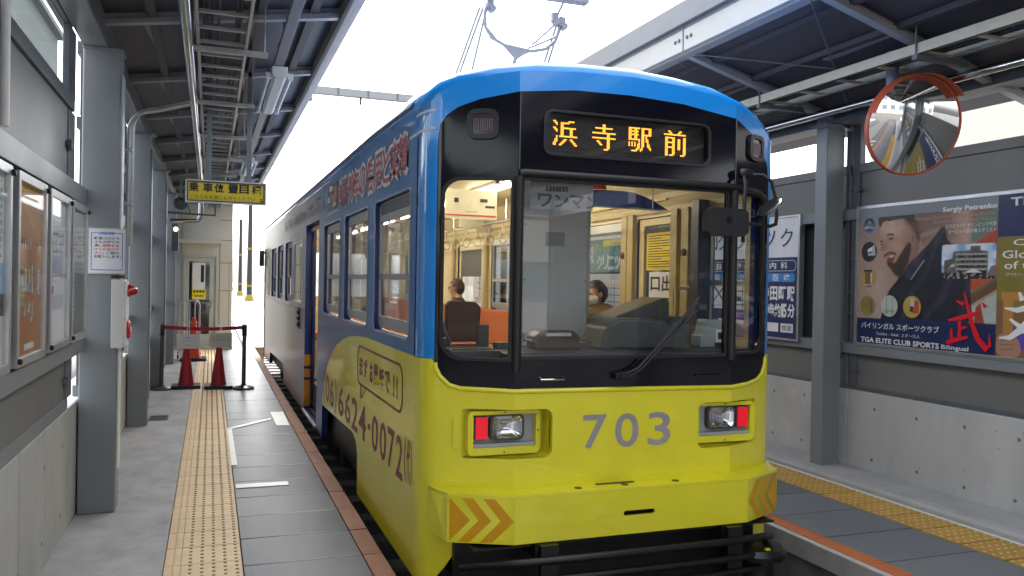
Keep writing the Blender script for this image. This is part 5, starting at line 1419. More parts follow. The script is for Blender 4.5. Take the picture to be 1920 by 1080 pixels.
# 1 blue surround with the visor
P_top = [(-1.165, 2.50), (-1.165, 2.60), (-1.160, 2.68), (-1.145, 2.735), (-1.10, 2.790), (-1.01, 2.840), (-0.83, 2.882), (-0.6, 2.910), (-0.33, 2.930), (0, 2.936), (0.28, 2.919), (0.55, 2.884), (0.80, 2.824), (0.95, 2.777), (1.04, 2.730), (1.10, 2.687), (1.14, 2.63), (1.16, 2.57), (1.165, 2.50)]
def inset_pt(i, o):
    a = Vector(P_top[max(0, i - 1)]); b = Vector(P_top[min(len(P_top) - 1, i + 1)])
    t_ = (b - a).normalized(); n = Vector((-t_.y, t_.x))
    k_ = max(0.0, n.y) ** 0.5
    return Vector(P_top[i]) - n * o * k_, k_
top_in = [inset_pt(i, 0.062)[0] for i in range(len(P_top))]
ZSPLIT = 1.25
sur = [(XC - 1.165, ZSPLIT), (XC - 1.165, 2.50)] + [(XC + p.x, p.y) for p in top_in[1:-1]] + [(XC + 1.165, 2.50), (XC + 1.165, ZSPLIT), (3.345, ZSPLIT)] + [(3.345, 2.36)] + mask_top[::-1][1:] + [(1.168, ZSPLIT)]
body = front_piece("front_surround", sur, [], 0.0, 0.03, BLUE)
# rounded brow up to the roof
rings = [(0.062, 0.0), (0.040, 0.006), (0.022, 0.020), (0.008, 0.045), (0.0, 0.09), (-0.012, 0.22), (-0.03, 0.45)]
vs = []; fs = []; NP = len(P_top)
for o_, g_ in rings:
    for i in range(NP):
        p, k_ = inset_pt(i, o_)
        x = XC + p.x
        y = fy(x) + g_ * k_
        if g_ >= 0.45: y = max(y, 4.66) if k_ > 0 else y
        vs.append((x, y, p.y))
for r_ in range(len(rings) - 1):
    for i in range(NP - 1): fs.append((r_ * NP + i, r_ * NP + i + 1, (r_ + 1) * NP + i + 1, (r_ + 1) * NP + i))
# roof along the body
last = (len(rings) - 1) * NP
def roof_pt(i, y):
    p, k_ = inset_pt(i, -0.03)
    if i in (0, 1, NP - 2, NP - 1): return (XC + (1.15 if p.x > 0 else -1.15), y, p.y)
    return (XC + p.x, y, p.y + (0.03 * k_ if abs(P_top[i][0]) < 1.1 else 0.0))
n0 = len(vs)
for y in (5.2, 9.0, 14.0, 18.2, 18.45):
    for i in range(NP):
        q_ = roof_pt(i, y)
        vs.append(q_ if y < 18.4 else (q_[0], y, q_[2] - 0.03))
rows = [last] + [n0 + r_ * NP for r_ in range(5)]
for a_, b_ in zip(rows, rows[1:]):
    for i in range(NP - 1): fs.append((a_ + i, a_ + i + 1, b_ + i + 1, b_ + i))
mb = MB(); mb.add(vs, fs); nfr = (len(rings)) * (NP - 1); mb.m = [0 if i < nfr or not 5 <= i % (NP - 1) <= NP - 7 else 1 for i in range(len(fs))]
roof = mb.build("roof", [BLUE, mat("roof_grey", (0.40, 0.41, 0.42), 0.5, var=0.15, dirt=0.3)], tram, smooth=True)
mb = MB()
for s_ in (-1, 1):
    x = XC + s_ * 1.160
    mb.path([(x, 4.75, 2.705), (x - s_ * 0.004, 6, 2.735), (x - s_ * 0.004, 18.4, 2.735)], 0.022, 8)
mb.build("rain_gutter", mat("gutter_dark_blue", (0.02, 0.045, 0.13), 0.4), tram, smooth=True)
mb = MB()
for y0_, L_ in ((7.0, 1.6), (10.2, 2.2), (14.0, 1.5)): mb.box(1.62, 2.92, y0_ + 3, y0_ + L_ + 3, 2.94, 3.12)
mb.build("roof_unit", DGREY, tram, bevel=0.03)

# 2 yellow apron with lamp recesses
lampL = dens(rrect(1.308, 1.80, 0.708, 0.982, (0.02, 0.05, 0.05, 0.02), 4))
mir = lambda loop: [(2 * XC - u, v) for u, v in loop][::-1]
apron = [(XC - 1.165, 0.0), (1.195, 0.045), (1.235, 0.10), (1.325, 0.25), (3.215, 0.25), (3.25, 0.10), (3.30, 0.06), (XC + 1.165, 0.03), (XC + 1.165, ZSPLIT - 0.004), (3.350, ZSPLIT - 0.004)] + [(3.345, 1.245), (3.337, 1.19), (3.307, 1.133), (3.25, 1.100), (3.15, 1.085), (2.97, 1.081), (1.57, 1.095), (1.30, 1.101), (1.24, 1.119), (1.193, 1.163), (1.172, 1.215)] + [(1.163, ZSPLIT - 0.004), (XC - 1.165, ZSPLIT - 0.004)]
front_piece("front_apron", apron, [lampL, mir(lampL)], 0.004, 0.05, YEL, bevel=0.006)
# lighter ledge along the top of the apron: a raised bead that follows the mask edge
mb = MB()
led = [(1.172, 1.23), (1.176, 1.20), (1.196, 1.155), (1.242, 1.108), (1.30, 1.090), (1.57, 1.083), (2.27, 1.078), (2.97, 1.070), (3.15, 1.075), (3.25, 1.092), (3.307, 1.125), (3.338, 1.18), (3.347, 1.23)]
mb.path([Vector((x, fy(x), z)) + fnorm(x) * 0.002 for x, z in led], 0.014, 10)
mb.build("apron_lip", YEL, tram, smooth=True)
YL = 4.305
lens = mat("headlamp_lens", (0.8, 0.82, 0.85), 0.05, metal=0.9, var=0.5, scale=26, bump=0.6, bscale=22)
for s_ in (1, -1):
    X = (lambda u: u) if s_ == 1 else (lambda u: 2 * XC - u)
    def rr_(u0, u1, *a): return rrect(min(X(u0), X(u1)), max(X(u0), X(u1)), *a)
    hl = MB()      # recess box
    lp = lampL if s_ == 1 else mir(lampL)
    hl.plate(rr_(1.302, 1.806, 0.702, 0.988, 0.02, 2), [], PY(YL + 0.055), 0.0, 0.01)
    n = len(lp); vs = [(u, fy(u) + 0.03, v) for u, v in lp] + [(u, YL + 0.055, v) for u, v in lp]
    hl.add(vs, [(i, (i + 1) % n, (i + 1) % n + n, i + n) for i in range(n)])
    rec = hl.build("lamp_recess", YEL, tram, smooth=False)
    mb = MB(); mb.plate(rr_(1.335, 1.760, 0.722, 0.966, 0.03, 5), [rr_(1.366, 1.735, 0.763, 0.945, 0.006, 2)], PY(YL), -0.012, 0.055)
    fr = mb.build("lamp_frame", YEL, tram, bevel=0.005)
    mb = MB(); mb.plate(rr_(1.362, 1.739, 0.759, 0.949, 0), [], PY(YL + 0.035), 0, 0.01); mb.box(min(X(1.366), X(1.735)), max(X(1.366), X(1.735)), YL + 0.002, YL + 0.034, 0.763, 0.783)
    bk = mb.build("lamp_tray", LGREY, fr, bevel=0.002)
    bx = sorted((X(1.376), X(1.456)))
    mb = MB(); mb.plate(rrect(bx[0], bx[1], 0.803, 0.937, 0.012, 3), [], PY(YL), 0.002, 0.034); mb.build("lamp_bezel", DGREY, fr)
    mb = MB(); mb.box(bx[0] + 0.006, bx[1] - 0.006, YL - 0.008, YL + 0.004, 0.809, 0.931)
    for i in range(14): mb.box(bx[0] + 0.006, bx[1] - 0.006, YL - 0.0105, YL - 0.008, 0.811 + i * 0.0086, 0.8155 + i * 0.0086)
    mb.build("tail_lamp", REDLAMP, fr, bevel=0.002)
    hx = sorted((X(1.474), X(1.66)))
    mb = MB(); mb.plate(rrect(hx[0] - 0.008, hx[1] + 0.008, 0.798, 0.945, 0.035, 5), [rrect(hx[0] + 0.004, hx[1] - 0.004, 0.81, 0.933, 0.028, 5)], PY(YL), -0.004, 0.034); mb.build("headlamp_rim", DGREY, fr, bevel=0.003)
    # reflector bowl and faceted glass
    cx, cz = (hx[0] + hx[1]) / 2, 0.8715
    mb = MB()
    for k in range(8):
        f0, f1 = 1 - k / 8, 1 - (k + 1) / 8
        l0 = rrect(cx - 0.089 * f0, cx + 0.089 * f0, cz - 0.061 * f0, cz + 0.061 * f0, 0.028 * f0, 4); l1 = rrect(cx - 0.089 * f1 - 1e-4, cx + 0.089 * f1 + 1e-4, cz - 0.061 * f1 - 1e-4, cz + 0.061 * f1 + 1e-4, 0.028 * f1 + 5e-5, 4)
        d0, d1 = 0.03 * (1 - f0 ** 2), 0.03 * (1 - f1 ** 2); m_ = len(l0)
        mb.add([(u, YL + 0.001 + d0, v) for u, v in l0] + [(u, YL + 0.001 + d1, v) for u, v in l1], [(i, (i + 1) % m_, (i + 1) % m_ + m_, i + m_) for i in range(m_)])
    mb.build("reflector", CHROME, fr)
    mb = MB()
    for i in range(7):
        for j in range(5):
            a0 = cx - 0.084 + i * 0.024; b0 = cz - 0.056 + j * 0.0224
            ca, cb = a0 + 0.012, b0 + 0.0112
            dd = random.uniform(0.0, 0.006)
            if abs(ca - cx) > 0.07 and abs(cb - cz) > 0.04: continue
            mb.add([(a0, YL - 0.001, b0), (a0 + 0.024, YL - 0.001, b0), (a0 + 0.024, YL - 0.001, b0 + 0.0224), (a0, YL - 0.001, b0 + 0.0224), (ca, YL - 0.001 - dd, cb)], [(0, 1, 4), (1, 2, 4), (2, 3, 4), (3, 0, 4)])
    mb.build("headlamp_glass", glass("lamp_glass", (0.9, 0.92, 0.95), 1.6, 0.02), fr, fixn=False)
    mb = MB()
    for (u, v) in ((1.548, 0.733), (1.748, 0.85), (1.548, 0.956)): mb.lathe([(0.005, -0.012), (0.004, -0.015)], (X(u), YL, v), 'Y', 8)
    mb.build("screw", CHAS, fr)
    x_ = sorted((X(1.268), X(1.30)))
    front_piece("lamp_hinge", rrect(x_[0], x_[1], 0.765, 0.925, 0.004, 2), [], 0.014, 0.016, YEL, bevel=0.003)
# number 703
m = MB()
for ch, x in (("7", 1.986), ("0", 2.190), ("3", 2.402)): m.text(ch, (x, YK - 0.0062, 0.745), EX, EZ, 0.150, 0.193, 0, 0.010, res=10)
m.build("fleet_number", SILV, tram, fixn=False)

# 3 bumper
def fyb(x):
    d = abs(x - XC)
    return 4.07 if d <= 0.735 else 4.07 + (d - 0.735) * 0.47
bp_front = [(XC - 1.065, fyb(XC - 1.065)), (XC - 0.735, 4.07), (XC + 0.735, 4.07), (XC + 1.065, fyb(XC + 1.065))]
bm_ = MB()
slot = rrect(2.183, 2.382, 0.388, 0.416, 0.0138, 4)
bm_.plate([(XC - 0.735, 0.285), (XC + 0.735, 0.285), (XC + 0.735, 0.532), (XC - 0.735, 0.532)], [slot], PY(4.07), 0.0, 0.02)
for s_ in (-1, 1):
    a = (XC + s_ * 0.7351, 4.07); b = (XC + s_ * 1.065, fyb(XC + 1.065)); c = (XC + s_ * 1.125, 4.40); 
    bm_.prism([(a[0], a[1], 0.285), (b[0], b[1], 0.285), (b[0], b[1] + 0.02, 0.285), (a[0], a[1] + 0.02, 0.285)], (0, 0, 0.247))
    bm_.prism([(b[0], b[1], 0.285), (c[0], c[1], 0.31), (c[0] - s_ * 0.02, c[1], 0.31), (b[0] - s_ * 0.02, b[1] + 0.01, 0.285)], (0, 0, 0.247))
bm_.prism([(x, y, 0.5325) for x, y in [(XC - 1.125, 4.40), bp_front[0], bp_front[1], bp_front[2], bp_front[3], (XC + 1.125, 4.40), (XC + 0.9, 4.40), (XC + 0.7, 4.24), (XC - 0.7, 4.24), (XC - 0.9, 4.40)]], (0, 0, 0.014))
bumper = bm_.build("bumper", YEL, tram, bevel=0.006)
mb = MB(); mb.box(2.10, 2.46, 4.13, 4.15, 0.34, 0.47); mb.box(XC - 0.72, XC + 0.72, 4.092, 4.2, 0.29, 0.30); mb.build("bumper_core", CHAS, tram)
mb = MB()
for x in (1.93, 2.22, 2.55): mb.lathe([(0.022, 0.0), (0.020, 0.003)], (x, 4.135, 0.5466), 'Z', 12)
mb.box(2.06, 2.30, 4.165, 4.19, 0.547, 0.550)
mb.build("bumper_bolt", mat("bolt_hole", (0.06, 0.055, 0.02), 0.6), tram)
def bpt(sd, s_, v):           # s along the facet from the outer corner, v 0..1
    x = XC + sd * (1.060 - 0.325 * s_)
    return (x, fyb(x) - 0.0015, 0.2875 + 0.242 * v)
for sd in (-1, 1):
    for poly in ([(0.02, 0.02), (0.02, 0.98), (0.33, 0.5)], [(0.20, 0.98), (0.37, 0.98), (0.645, 0.5), (0.33, 0.02), (0.15, 0.02), (0.46, 0.5)], [(0.52, 0.98), (0.70, 0.98), (0.985, 0.5), (0.66, 0.02), (0.48, 0.02), (0.79, 0.5)]):
        l_ = [bpt(sd, a, b) for a, b in poly]
        tr = tessellate_polygon([[Vector((a, b, 0)) for a, b in poly]])
        ch = MB(); ch.add(l_, [tuple(t) for t in tr]); ch.build("chevron", ORNG, bumper, fixn=False)

# 4 black mask with window openings, bars, panes
wL = rrect(1.200, 1.546, 1.255, 2.245, (0.11, 0.012, 0.012, 0.09), 6)
wC = rrect(1.594, 2.925, 1.262, 2.250, (0.012, 0.012, 0.012, 0.012), 2)
wR = rrect(2.985, 3.292, 1.272, 2.250, (0.012, 0.09, 0.07, 0.012), 6)
dst = rrect(1.728, 2.772, 2.398, 2.628, 0.045, 6)
mask = front_piece("front_mask", mask_out, [wL, wC, wR, dst], 0.003, 0.045, MASK, bevel=0.003)
for w_, lab in ((wL, "left narrow windscreen pane"), (wC, "wide central windscreen pane"), (wR, "right narrow windscreen pane")):
    front_piece("windscreen", w_, [], -0.018, 0.004, GL_F, label=lab)
def shrink(loop, d):
    us = [p[0] for p in loop]; vs_ = [p[1] for p in loop]; cu, cv = (min(us) + max(us)) / 2, (min(vs_) + max(vs_)) / 2
    a, b = (max(us) - min(us)) / 2, (max(vs_) - min(vs_)) / 2
    return [(cu + (u - cu) * (a - d) / a, cv + (v - cv) * (b - d) / b) for u, v in loop]
for w_ in (wL, wC, wR):
    front_piece("window_seal", shrink(w_, -0.010), [shrink(w_, 0.008)], 0.010, 0.02, RUB, bevel=0.003)
front_piece("seal_corner", rrect(1.53, 1.61, 1.08, 1.245, 0.02, 3), [], 0.006, 0.004, MASK)
mb = MB()
def fpt(x, z, o): return Vector((x, fy(x), z)) + Vector((0, -1, 0)) * o
mb.path([fpt(1.57, 2.275, 0.03), fpt(1.60, 2.279, 0.035), fpt(2.2, 2.279, 0.035), fpt(2.94, 2.277, 0.035), fpt(3.06, 2.272, 0.035), fpt(3.19, 2.262, 0.035), fpt(3.25, 2.242, 0.032), fpt(3.285, 2.19, 0.022)], 0.021, 10)
mb.build("top_bar", RUB, tram, smooth=True)
for x in (1.572, 2.956):
    mb = MB(); mb.path([(x, fy(x) - 0.012, 1.20 if x < 2 else 1.24), (x, fy(x) - 0.016, 1.30), (x, fy(x) - 0.016, 2.26)], 0.026, 10); mb.build("mullion", RUB, tram, smooth=True)
for x_, z_ in ((1.573, 2.724), (2.968, 2.69)):
    mb = MB(); mb.box(x_, x_ + 0.0015, YK - 0.0105, YK - 0.003, 2.30, z_); mb.build("panel_seam", mat("seam_grey", (0.25, 0.25, 0.28), 0.4), tram)
for x in (1.785, 2.79):
    mb = MB(); mb.path([(x - 0.07, YK - 0.004, 1.158), (x - 0.068, YK - 0.028, 1.146), (x + 0.068, YK - 0.028, 1.146), (x + 0.07, YK - 0.004, 1.158)], 0.005, 8); mb.build("step_handle", CHROME if x < 2 else RUB, tram, smooth=True)
# destination display
FRD = mat('frame_gunmetal', (0.045, 0.046, 0.055), 0.22, metal=0.5, var=0)
front_piece("display_frame", rrect(1.711, 2.789, 2.386, 2.642, 0.056, 7), [rrect(1.728, 2.772, 2.402, 2.628, 0.046, 7)], 0.014, 0.016, FRD, bevel=0.005)
dp = MB(); dp.box(1.70, 2.80, YK + 0.050, YK + 0.06, 2.38, 2.65)
disp = dp.build("display_board", mat("display_black", (0.012, 0.011, 0.012), 0.5, var=0), tram)
front_piece("display_glass", rrect(1.729, 2.771, 2.400, 2.626, 0.044, 6), [], -0.012, 0.004, GL_C)
BITS = {
 "浜": """##........####..|.##..######.....|..#..##.........|.....##.........|##...##########.|.##..##....##...|..#..##....##...|.....##....##...|.....##....##...|..#.############|..#.............|.##....##..##...|.##...##....##..|##...##......##.|##..##........##|................""",
 "寺": """.......##.......|.......##.......|..############..|.......##.......|.......##.......|################|..........##....|..........##....|################|..........##....|...##.....##....|....##....##....|.....##...##....|..........##....|..........##....|........###.....""",
 "駅": """########.#######|##..##...##...##|#######..##...##|##..##...##...##|#######..#######|##..##...##.#...|##..##...##.#...|########.##.##..|.......#.##.##..|#.#.#..#.##..#..|#.#.#.##.##..##.|#.#.#.##.##..##.|......##.#....##|.....##.##.....#|..####..#.......|................""",
 "前": """...##......##...|....##....##....|################|................|.#######......##|.##...##..##..##|.##...##..##..##|.#######..##..##|.##...##..##..##|.##...##..##..##|.#######..##..##|.##...##..##..##|.##...##......##|.##...##......##|.##...##......##|.##.###.....###."""}
grid = {}
for ch_, c0 in (("浜", 1), ("寺", 27), ("駅", 52), ("前", 77)):
    for r_, row in enumerate(BITS[ch_].split("|")):
        for c_, v_ in enumerate(row):
            if v_ == "#": grid[(c0 + c_, 15 - r_)] = 1
pit = 0.00935
on, off = MB(), MB()
for c_ in range(95):
    for r_ in range(16):
        x, z = 1.786 + c_ * pit, 2.452 + r_ * pit
        t_ = on if (c_, r_) in grid else off
        h_ = pit * (0.43 if t_ is on else 0.32)
        yy = YK + 0.048
        t_.quad((x - h_, yy, z - h_), (x + h_, yy, z - h_), (x + h_, yy, z + h_), (x - h_, yy, z + h_))
for i in range(30): off.quad((1.80 + i * 0.029, YK + 0.0485, 2.425), (1.815 + i * 0.029, YK + 0.0485, 2.425), (1.815 + i * 0.029, YK + 0.0485, 2.436), (1.80 + i * 0.029, YK + 0.0485, 2.436))
tag(on.build("led_dots", LED, disp, fixn=False), kind="stuff")
tag(off.build("led_dots_off", LEDOFF, disp, fixn=False), kind="stuff")
# marker lamps high on the mask
for xa, xb in ((1.312, 1.470), (2 * XC - 1.470 + 0.03, 2 * XC - 1.312 + 0.03)):
    fr = front_piece("marker_frame", rrect(xa, xb, 2.462, 2.626, 0.045, 6), [rrect(xa + 0.026, xb - 0.026, 2.49, 2.60, 0.025, 5)], 0.022, 0.024, FRD, bevel=0.005)
    mk = front_piece("marker_lamp", rrect(xa + 0.024, xb - 0.024, 2.488, 2.602, 0.024, 5), [], 0.012, 0.014, mat("marker_dark", (0.035, 0.012, 0.016), 0.2, var=0, coat=1.0))
    mb = MB()
    for i in range(9):
        x = xa + 0.034 + i * (xb - xa - 0.068) / 8
        mb.path([Vector((x, fy(x), 2.505)) + fnorm(x) * 0.013, Vector((x, fy(x), 2.575)) + fnorm(x) * 0.013], 0.0035, 6)
    mb.build("lens_rib", mat("marker_rib", (0.16, 0.12, 0.15), 0.2, var=0), mk)
# wiper
wp = MB(); wp.path([(2.205, YK - 0.05, 1.165), (2.30, YK - 0.055, 1.20), (2.695, YK - 0.05, 1.58)], 0.008, 8); wp.path([(2.245, YK - 0.045, 1.15), (2.33, YK - 0.05, 1.20), (2.69, YK - 0.045, 1.535)], 0.006, 8)
wiper = wp.build("wiper", CHAS, tram, smooth=True)
mb = MB(); mb.path([(2.42, YK - 0.03, 1.27), (2.56, YK - 0.032, 1.42), (2.715, YK - 0.03, 1.61)], 0.009, 6); mb.path([(2.42, YK - 0.02, 1.275), (2.715, YK - 0.02, 1.612)], 0.005, 6); mb.build("blade", RUB, wiper)
mb = MB(); mb.box(2.165, 2.30, YK - 0.05, YK - 0.004, 1.140, 1.178); mb.lathe([(0.022, -0.06), (0.026, -0.004)], (2.215, YK, 1.162), 'Y', 12); mb.build("pivot", CHAS, wiper, bevel=0.006)
# outside mirror on its bracket
om = MB()
q0 = Vector((2.995, 4.16, 2.365))
om.path([q0, (2.965, 4.10, 2.28), (2.93, 4.06, 2.10), (2.92, 4.05, 1.94)], 0.012, 8)
om.path([(3.03, 4.16, 2.352), (3.09, 4.10, 2.350), (3.13, 4.07, 2.31), (3.155, 4.06, 2.20), (3.163, 4.06, 2.10), (3.150, 4.05, 2.055), (3.10, 4.04, 2.04), (2.90, 4.04, 2.055)], 0.011, 8)
om.lathe([(0.02, -0.05), (0.03, -0.03), (0.03, 0.03), (0.018, 0.05)], (3.01, 4.16, 2.36), 'X', 10)
omir = om.build("mirror_bracket", CHAS, tram, smooth=True)
mb = MB(); mb.plate(rrect(2.640, 2.925, 1.968, 2.132, 0.045, 5), [], PY(4.0), 0.0, 0.05); mb.build("mirror_head", RUB, omir, bevel=0.018, seg=3)
mb = MB(); mb.plate(rrect(2.66, 2.905, 1.985, 2.115, 0.03, 5), [], PY(4.055), 0.0, 0.004); mb.build("mirror_face", MIRR, omir)
mb = MB(); mb.lathe([(0.032, 0), (0.028, 0.012), (0.012, 0.02)], (2.785, 4.03, 2.05), 'Y', 14); mb.path([(2.785, 4.0, 2.05), (2.79, 3.985, 2.075)], 0.012); mb.build("mirror_joint", CHAS, omir)
mb = MB()
e1 = Vector((0.062, -0.022, 0.054)); n2 = Vector((-0.50, -0.22, 0.83)).normalized(); e2 = n2.cross(e1).normalized() * 0.07; c2 = Vector((3.105, 4.05, 2.155))
for k_ in range(6):
    pass
vs = []; 
for d_, f_ in ((0.0, 1.0), (0.006, 0.93), (0.010, 0.7), (0.012, 0.35)): vs += [c2 + (e1 * math.cos(2 * math.pi * k / 20) + e2 * math.sin(2 * math.pi * k / 20)) * f_ + n2 * d_ for k in range(20)]
fs = [(i * 20 + k, i * 20 + (k + 1) % 20, (i + 1) * 20 + (k + 1) % 20, (i + 1) * 20 + k) for i in range(3) for k in range(20)] + [tuple(range(20)), tuple(range(60, 80))]
mb.add(vs, fs); mb.build("round_mirror", mat("mirror_cover_grey", (0.035, 0.038, 0.042), 0.15, metal=0.3), omir, smooth=True)

# 5 side walls
WIN = [(4.775, 5.875), (6.165, 7.295), (7.575, 8.69)]
WIN2 = [(12.36, 13.37), (13.88, 14.93), (15.40, 16.44)]
WZ0, WZ1 = 1.332, 2.226
WALLP = bpy.data.materials.new("tram_side_wrap"); WALLP.use_nodes = True
nt = WALLP.node_tree; bs = nt.nodes["Principled BSDF"]; bs.inputs['Roughness'].default_value = 0.38; bs.inputs['Coat Weight'].default_value = 0.25; bs.inputs['Coat Roughness'].default_value = 0.08
geo = nt.nodes.new("ShaderNodeTexCoord"); sep = nt.nodes.new("ShaderNodeSeparateXYZ"); nt.links.new(geo.outputs['Object'], sep.inputs[0])
def ramp(sock, a, b, stops):
    mr = nt.nodes.new("ShaderNodeMapRange"); mr.inputs['From Min'].default_value = a; mr.inputs['From Max'].default_value = b; nt.links.new(sock, mr.inputs['Value'])
    cr_ = nt.nodes.new("ShaderNodeValToRGB"); nt.links.new(mr.outputs[0], cr_.inputs[0])
    e_ = cr_.color_ramp.elements
    e_[0].position, e_[0].color = stops[0][0], (*stops[0][1], 1); e_[1].position, e_[1].color = stops[-1][0], (*stops[-1][1], 1)
    for p_, c_ in stops[1:-1]:
        x_ = e_.new(p_); x_.color = (*c_, 1)
    return cr_.outputs[0]
# printed wrap: noise-warped coordinate along the car (object origin is at the tram base: y = world - 11.5)
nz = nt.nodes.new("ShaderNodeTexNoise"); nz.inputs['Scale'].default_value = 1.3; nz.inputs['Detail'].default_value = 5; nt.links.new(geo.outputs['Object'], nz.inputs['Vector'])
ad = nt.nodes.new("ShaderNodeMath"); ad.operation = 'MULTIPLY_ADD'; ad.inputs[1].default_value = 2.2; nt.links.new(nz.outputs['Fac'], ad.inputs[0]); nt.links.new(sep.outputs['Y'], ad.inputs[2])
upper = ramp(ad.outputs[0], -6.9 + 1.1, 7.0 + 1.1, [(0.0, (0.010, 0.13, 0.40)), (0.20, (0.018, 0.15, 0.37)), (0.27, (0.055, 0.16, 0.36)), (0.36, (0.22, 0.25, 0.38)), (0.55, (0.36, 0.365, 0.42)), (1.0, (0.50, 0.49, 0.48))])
lower = ramp(ad.outputs[0], -6.9 + 1.1, 7.0 + 1.1, [(0.0, (0.05, 0.13, 0.30)), (0.22, (0.10, 0.16, 0.33)), (0.30, (0.09, 0.16, 0.36)), (0.40, (0.16, 0.17, 0.30)), (0.52, (0.34, 0.23, 0.19)), (0.7, (0.44, 0.33, 0.25)), (1.0, (0.46, 0.39, 0.31))])
zmix = nt.nodes.new("ShaderNodeMapRange"); zmix.inputs['From Min'].default_value = 1.05; zmix.inputs['From Max'].default_value = 2.0; nt.links.new(sep.outputs['Z'], zmix.inputs['Value'])
mx = nt.nodes.new("ShaderNodeMix"); mx.data_type = 'RGBA'; nt.links.new(zmix.outputs[0], mx.inputs['Factor']); nt.links.new(lower, mx.inputs['A']); nt.links.new(upper, mx.inputs['B'])
# printed magenta swash under the windows
sw = nt.nodes.new("ShaderNodeMath"); sw.operation = 'MULTIPLY_ADD'; sw.inputs[1].default_value = 0.12; nt.links.new(nz.outputs['Fac'], sw.inputs[0]); nt.links.new(sep.outputs['Z'], sw.inputs[2])
cm1 = nt.nodes.new("ShaderNodeMath"); cm1.operation = 'COMPARE'; cm1.inputs[1].default_value = 1.275 - GZ + 0.06; cm1.inputs[2].default_value = 0.03; nt.links.new(sw.outputs[0], cm1.inputs[0])
yl = nt.nodes.new("ShaderNodeMapRange"); yl.inputs['From Min'].default_value = -5.8; yl.inputs['From Max'].default_value = -3.6; yl.inputs['To Max'].default_value = 0.45; nt.links.new(sep.outputs['Y'], yl.inputs['Value'])
ml = nt.nodes.new("ShaderNodeMath"); ml.operation = 'MULTIPLY'; nt.links.new(cm1.outputs[0], ml.inputs[0]); nt.links.new(yl.outputs[0], ml.inputs[1])
mx2 = nt.nodes.new("ShaderNodeMix"); mx2.data_type = 'RGBA'; mx2.inputs['B'].default_value = (0.16, 0.03, 0.14, 1); nt.links.new(ml.outputs[0], mx2.inputs['Factor']); nt.links.new(mx.outputs['Result'], mx2.inputs['A'])
nt.links.new(mx2.outputs['Result'], bs.inputs['Base Color'])
nb = nt.nodes.new("ShaderNodeTexNoise"); nb.inputs['Scale'].default_value = 1.6; nt.links.new(geo.outputs['Object'], nb.inputs['Vector']); bu = nt.nodes.new("ShaderNodeBump"); bu.inputs['Strength'].default_value = 0.12; bu.inputs['Distance'].default_value = 0.02; nt.links.new(nb.outputs['Fac'], bu.inputs['Height']); nt.links.new(bu.outputs[0], bs.inputs['Normal'])

bog = [(4.60, 0.0), (6.465, 0.0), (6.47, 0.30), (6.54, 0.385), (6.72, 0.435), (8.66, 0.375), (8.68, 0.05), (13.35, 0.02), (13.45, 0.02), (13.5, 0.29), (13.6, 0.32), (16.6, 0.24), (16.72, 0.02), (18.45, 0.0)]
def side_wall(x, s_, doors, wins, nm):
    outl = bog + [(18.45, 2.66), (4.60, 2.66)]
    holes = [rrect(a, b, WZ0, WZ1, 0.055, 5) for a, b in wins] + [rrect(a, b, z0_, z1_, 0.02, 2) for a, b, z0_, z1_ in doors]
    m_ = MB()
    # outside skin, inside skin, reveals with their own materials
    loops = [outl] + holes
    tris = tessellate_polygon([[Vector((u, v, 0)) for u, v in l] for l in loops])
    flat = [p for l in loops for p in l]
    m_.add([(x, u, v) for u, v in flat], [tuple(t) for t in tris], 0)
    m_.add([(x - s_ * 0.06, u, v) for u, v in flat], [tuple(t)[::-1] for t in tris], 1)
    for l in loops:
        n = len(l); m_.add([(x, u, v) for u, v in l] + [(x - s_ * 0.06, u, v) for u, v in l], [(i, (i + 1) % n, (i + 1) % n + n, i + n) for i in range(n)], 2)
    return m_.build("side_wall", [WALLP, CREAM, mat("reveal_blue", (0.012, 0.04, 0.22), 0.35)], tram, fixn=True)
XLs, XRs = XC - HW, XC + HW
side_wall(XLs, -1, [(9.15, 10.45, 0.08, 2.33), (10.85, 12.05, 1.345, 2.19), (16.98, 17.55, 1.30, 2.17)], WIN + WIN2, "left")
WINR = [(4.64, 5.10), (6.33, 7.33), (7.70, 8.75), (9.2, 9.98), (12.36, 13.37), (13.88, 14.93), (15.40, 16.44)]
side_wall(XRs, 1, [(5.50, 6.15, 0.5, 2.23), (10.36, 11.50, 0.5, 2.2)], WINR, "right")
# rear wall
mb = MB(); mb.plate([(XLs, 0.0), (XRs, 0.0), (XRs, 2.66), (XC + 1.0, 2.8), (XC, 2.93), (XC - 1.0, 2.8), (XLs, 2.66)], [rrect(1.25, 3.29, 1.3, 2.25, 0.08, 4)], PY(18.45), 0.0, 0.06); mb.build("rear_wall", [CREAM], tram)
mb = MB(); mb.box(1.25, 3.29, 18.47, 18.475, 1.3, 2.25); mb.build("rear_glass", GL_F, tram)
mb = MB(); mb.box(XLs - 0.012, XLs + 0.02, 18.44, 18.56, -0.03, 2.3); mb.build("rear_corner_post", mat("rear_post_olive", (0.09, 0.10, 0.02), 0.4), tram)
mb = MB(); mb.path([(1.10, 18.52, 2.20), (1.03, 18.56, 2.33), (0.99, 18.58, 2.28)], 0.012); rm = mb.build("rear_mirror_arm", CHAS, tram)
mb = MB(); mb.box(0.985, 1.085, 18.54, 18.60, 1.93, 2.27); mb.build("rear_mirror", DGREY, rm, bevel=0.02)

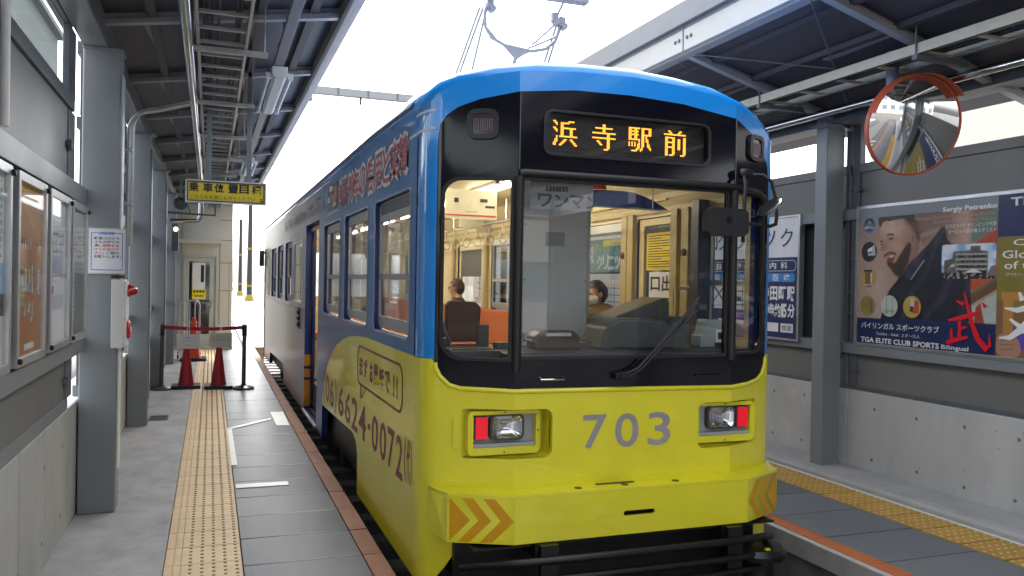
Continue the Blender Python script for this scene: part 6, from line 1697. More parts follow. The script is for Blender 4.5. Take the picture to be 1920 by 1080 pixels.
def window(a, b, x, s_, wide=0.05, dark_top=False):
    """sliding sash window set into the wall"""
    xs = sorted((x - s_ * 0.028, x - s_ * 0.05)); z0_, z1_ = WZ0 + 0.02, WZ1 - 0.005
    fr_ = MB(); P_ = lambda u, v, w: (xs[0] + w, u, v)
    zt = z1_ - (0.09 if dark_top else 0.03)
    fr_.plate(rrect(a + 0.004, b - 0.004, z0_, z1_, 0.05, 4), [rrect(a + 0.028, b - 0.028, z0_ + 0.075, 1.683, 0.004, 1), rrect(a + 0.028, b - 0.028, 1.722, zt - 0.045, 0.004, 1)] + ([rrect(a + 0.02, b - 0.02, zt + 0.005, z1_ - 0.01, 0.02, 2)] if dark_top else []), P_, 0, xs[1] - xs[0])
    w_ = fr_.build("window", SASH, tram, bevel=0.002)
    xm = (xs[0] + xs[1]) / 2
    p_ = MB(); p_.box(xm - 0.003, xm + 0.003, a + 0.02, b - 0.02, z0_ + 0.07, 1.69); p_.build("pane", GL_S, w_)
    p_ = MB(); p_.box(xm + 0.004, xm + 0.009, a + 0.02, b - 0.02, 1.715, zt - 0.04); p_.build("pane", GL_S, w_)
    if dark_top:
        p_ = MB(); p_.box(xm - 0.002, xm + 0.004, a + 0.015, b - 0.015, zt, z1_ - 0.005); p_.build("dark_panel", STEELD, w_)
    rim = MB(); rim.plate(rrect(a - 0.012, b + 0.012, WZ0 - 0.012, WZ1 + 0.012, 0.065, 5), [rrect(a, b, WZ0, WZ1, 0.055, 5)], lambda u, v, w: (x + s_ * w, u, v), 0.0, 0.005)
    rim.build("window_rim", mat("rim_silverblue", (0.33, 0.38, 0.46), 0.25, metal=0.5), w_, bevel=0.0015)
    return w_
for i, (a, b) in enumerate(WIN): window(a, b, XLs, -1, dark_top=(i == 0))
for a, b in WIN2: window(a, b, XLs, -1)
for a, b in WINR: window(a, b, XRs, 1)
# pocket window and small rear window on the left
for (a, b, z0_, z1_) in ((10.85, 12.05, 1.345, 2.19), (16.98, 17.55, 1.30, 2.17)):
    mb = MB(); mb.plate(rrect(a + 0.003, b - 0.003, z0_ + 0.003, z1_ - 0.003, 0.02, 3), [rrect(a + 0.035, b - 0.035, z0_ + 0.035, z1_ - 0.035, 0.02, 3)], PX(XLs), -0.004, 0.03); w_ = mb.build("window", WHT, tram, bevel=0.003)
    mb = MB(); mb.box(XLs + 0.012, XLs + 0.018, a + 0.03, b - 0.03, z0_ + 0.03, z1_ - 0.03); mb.build("pane", GL_S, w_)
    if a < 12:
        mb = MB(); mb.box(XLs + 0.05, XLs + 0.055, a, b, z0_, z1_); mb.build("backing", mat("pocket_grey", (0.42, 0.43, 0.45), 0.5), w_)
# left door: frame, open leaf, step, hazard edge
df = MB(); df.box(XLs + 0.001, XLs + 0.08, 10.452, 10.50, 0.06, 2.33); df.box(XLs + 0.001, XLs + 0.14, 9.10, 9.148, 0.06, 2.33); df.box(XLs + 0.001, XLs + 0.14, 9.10, 10.50, 2.331, 2.38)
doorf = df.build("door_frame", mat("door_blue", (0.012, 0.025, 0.15), 0.35), tram)
mb = MB(); mb.plate(rrect(10.34, 11.00, 0.12, 2.30, 0.01), [rrect(10.50, 10.92, 1.15, 2.18, 0.03, 3)], PX(XLs + 0.085), 0, 0.03); leaf = mb.build("door", MATS["door_blue"], tram, bevel=0.003)
mb = MB(); mb.box(XLs + 0.098, XLs + 0.102, 10.50, 10.92, 1.15, 2.18); mb.build("pane", GL_S, leaf)
mb = MB(); mb.box(XLs + 0.001, XLs + 0.075, 10.41, 10.448, 0.10, 0.42); mb.box(XLs + 0.001, XLs + 0.075, 10.41, 10.448, 0.46, 0.56); mb.box(XLs + 0.001, XLs + 0.075, 10.41, 10.448, 0.60, 0.74); mb.build("hazard_edge", mat("hazard_orange", (0.55, 0.22, 0.02), 0.5), leaf)
mb = MB(); mb.box(XLs - 0.02, XLs + 0.35, 9.15, 10.45, 0.045, 0.075); mb.build("door_step", ALU, tram, bevel=0.003)
mb = MB(); mb.box(XLs + 0.35, XLs + 0.37, 9.15, 10.45, 0.075, 0.43); mb.build("step_riser", FLOORIN, tram)
mb = MB(); mb.box(XLs + 0.12, XLs + 0.14, 9.20, 9.75, 0.1, 0.95); mb.build("door_panel_red", mat("door_red", (0.16, 0.012, 0.02), 0.4), tram)
mb = MB(); mb.box(XLs - 0.012, XLs, 11.05, 11.30, 1.02, 1.30)
for i in range(3): mb.box(XLs - 0.03, XLs - 0.012, 11.08, 11.27, 1.05 + i * 0.08, 1.10 + i * 0.08)
mb.build("side_blinker", CHAS, tram, bevel=0.004)
# yellow livery on the side, with print
yel = [(4.60, 0.0), (6.462, 0.0), (6.467, 0.30), (6.537, 0.388), (6.72, 0.439), (8.665, 0.379), (8.62, 0.50), (8.52, 0.64), (8.38, 0.76), (8.20, 0.87), (7.95, 0.98), (7.66, 1.075), (7.3, 1.15), (6.95, 1.20), (6.55, 1.232), (6.1, 1.246), (5.6, 1.2455), (4.60, 1.2455)]
mb = MB(); mb.plate(yel, [], lambda u, v, w: (XLs - w, u, v), -0.001, 0.0025)
side_yel = mb.build("yellow_livery", YEL, tram)
T = MB(); XT = XLs - 0.004
def tt(txt, yl_, yr_, za, zb, mi, bold=0.0, d=0.0): T.text(txt, (XT - d, yl_, za), -EY, EZ, yl_ - yr_, zb - za, mi, bold)
for ch_, a, b in (("(", 8.56, 8.43), ("0", 8.37, 8.12), ("6", 8.06, 7.80), (")", 7.75, 7.62)): tt(ch_, a, b, 0.42 if ch_ in "()" else 0.455, 0.76 if ch_ in "()" else 0.735, 0, 0.012)
for ch_, a, b in (("6", 7.50, 7.19), ("6", 7.11, 6.82), ("2", 6.76, 6.47), ("4", 6.42, 6.10), ("-", 6.03, 5.93), ("0", 5.87, 5.63), ("0", 5.57, 5.35), ("7", 5.31, 5.09), ("2", 5.05, 4.86)):
    if ch_ == "-": T.quad((XT, a, 0.585), (XT, b, 0.585), (XT, b, 0.625), (XT, a, 0.625))
    else: tt(ch_, a, b, 0.465, 0.728, 0, 0.015)
for ch_, a, b in (("(", 4.82, 4.77), ("代", 4.755, 4.665), (")", 4.65, 4.61)): tt(ch_, a, b, 0.49, 0.755, 0, 0.02)
# speech bubble
out_ = rrect(4.885, 6.52, 0.862, 1.168, 0.10, 6); inn = rrect(4.91, 6.495, 0.878, 1.152, 0.086, 6)
T.plate(out_, [inn], lambda u, v, w: (XT - w, u, v), 0, 0.001)
for p0_, p1_ in (((6.35, 0.87), (6.33, 0.765)), ((6.33, 0.765), (6.10, 0.87))):
    T.quad((XT - 0.001, p0_[0] + 0.02, p0_[1]), (XT - 0.001, p1_[0] + 0.02, p1_[1]), (XT - 0.001, p1_[0] - 0.02, p1_[1] + 0.008), (XT - 0.001, p0_[0] - 0.02, p0_[1]))
for ch_, a, b in (("ま", 6.43, 6.27), ("ず", 6.24, 6.08), ("お", 5.99, 5.85), ("電", 5.82, 5.66), ("話", 5.63, 5.46), ("で", 5.43, 5.27), ("!", 5.16, 5.13), ("!", 5.06, 5.03)): tt(ch_, a, b, 0.935, 1.085, 0, 0.04)
T.build("phone_lettering", MARO, side_yel, fixn=False)
# upper slogan
T = MB(); XT = XLs - 0.004
cs_ = [("創", 7.60), ("業", 7.33), ("9", 7.09), ("0", 6.93), ("年", 6.72), ("の", 6.43), ("信", 6.12), ("用", 5.80), ("と", 5.50), ("実", 5.24), ("績", 4.99)]
for ch_, c_ in cs_:
    w_ = 0.135 if ch_ not in "90" else 0.075
    tt(ch_, c_ + w_ + 0.03, c_ - w_ - 0.03, 2.306, 2.602, 1, 0.09); tt(ch_, c_ + w_, c_ - w_, 2.332, 2.574, 0, 0.015, 0.0015)
slo = T.build("slogan_lettering", [REDP, PALE], tram, fixn=False)
T = MB(); XT = XLs - 0.003
rr = random.Random(31)
for i in range(17):           # farther lettering, too foreshortened to read: dense upright strokes
    c_ = 8.85 + i * 0.29
    for s_ in range(5):
        u = c_ + rr.uniform(-0.12, 0.10)
        if rr.random() < 0.6: T.quad((XT, u + 0.03, 2.40), (XT, u, 2.40), (XT, u, 2.40 + rr.uniform(0.1, 0.19)), (XT, u + 0.03, 2.40 + rr.uniform(0.1, 0.19)), 0 if c_ < 12 else 1)
        else:
            z_ = rr.uniform(2.41, 2.57); T.quad((XT, c_ + 0.12, z_), (XT, c_ - 0.12, z_), (XT, c_ - 0.12, z_ + 0.02), (XT, c_ + 0.12, z_ + 0.02), 0 if c_ < 12 else 1)
T.build("far_lettering", [mat("faded_plum", (0.20, 0.10, 0.14), 0.4), PALE], tram, fixn=False)
T = MB(); XT = XLs - 0.003
T.plate(rrect(7.78, 8.50, 2.365, 2.615, 0.03, 3), [], lambda u, v, w: (XT - w, u, v), 0, 0.001, 0)
for poly, mi in (([(7.80, 2.44), (8.18, 2.42), (8.20, 2.54), (7.82, 2.57)], 1), ([(8.05, 2.50), (8.35, 2.56), (8.30, 2.60), (8.10, 2.58)], 2), ([(7.86, 2.38), (8.1, 2.38), (8.0, 2.42), (7.9, 2.415)], 2), ([(8.3, 2.44), (8.45, 2.44), (8.45, 2.49), (8.33, 2.50)], 2)):
    T.add([(XT - 0.0025, a, b) for a, b in poly], [tuple(range(len(poly)))], mi)
T.build("side_emblem", [mat("emblem_dark", (0.05, 0.05, 0.05), 0.4), mat("emblem_rust", (0.30, 0.09, 0.04), 0.4), PALE], tram, fixn=False)
# small pale caption under the emblem, white trim lines round the corner
T = MB(); XT = XLs - 0.003
for i in range(26):
    u = 8.5 - i * 0.03; T.quad((XT, u, 2.315), (XT, u - 0.018, 2.315), (XT, u - 0.018, 2.33 + rr.uniform(0, 0.02)), (XT, u, 2.335), 0)
T.build("caption_lettering", PALE, tram, fixn=False)
mb = MB()
for z_ in (2.525, 2.625):
    pts = [Vector((XLs - 0.002, 4.84, z_)), Vector((XLs - 0.002, 4.60, z_))] + [Vector((x, fy(x), z_)) + fnorm(x) * 0.003 for x in (1.106, 1.109, 1.118, 1.134, 1.158)]
    vs = [p for q_ in pts for p in (q_ - EZ * 0.008, q_ + EZ * 0.008)]
    mb.add(vs, [(2 * i, 2 * i + 2, 2 * i + 3, 2 * i + 1) for i in range(len(pts) - 1)])
    pts = [Vector((x, fy(x), z_)) + fnorm(x) * 0.003 for x in (2 * XC - 1.158 + 0.03, 2 * XC - 1.134 + 0.01, 2 * XC - 1.118, 2 * XC - 1.106)]
    vs = [p for q_ in pts for p in (q_ - EZ * 0.008, q_ + EZ * 0.008)]
    mb.add(vs, [(2 * i, 2 * i + 2, 2 * i + 3, 2 * i + 1) for i in range(len(pts) - 1)])
mb.build("white_trim", mat("trim_white", (0.62, 0.66, 0.72), 0.35), tram)

# 6 underframe, bogies, lifeguard
mb = MB(); mb.box(XLs + 0.10, XRs - 0.10, 4.7, 18.3, 0.02, 0.40); mb.build("underframe", CHAS, tram)
mb = MB()
for s_ in (-1, 1): mb.box(XC + s_ * 0.98 - 0.01, XC + s_ * 0.98 + 0.01, 8.8, 13.3, -0.22, 0.1)
mb.build("skirt_plate", CHAS, tram)
for yc in (7.55, 15.1):
    bgm = mat("bogie_dust", (0.035, 0.035, 0.038), 0.6, var=0.3); sides = []
    for s_ in (-1, 1):
        mb = MB(); x = XC + s_ * 0.93
        mb.box(x - 0.04, x + 0.04, yc - 1.0, yc + 1.0, -0.10, 0.06); mb.box(x - 0.07, x + 0.07, yc - 0.22, yc + 0.22, 0.0, 0.30)
        for dy in (-0.75, 0.75): mb.box(x - 0.08, x + 0.08, yc + dy - 0.13, yc + dy + 0.13, -0.18, 0.10); mb.lathe([(0.09, -0.09), (0.09, 0.09)], (x, yc + dy, -0.05), 'X', 12)
        for dy in (-0.3, 0.3): mb.lathe([(0.07, -0.05), (0.07, 0.25)], (x, yc + dy, 0.0), 'Z', 12)
        sides.append(mb.build("bogie", bgm, tram, bevel=0.01))
    for dy in (-0.75, 0.75):
        for s_ in (-1, 1):
            mb = MB(); mb.lathe([(0.31, -0.03), (0.33, -0.06), (0.30, -0.065), (0.30, 0.05), (0.10, 0.055)], (XC + s_ * 0.72, yc + dy, GZ + 0.16 + 0.31), 'X', 24); mb.build("wheel", RAILM, sides[(s_ + 1) // 2], smooth=True)
lg = MB()
for z_, r_ in ((0.20, 0.022), (0.10, 0.020), (0.02, 0.018)):
    lg.path([(XC - 0.98, 4.22, z_ - 0.06), (XC - 0.93, 4.12, z_ - 0.02), (XC - 0.70, 4.03, z_), (XC - 0.3, 4.0, z_ + 0.005), (XC + 0.5, 4.0, z_ + 0.005), (XC + 0.80, 4.04, z_), (XC + 0.95, 4.13, z_ - 0.03), (XC + 0.98, 4.25, z_ - 0.08)], r_, 10)
for x in (XC - 0.55, XC + 0.62): lg.box(x - 0.05, x + 0.05, 4.02, 4.06, -0.06, 0.28); lg.box(x - 0.07, x + 0.07, 4.06, 4.3, 0.20, 0.28)
life = lg.build("lifeguard", CHAS, tram, smooth=True)
mb = MB(); mb.box(XC - 1.0, XC + 0.95, 4.30, 4.34, -0.25, 0.26); mb.box(XC - 0.95, XC + 0.95, 4.1, 4.7, 0.26, 0.27); mb.build("front_shield", CHAS, tram)
mb = MB(); mb.lathe([(0.17, 0), (0.175, 0.03), (0.15, 0.06), (0.06, 0.065)], (XC + 0.86, 4.14, 0.06), 'Z', 20); mb.path([(XC + 0.86, 4.14, 0.06), (XC + 0.86, 4.14, -0.16)], 0.10, 16); mb.build("air_hose_drum", CHAS, tram, smooth=True)
mb = MB(); mb.box(XC + 0.83, XC + 0.86, 4.01, 4.03, 0.125, 0.135); mb.build("yellow_tag", SIGNY, life)

# 7 interior
mb = MB(); mb.box(XLs + 0.37, XRs - 0.06, 4.6, 18.4, 0.40, 0.43); mb.box(XLs + 0.06, XLs + 0.37, 4.6, 9.10, 0.40, 0.43); mb.box(XLs + 0.06, XLs + 0.37, 10.5, 18.4, 0.40, 0.43); mb.build("floor", FLOORIN, tram)
cx_ = MB()
prof = [(XLs + 0.061, 2.28), (XLs + 0.12, 2.40), (XLs + 0.35, 2.54), (XC - 0.4, 2.60), (XC + 0.4, 2.60), (XRs - 0.35, 2.54), (XRs - 0.12, 2.40), (XRs - 0.061, 2.28)]
n = len(prof); cx_.add([(x, 4.62, z) for x, z in prof] + [(x, 18.4, z) for x, z in prof], [(i, i + 1, i + 1 + n, i + n) for i in range(n - 1)])
ceil = cx_.build("ceiling", CREAM, tram, fixn=False)
mb = MB()
for s_ in (-1, 1): mb.box(XC + s_ * 1.095 - 0.008, XC + s_ * 1.095 + 0.008, 4.65, 18.4, 2.26, 2.30); mb.box(XC + s_ * 1.06 - 0.012, XC + s_ * 1.06 + 0.012, 5.6, 18.4, 2.345, 2.36)
mb.build("cornice_strip", CREAMD, ceil)
for s_ in (-0.62, 0.22):
    for y in (5.9, 7.0, 8.6, 10.2, 11.8, 13.4, 15.0, 16.6):
        mb = MB(); mb.box(XC + s_ - 0.06, XC + s_ + 0.06, y, y + 1.2, 2.555 if abs(s_) > 0.5 else 2.575, 2.60); lf = mb.build("lamp_base", FIX, ceil)
        mb = MB(); zt_ = 2.525 if abs(s_) > 0.5 else 2.545; mb.tube((XC + s_, y + 0.05, zt_), (XC + s_, y + 1.15, zt_), 0.018, 8); mb.build("lamp_tube", TUBE, lf, smooth=True)
# hand rails with straps, both sides
for s_ in (-1, 1):
    x = XC + s_ * 0.66
    mb = MB(); mb.tube((x, 6.0, 2.33), (x, 17.5, 2.33), 0.014, 8)
    for y in (6.2, 8.2, 10.2, 12.2, 14.2, 16.2): mb.tube((x, y, 2.33), (x, y, 2.57), 0.010, 6)
    hr = mb.build("hand_rail", ALU, tram, smooth=True)
    mb = MB(); mb.box(x - 0.011, x + 0.011, 6.5 - 0.004, 6.5 + 0.004, 2.20, 2.335)
    rgp = [(x + 0.045 * math.cos(2 * math.pi * k / 14), 6.5, 2.155 + 0.055 * math.sin(2 * math.pi * k / 14)) for k in range(15)]
    mb.path(rgp, 0.009, 6, cap=False)
    st = mb.build("strap", mat("strap_cream", (0.55, 0.50, 0.36), 0.5), hr, smooth=True)
    for k in range(1, 24): inst(st, "strap", hr, (0, k * 0.45, 0))
# right-hand inner fittings: door, pillars
mb = MB()
for y in (5.30, 5.46, 6.16, 6.27, 7.40, 8.85, 10.08, 11.6): mb.box(XRs - 0.10, XRs - 0.061, y, y + 0.10, 0.43, 2.27)
mb.build("inner_pillar", CREAMD, tram, bevel=0.006)
mb = MB()
for y in (5.32, 6.30): mb.lathe([(0.028, 0), (0.028, -0.012), (0.018, -0.02)], (XRs - 0.10, y + 0.03, 1.93), 'X', 14)
mb.build("door_button", BRN, tram)
dd = MB(); dd.plate(rrect(5.505, 6.145, 0.5, 2.225, 0.01), [rrect(5.58, 6.07, 1.05, 2.17, 0.03, 3)], PX(XRs - 0.04), 0, 0.03); rd = dd.build("door", CREAM, tram, bevel=0.003)
mb = MB(); mb.box(XRs - 0.028, XRs - 0.022, 5.58, 6.07, 1.05, 2.17); mb.build("pane", GL_S, rd)
mb = MB(); mb.box(XRs - 0.0345, XRs - 0.032, 5.61, 6.03, 1.80, 2.145); yp = mb.build("yellow_notice", SIGNY, rd)
mb = MB(); mb.box(XRs - 0.0365, XRs - 0.0355, 5.61, 6.03, 2.105, 2.145)
for i in range(13): mb.box(XRs - 0.0365, XRs - 0.0355, 5.66 + (0.12 if i % 4 == 3 else 0), 6.0, 1.825 + i * 0.021, 1.832 + i * 0.021)
mb.build("notice_print", INK, yp)
mb = MB(); mb.box(XRs - 0.0345, XRs - 0.032, 5.59, 5.98, 1.58, 1.785); ep = mb.build("exit_sticker", PAPER, rd)
mb = MB(); mb.text("出口", (XRs - 0.037, 5.95, 1.63), -EY, EZ, 0.33, 0.13, 0, 0.02, mirror=True); mb.build("sticker_print", INK, ep, fixn=False)
mb = MB(); mb.box(XRs - 0.0345, XRs - 0.032, 5.60, 5.97, 1.08, 1.56); mb.build("blue_sheet", mat("pale_sheet", (0.42, 0.50, 0.58), 0.5), rd)
dd = MB(); dd.plate(rrect(10.37, 11.49, 0.5, 2.19, 0.01), [rrect(10.45, 11.40, 1.05, 2.12, 0.03, 3)], PX(XRs - 0.04), 0, 0.03); rd = dd.build("door", CREAM, tram)
mb = MB(); mb.box(XRs - 0.028, XRs - 0.022, 10.45, 11.40, 1.05, 2.12); mb.build("pane", GL_S, rd)
mb = MB(); mb.box(XRs - 0.036, XRs - 0.031, 10.45, 11.40, 1.75, 2.12); mb.build("window_blind", DGREY, rd)
# long benches
for (x0_, x1_, ya_, yb_) in ((XRs - 0.50, XRs - 0.07, 6.3, 10.25), (XRs - 0.50, XRs - 0.07, 11.7, 17.6), (XLs + 0.07, XLs + 0.50, 5.9, 8.9), (XLs + 0.07, XLs + 0.50, 12.2, 17.6)):
    mb = MB(); mb.box(x0_, x1_, ya_, yb_, 0.78, 0.90); bn = mb.build("bench_seat", SEAT, tram, bevel=0.03)
    mb = MB(); xb_ = (x1_ - 0.07, x1_) if x0_ > XC else (x0_, x0_ + 0.07); mb.box(xb_[0], xb_[1], ya_, yb_, 0.90, 1.335); mb.build("bench_back", SEAT, bn, bevel=0.02)
    mb = MB(); mb.box(x0_ + 0.05, x1_, ya_, yb_, 0.43, 0.78); mb.build("bench_base", CREAMD, bn)
# cab: dash, consoles, partition, seat
mb = MB(); mb.box(1.22, 1.545, 4.44, 4.80, 1.02, 1.30); mb.box(1.545, 2.99, 4.27, 4.80, 1.02, 1.285); mb.box(2.99, 3.3, 4.42, 4.80, 1.02, 1.285); mb.build("dash", DASH, tram, bevel=0.01)
mb = MB(); mb.box(1.26, 1.545, 4.38, 4.44, 1.22, 1.292); mb.box(1.6, 2.92, 4.235, 4.27, 1.20, 1.275); mb.build("dash_edge", DGREY, tram)
mb = MB(); mb.prism([(1.39, 4.95, 1.30), (1.60, 4.95, 1.30), (1.615, 4.95, 1.52), (1.575, 4.95, 1.555), (1.41, 4.95, 1.56), (1.385, 4.95, 1.53)], (0, 0.07, 0)); mb.build("driver_seat_back", BRN, tram, bevel=0.015)
mb = MB(); mb.box(1.52, 1.59, 4.72, 4.76, 1.29, 1.42); mb.box(1.25, 1.33, 4.66, 4.72, 1.29, 1.345); mb.box(1.60, 1.70, 4.6, 4.68, 1.285, 1.32); mb.build("switch_box", DGREY, tram, bevel=0.004)
mb = MB(); mb.path([(1.24, 4.6, 1.52), (1.29, 4.62, 1.38), (1.33, 4.66, 1.32)], 0.008); mb.path([(1.31, 4.9, 2.02), (1.28, 4.9, 1.9), (1.33, 4.9, 1.86)], 0.012); mb.build("cab_lever", ALU, tram, smooth=True)
mb = MB(); mb.prism([(1.80, 4.5, 1.285), (2.10, 4.5, 1.285), (2.10, 4.5, 1.36), (2.06, 4.5, 1.395), (1.84, 4.5, 1.395), (1.80, 4.5, 1.36)], (0, 0.14, 0)); cb = mb.build("controller", mat("controller_brown", (0.07, 0.035, 0.025), 0.4), tram, bevel=0.012)
mb = MB(); mb.box(1.87, 2.03, 4.485, 4.50, 1.365, 1.385); mb.tube((1.74, 4.52, 1.345), (1.82, 4.52, 1.33), 0.012); mb.tube((2.08, 4.49, 1.325), (2.16, 4.49, 1.325), 0.010); mb.build("controller_lever", CHROME, cb)
mb = MB(); mb.prism([(2.19, 4.42, 1.285), (2.70, 4.42, 1.285), (2.71, 4.42, 1.36), (2.64, 4.42, 1.465), (2.32, 4.42, 1.475), (2.23, 4.42, 1.42)], (0, 0.30, 0)); mh = mb.build("meter_hood", DGREY, tram, bevel=0.02)
mb = MB(); mb.prism([(2.40, 4.75, 1.45), (2.83, 4.75, 1.60), (2.86, 4.75, 1.57), (2.86, 4.75, 1.285), (2.40, 4.75, 1.285)], (0, 0.32, 0)); mb.build("fare_box", mat("fare_grey", (0.085, 0.09, 0.085), 0.3), tram, bevel=0.012)
mb = MB(); mb.hexa([(2.70, 4.5, 1.285), (2.86, 4.5, 1.285), (2.86, 4.53, 1.285), (2.70, 4.53, 1.285), (2.78, 4.62, 1.48), (2.90, 4.6, 1.48), (2.90, 4.63, 1.48), (2.78, 4.65, 1.48)]); mb.build("card_reader", DGREY, tram, bevel=0.006)
mb = MB(); mb.prism([(2.955, 4.52, 1.285), (3.145, 4.52, 1.285), (3.14, 4.52, 1.46), (3.0, 4.52, 1.465), (2.98, 4.52, 1.37), (2.955, 4.52, 1.36)], (0, 0.12, 0)); dv = mb.build("card_machine", LGREY, tram, bevel=0.008)
mb = MB(); mb.plate(rrect(3.06, 3.14, 1.32, 1.40, 0.006, 2), [rrect(3.075, 3.125, 1.337, 1.383, 0.002, 1)], PY(4.51), 0, 0.008); mb.build("machine_label", WHT, dv)
mb = MB(); mb.box(3.075, 3.125, 4.514, 4.518, 1.337, 1.383); mb.box(3.06, 3.10, 4.50, 4.52, 1.287, 1.315); mb.build("machine_slot", CHAS, dv)
ptn = mat("partition_white", (0.74, 0.79, 0.86), 0.35, var=0.04, scale=2)
mb = MB(); mb.box(2.105, 2.605, 5.5, 5.52, 0.45, 2.44); pt = mb.build("partition", ptn, tram)
mb = MB(); mb.box(2.05, 2.10, 5.49, 5.53, 0.43, 2.58); mb.box(2.607, 2.625, 5.49, 5.53, 0.43, 2.5); mb.box(2.02, 2.64, 5.49, 5.53, 2.441, 2.50); mb.build("partition_frame", ALU, pt, bevel=0.003)
mb = MB()
for z_ in (0.9, 1.3, 1.7, 2.1): mb.lathe([(0.006, 0), (0.004, -0.004)], (2.115, 5.5, z_), 'Y', 8); mb.lathe([(0.006, 0), (0.004, -0.004)], (2.596, 5.5, z_), 'Y', 8)
mb.build("partition_screw", DGREY, pt)
mb = MB(); mb.box(2.27, 2.42, 5.497, 5.4995, 1.95, 2.05); mb.build("partition_label", mat("label_bluegrey", (0.40, 0.46, 0.56), 0.5), pt)
mb = MB(); mb.tube((3.2, 5.25, 0.43), (3.2, 5.25, 1.66), 0.014); mb.tube((3.2, 5.25, 1.66), (3.37, 5.25, 1.66), 0.014); mb.build("grab_pole", mat("brass_pole", (0.50, 0.40, 0.18), 0.3, metal=0.6), tram, smooth=True)
mb = MB(); mb.box(3.27, 3.36, 5.06, 5.16, 0.43, 2.3); mb.build("cab_post", mat("cab_post_navy", (0.03, 0.04, 0.08), 0.4), tram, bevel=0.006)
# sunshade, one-man plate, hanging advertisement
sh = MB(); vs = []
for i in range(9):
    f_ = i / 8
    x = 2.03 + 0.63 * f_; zb_ = 2.150; zt_ = 2.248 - 0.085 * max(0, (f_ - 0.55) / 0.45) ** 1.6
    vs += [(x, 4.47 - 0.03 * math.sin(math.pi * f_), zb_), (x, 4.50 - 0.03 * math.sin(math.pi * f_), zt_)]
sh.add(vs, [(2 * i, 2 * i + 2, 2 * i + 3, 2 * i + 1) for i in range(8)])
ss = sh.build("sunshade", SHADE, tram, fixn=False)
md_ = ss.modifiers.new('thick', 'SOLIDIFY'); md_.thickness = 0.004
mb = MB(); mb.tube((2.05, 4.46, 2.148), (2.62, 4.46, 2.142), 0.005)
for x in (2.14, 2.55): mb.tube((x, 4.46, 2.14), (x, 4.46, 2.27), 0.005)
mb.build("shade_rod", ALU, ss)
mb = MB(); mb.box(1.66, 2.045, YK + 0.05, YK + 0.055, 2.095, 2.248); om_ = mb.build("oneman_plate", mat("plate_grey", (0.20, 0.21, 0.23), 0.4), tram)
mb = MB()
for ch_, x, w_ in (("ワ", 1.706, 0.085), ("ン", 1.806, 0.085), ("マ", 1.905, 0.085), ("ン", 2.003, 0.085)): mb.text(ch_, (x, YK + 0.047, 2.105), EX, EZ, w_, 0.075, 0, 0.02)
for i in range(7): mb.box(1.755 + i * 0.02, 1.768 + i * 0.02, YK + 0.046, YK + 0.0475, 2.195, 2.225)
mb.build("plate_lettering", INK, om_, fixn=False)
mb = MB(); mb.box(2.60, 2.80, 5.6, 5.61, 2.395, 2.44); mb.build("orange_plate", CONEO, tram)
mb = MB(); mb.box(1.93, 2.41, 7.0, 7.006, 2.235, 2.50); ad_ = mb.build("hanging_poster", mat("poster_cream", (0.60, 0.56, 0.42), 0.6), tram)
mb = MB(); mb.box(2.25, 2.32, 6.996, 6.999, 2.39, 2.42); mb.box(2.01, 2.05, 6.996, 6.999, 2.38, 2.42); mb.box(2.30, 2.39, 6.996, 6.999, 2.34, 2.36, 0); mb.box(1.93, 2.40, 6.9965, 6.999, 2.262, 2.275, 1); mb.box(2.12, 2.22, 6.996, 6.999, 2.30, 2.303, 0); tag(mb.build("poster_print", [INK, INKR], ad_), kind="stuff")
for (y_, x_, w_) in ((9.0, 2.65, 0.30), (10.6, 2.45, 0.34), (12.2, 2.75, 0.3), (9.9, 3.15, 0.22)):
    mb = MB(); mb.box(x_, x_ + w_, y_, y_ + 0.006, 2.30, 2.50); p_ = mb.build("hanging_poster", MATS["poster_cream"], tram)
    mb = MB(); mb.box(x_ + 0.04, x_ + w_ - 0.04, y_ - 0.003, y_ - 0.001, 2.40, 2.45); mb.build("poster_print", INKB, p_)

# 8 pantograph on the roof
pn = MB(); pz = 3.02
H = lambda x, z: ((XC + 0.21) + x, 6.55, z)
panto = MB().box((XC + 0.21) - 0.42, (XC + 0.21) + 0.42, 7.0, 8.1, 2.96, 3.02).build("pantograph", mat("panto_grey", (0.24, 0.26, 0.32), 0.45), tram)
G2 = MATS["panto_grey"]
mb = MB()
for (x, y, z), (x2, y2, z2) in (((-0.53, 7.6, 3.0), (-0.36, 6.7, 4.02)), ((-0.50, 7.6, 3.0), (-0.33, 6.7, 4.02)), ((-0.40, 7.2, 3.0), (-0.30, 6.7, 4.02)), ((0.20, 7.2, 3.0), (0.36, 6.7, 3.98)), ((0.25, 7.2, 3.0), (0.39, 6.7, 3.98))):
    mb.tube(((XC + 0.21) + x, y, z), ((XC + 0.21) + x2, y2, z2), 0.011, 8)
mb.build("lower_arm", G2, panto, smooth=True)
mb = MB()
mb.path([((XC + 0.21) - 0.29, 6.7, 4.06), ((XC + 0.21) - 0.315, 6.7, 3.97), ((XC + 0.21) - 0.305, 6.7, 3.86), ((XC + 0.21) - 0.25, 6.7, 3.775), ((XC + 0.21) - 0.13, 6.7, 3.725), ((XC + 0.21) + 0.12, 6.7, 3.70), ((XC + 0.21) + 0.25, 6.7, 3.735), ((XC + 0.21) + 0.34, 6.7, 3.81), ((XC + 0.21) + 0.375, 6.7, 3.90), ((XC + 0.21) + 0.385, 6.7, 3.98)], 0.016, 8)
mb.prism([((XC + 0.21) - 0.15, 6.69, 3.725), ((XC + 0.21) + 0.13, 6.69, 3.70), ((XC + 0.21) + 0.05, 6.69, 3.66), ((XC + 0.21) - 0.005, 6.69, 3.62), ((XC + 0.21) - 0.05, 6.69, 3.63)], (0, 0.02, 0))
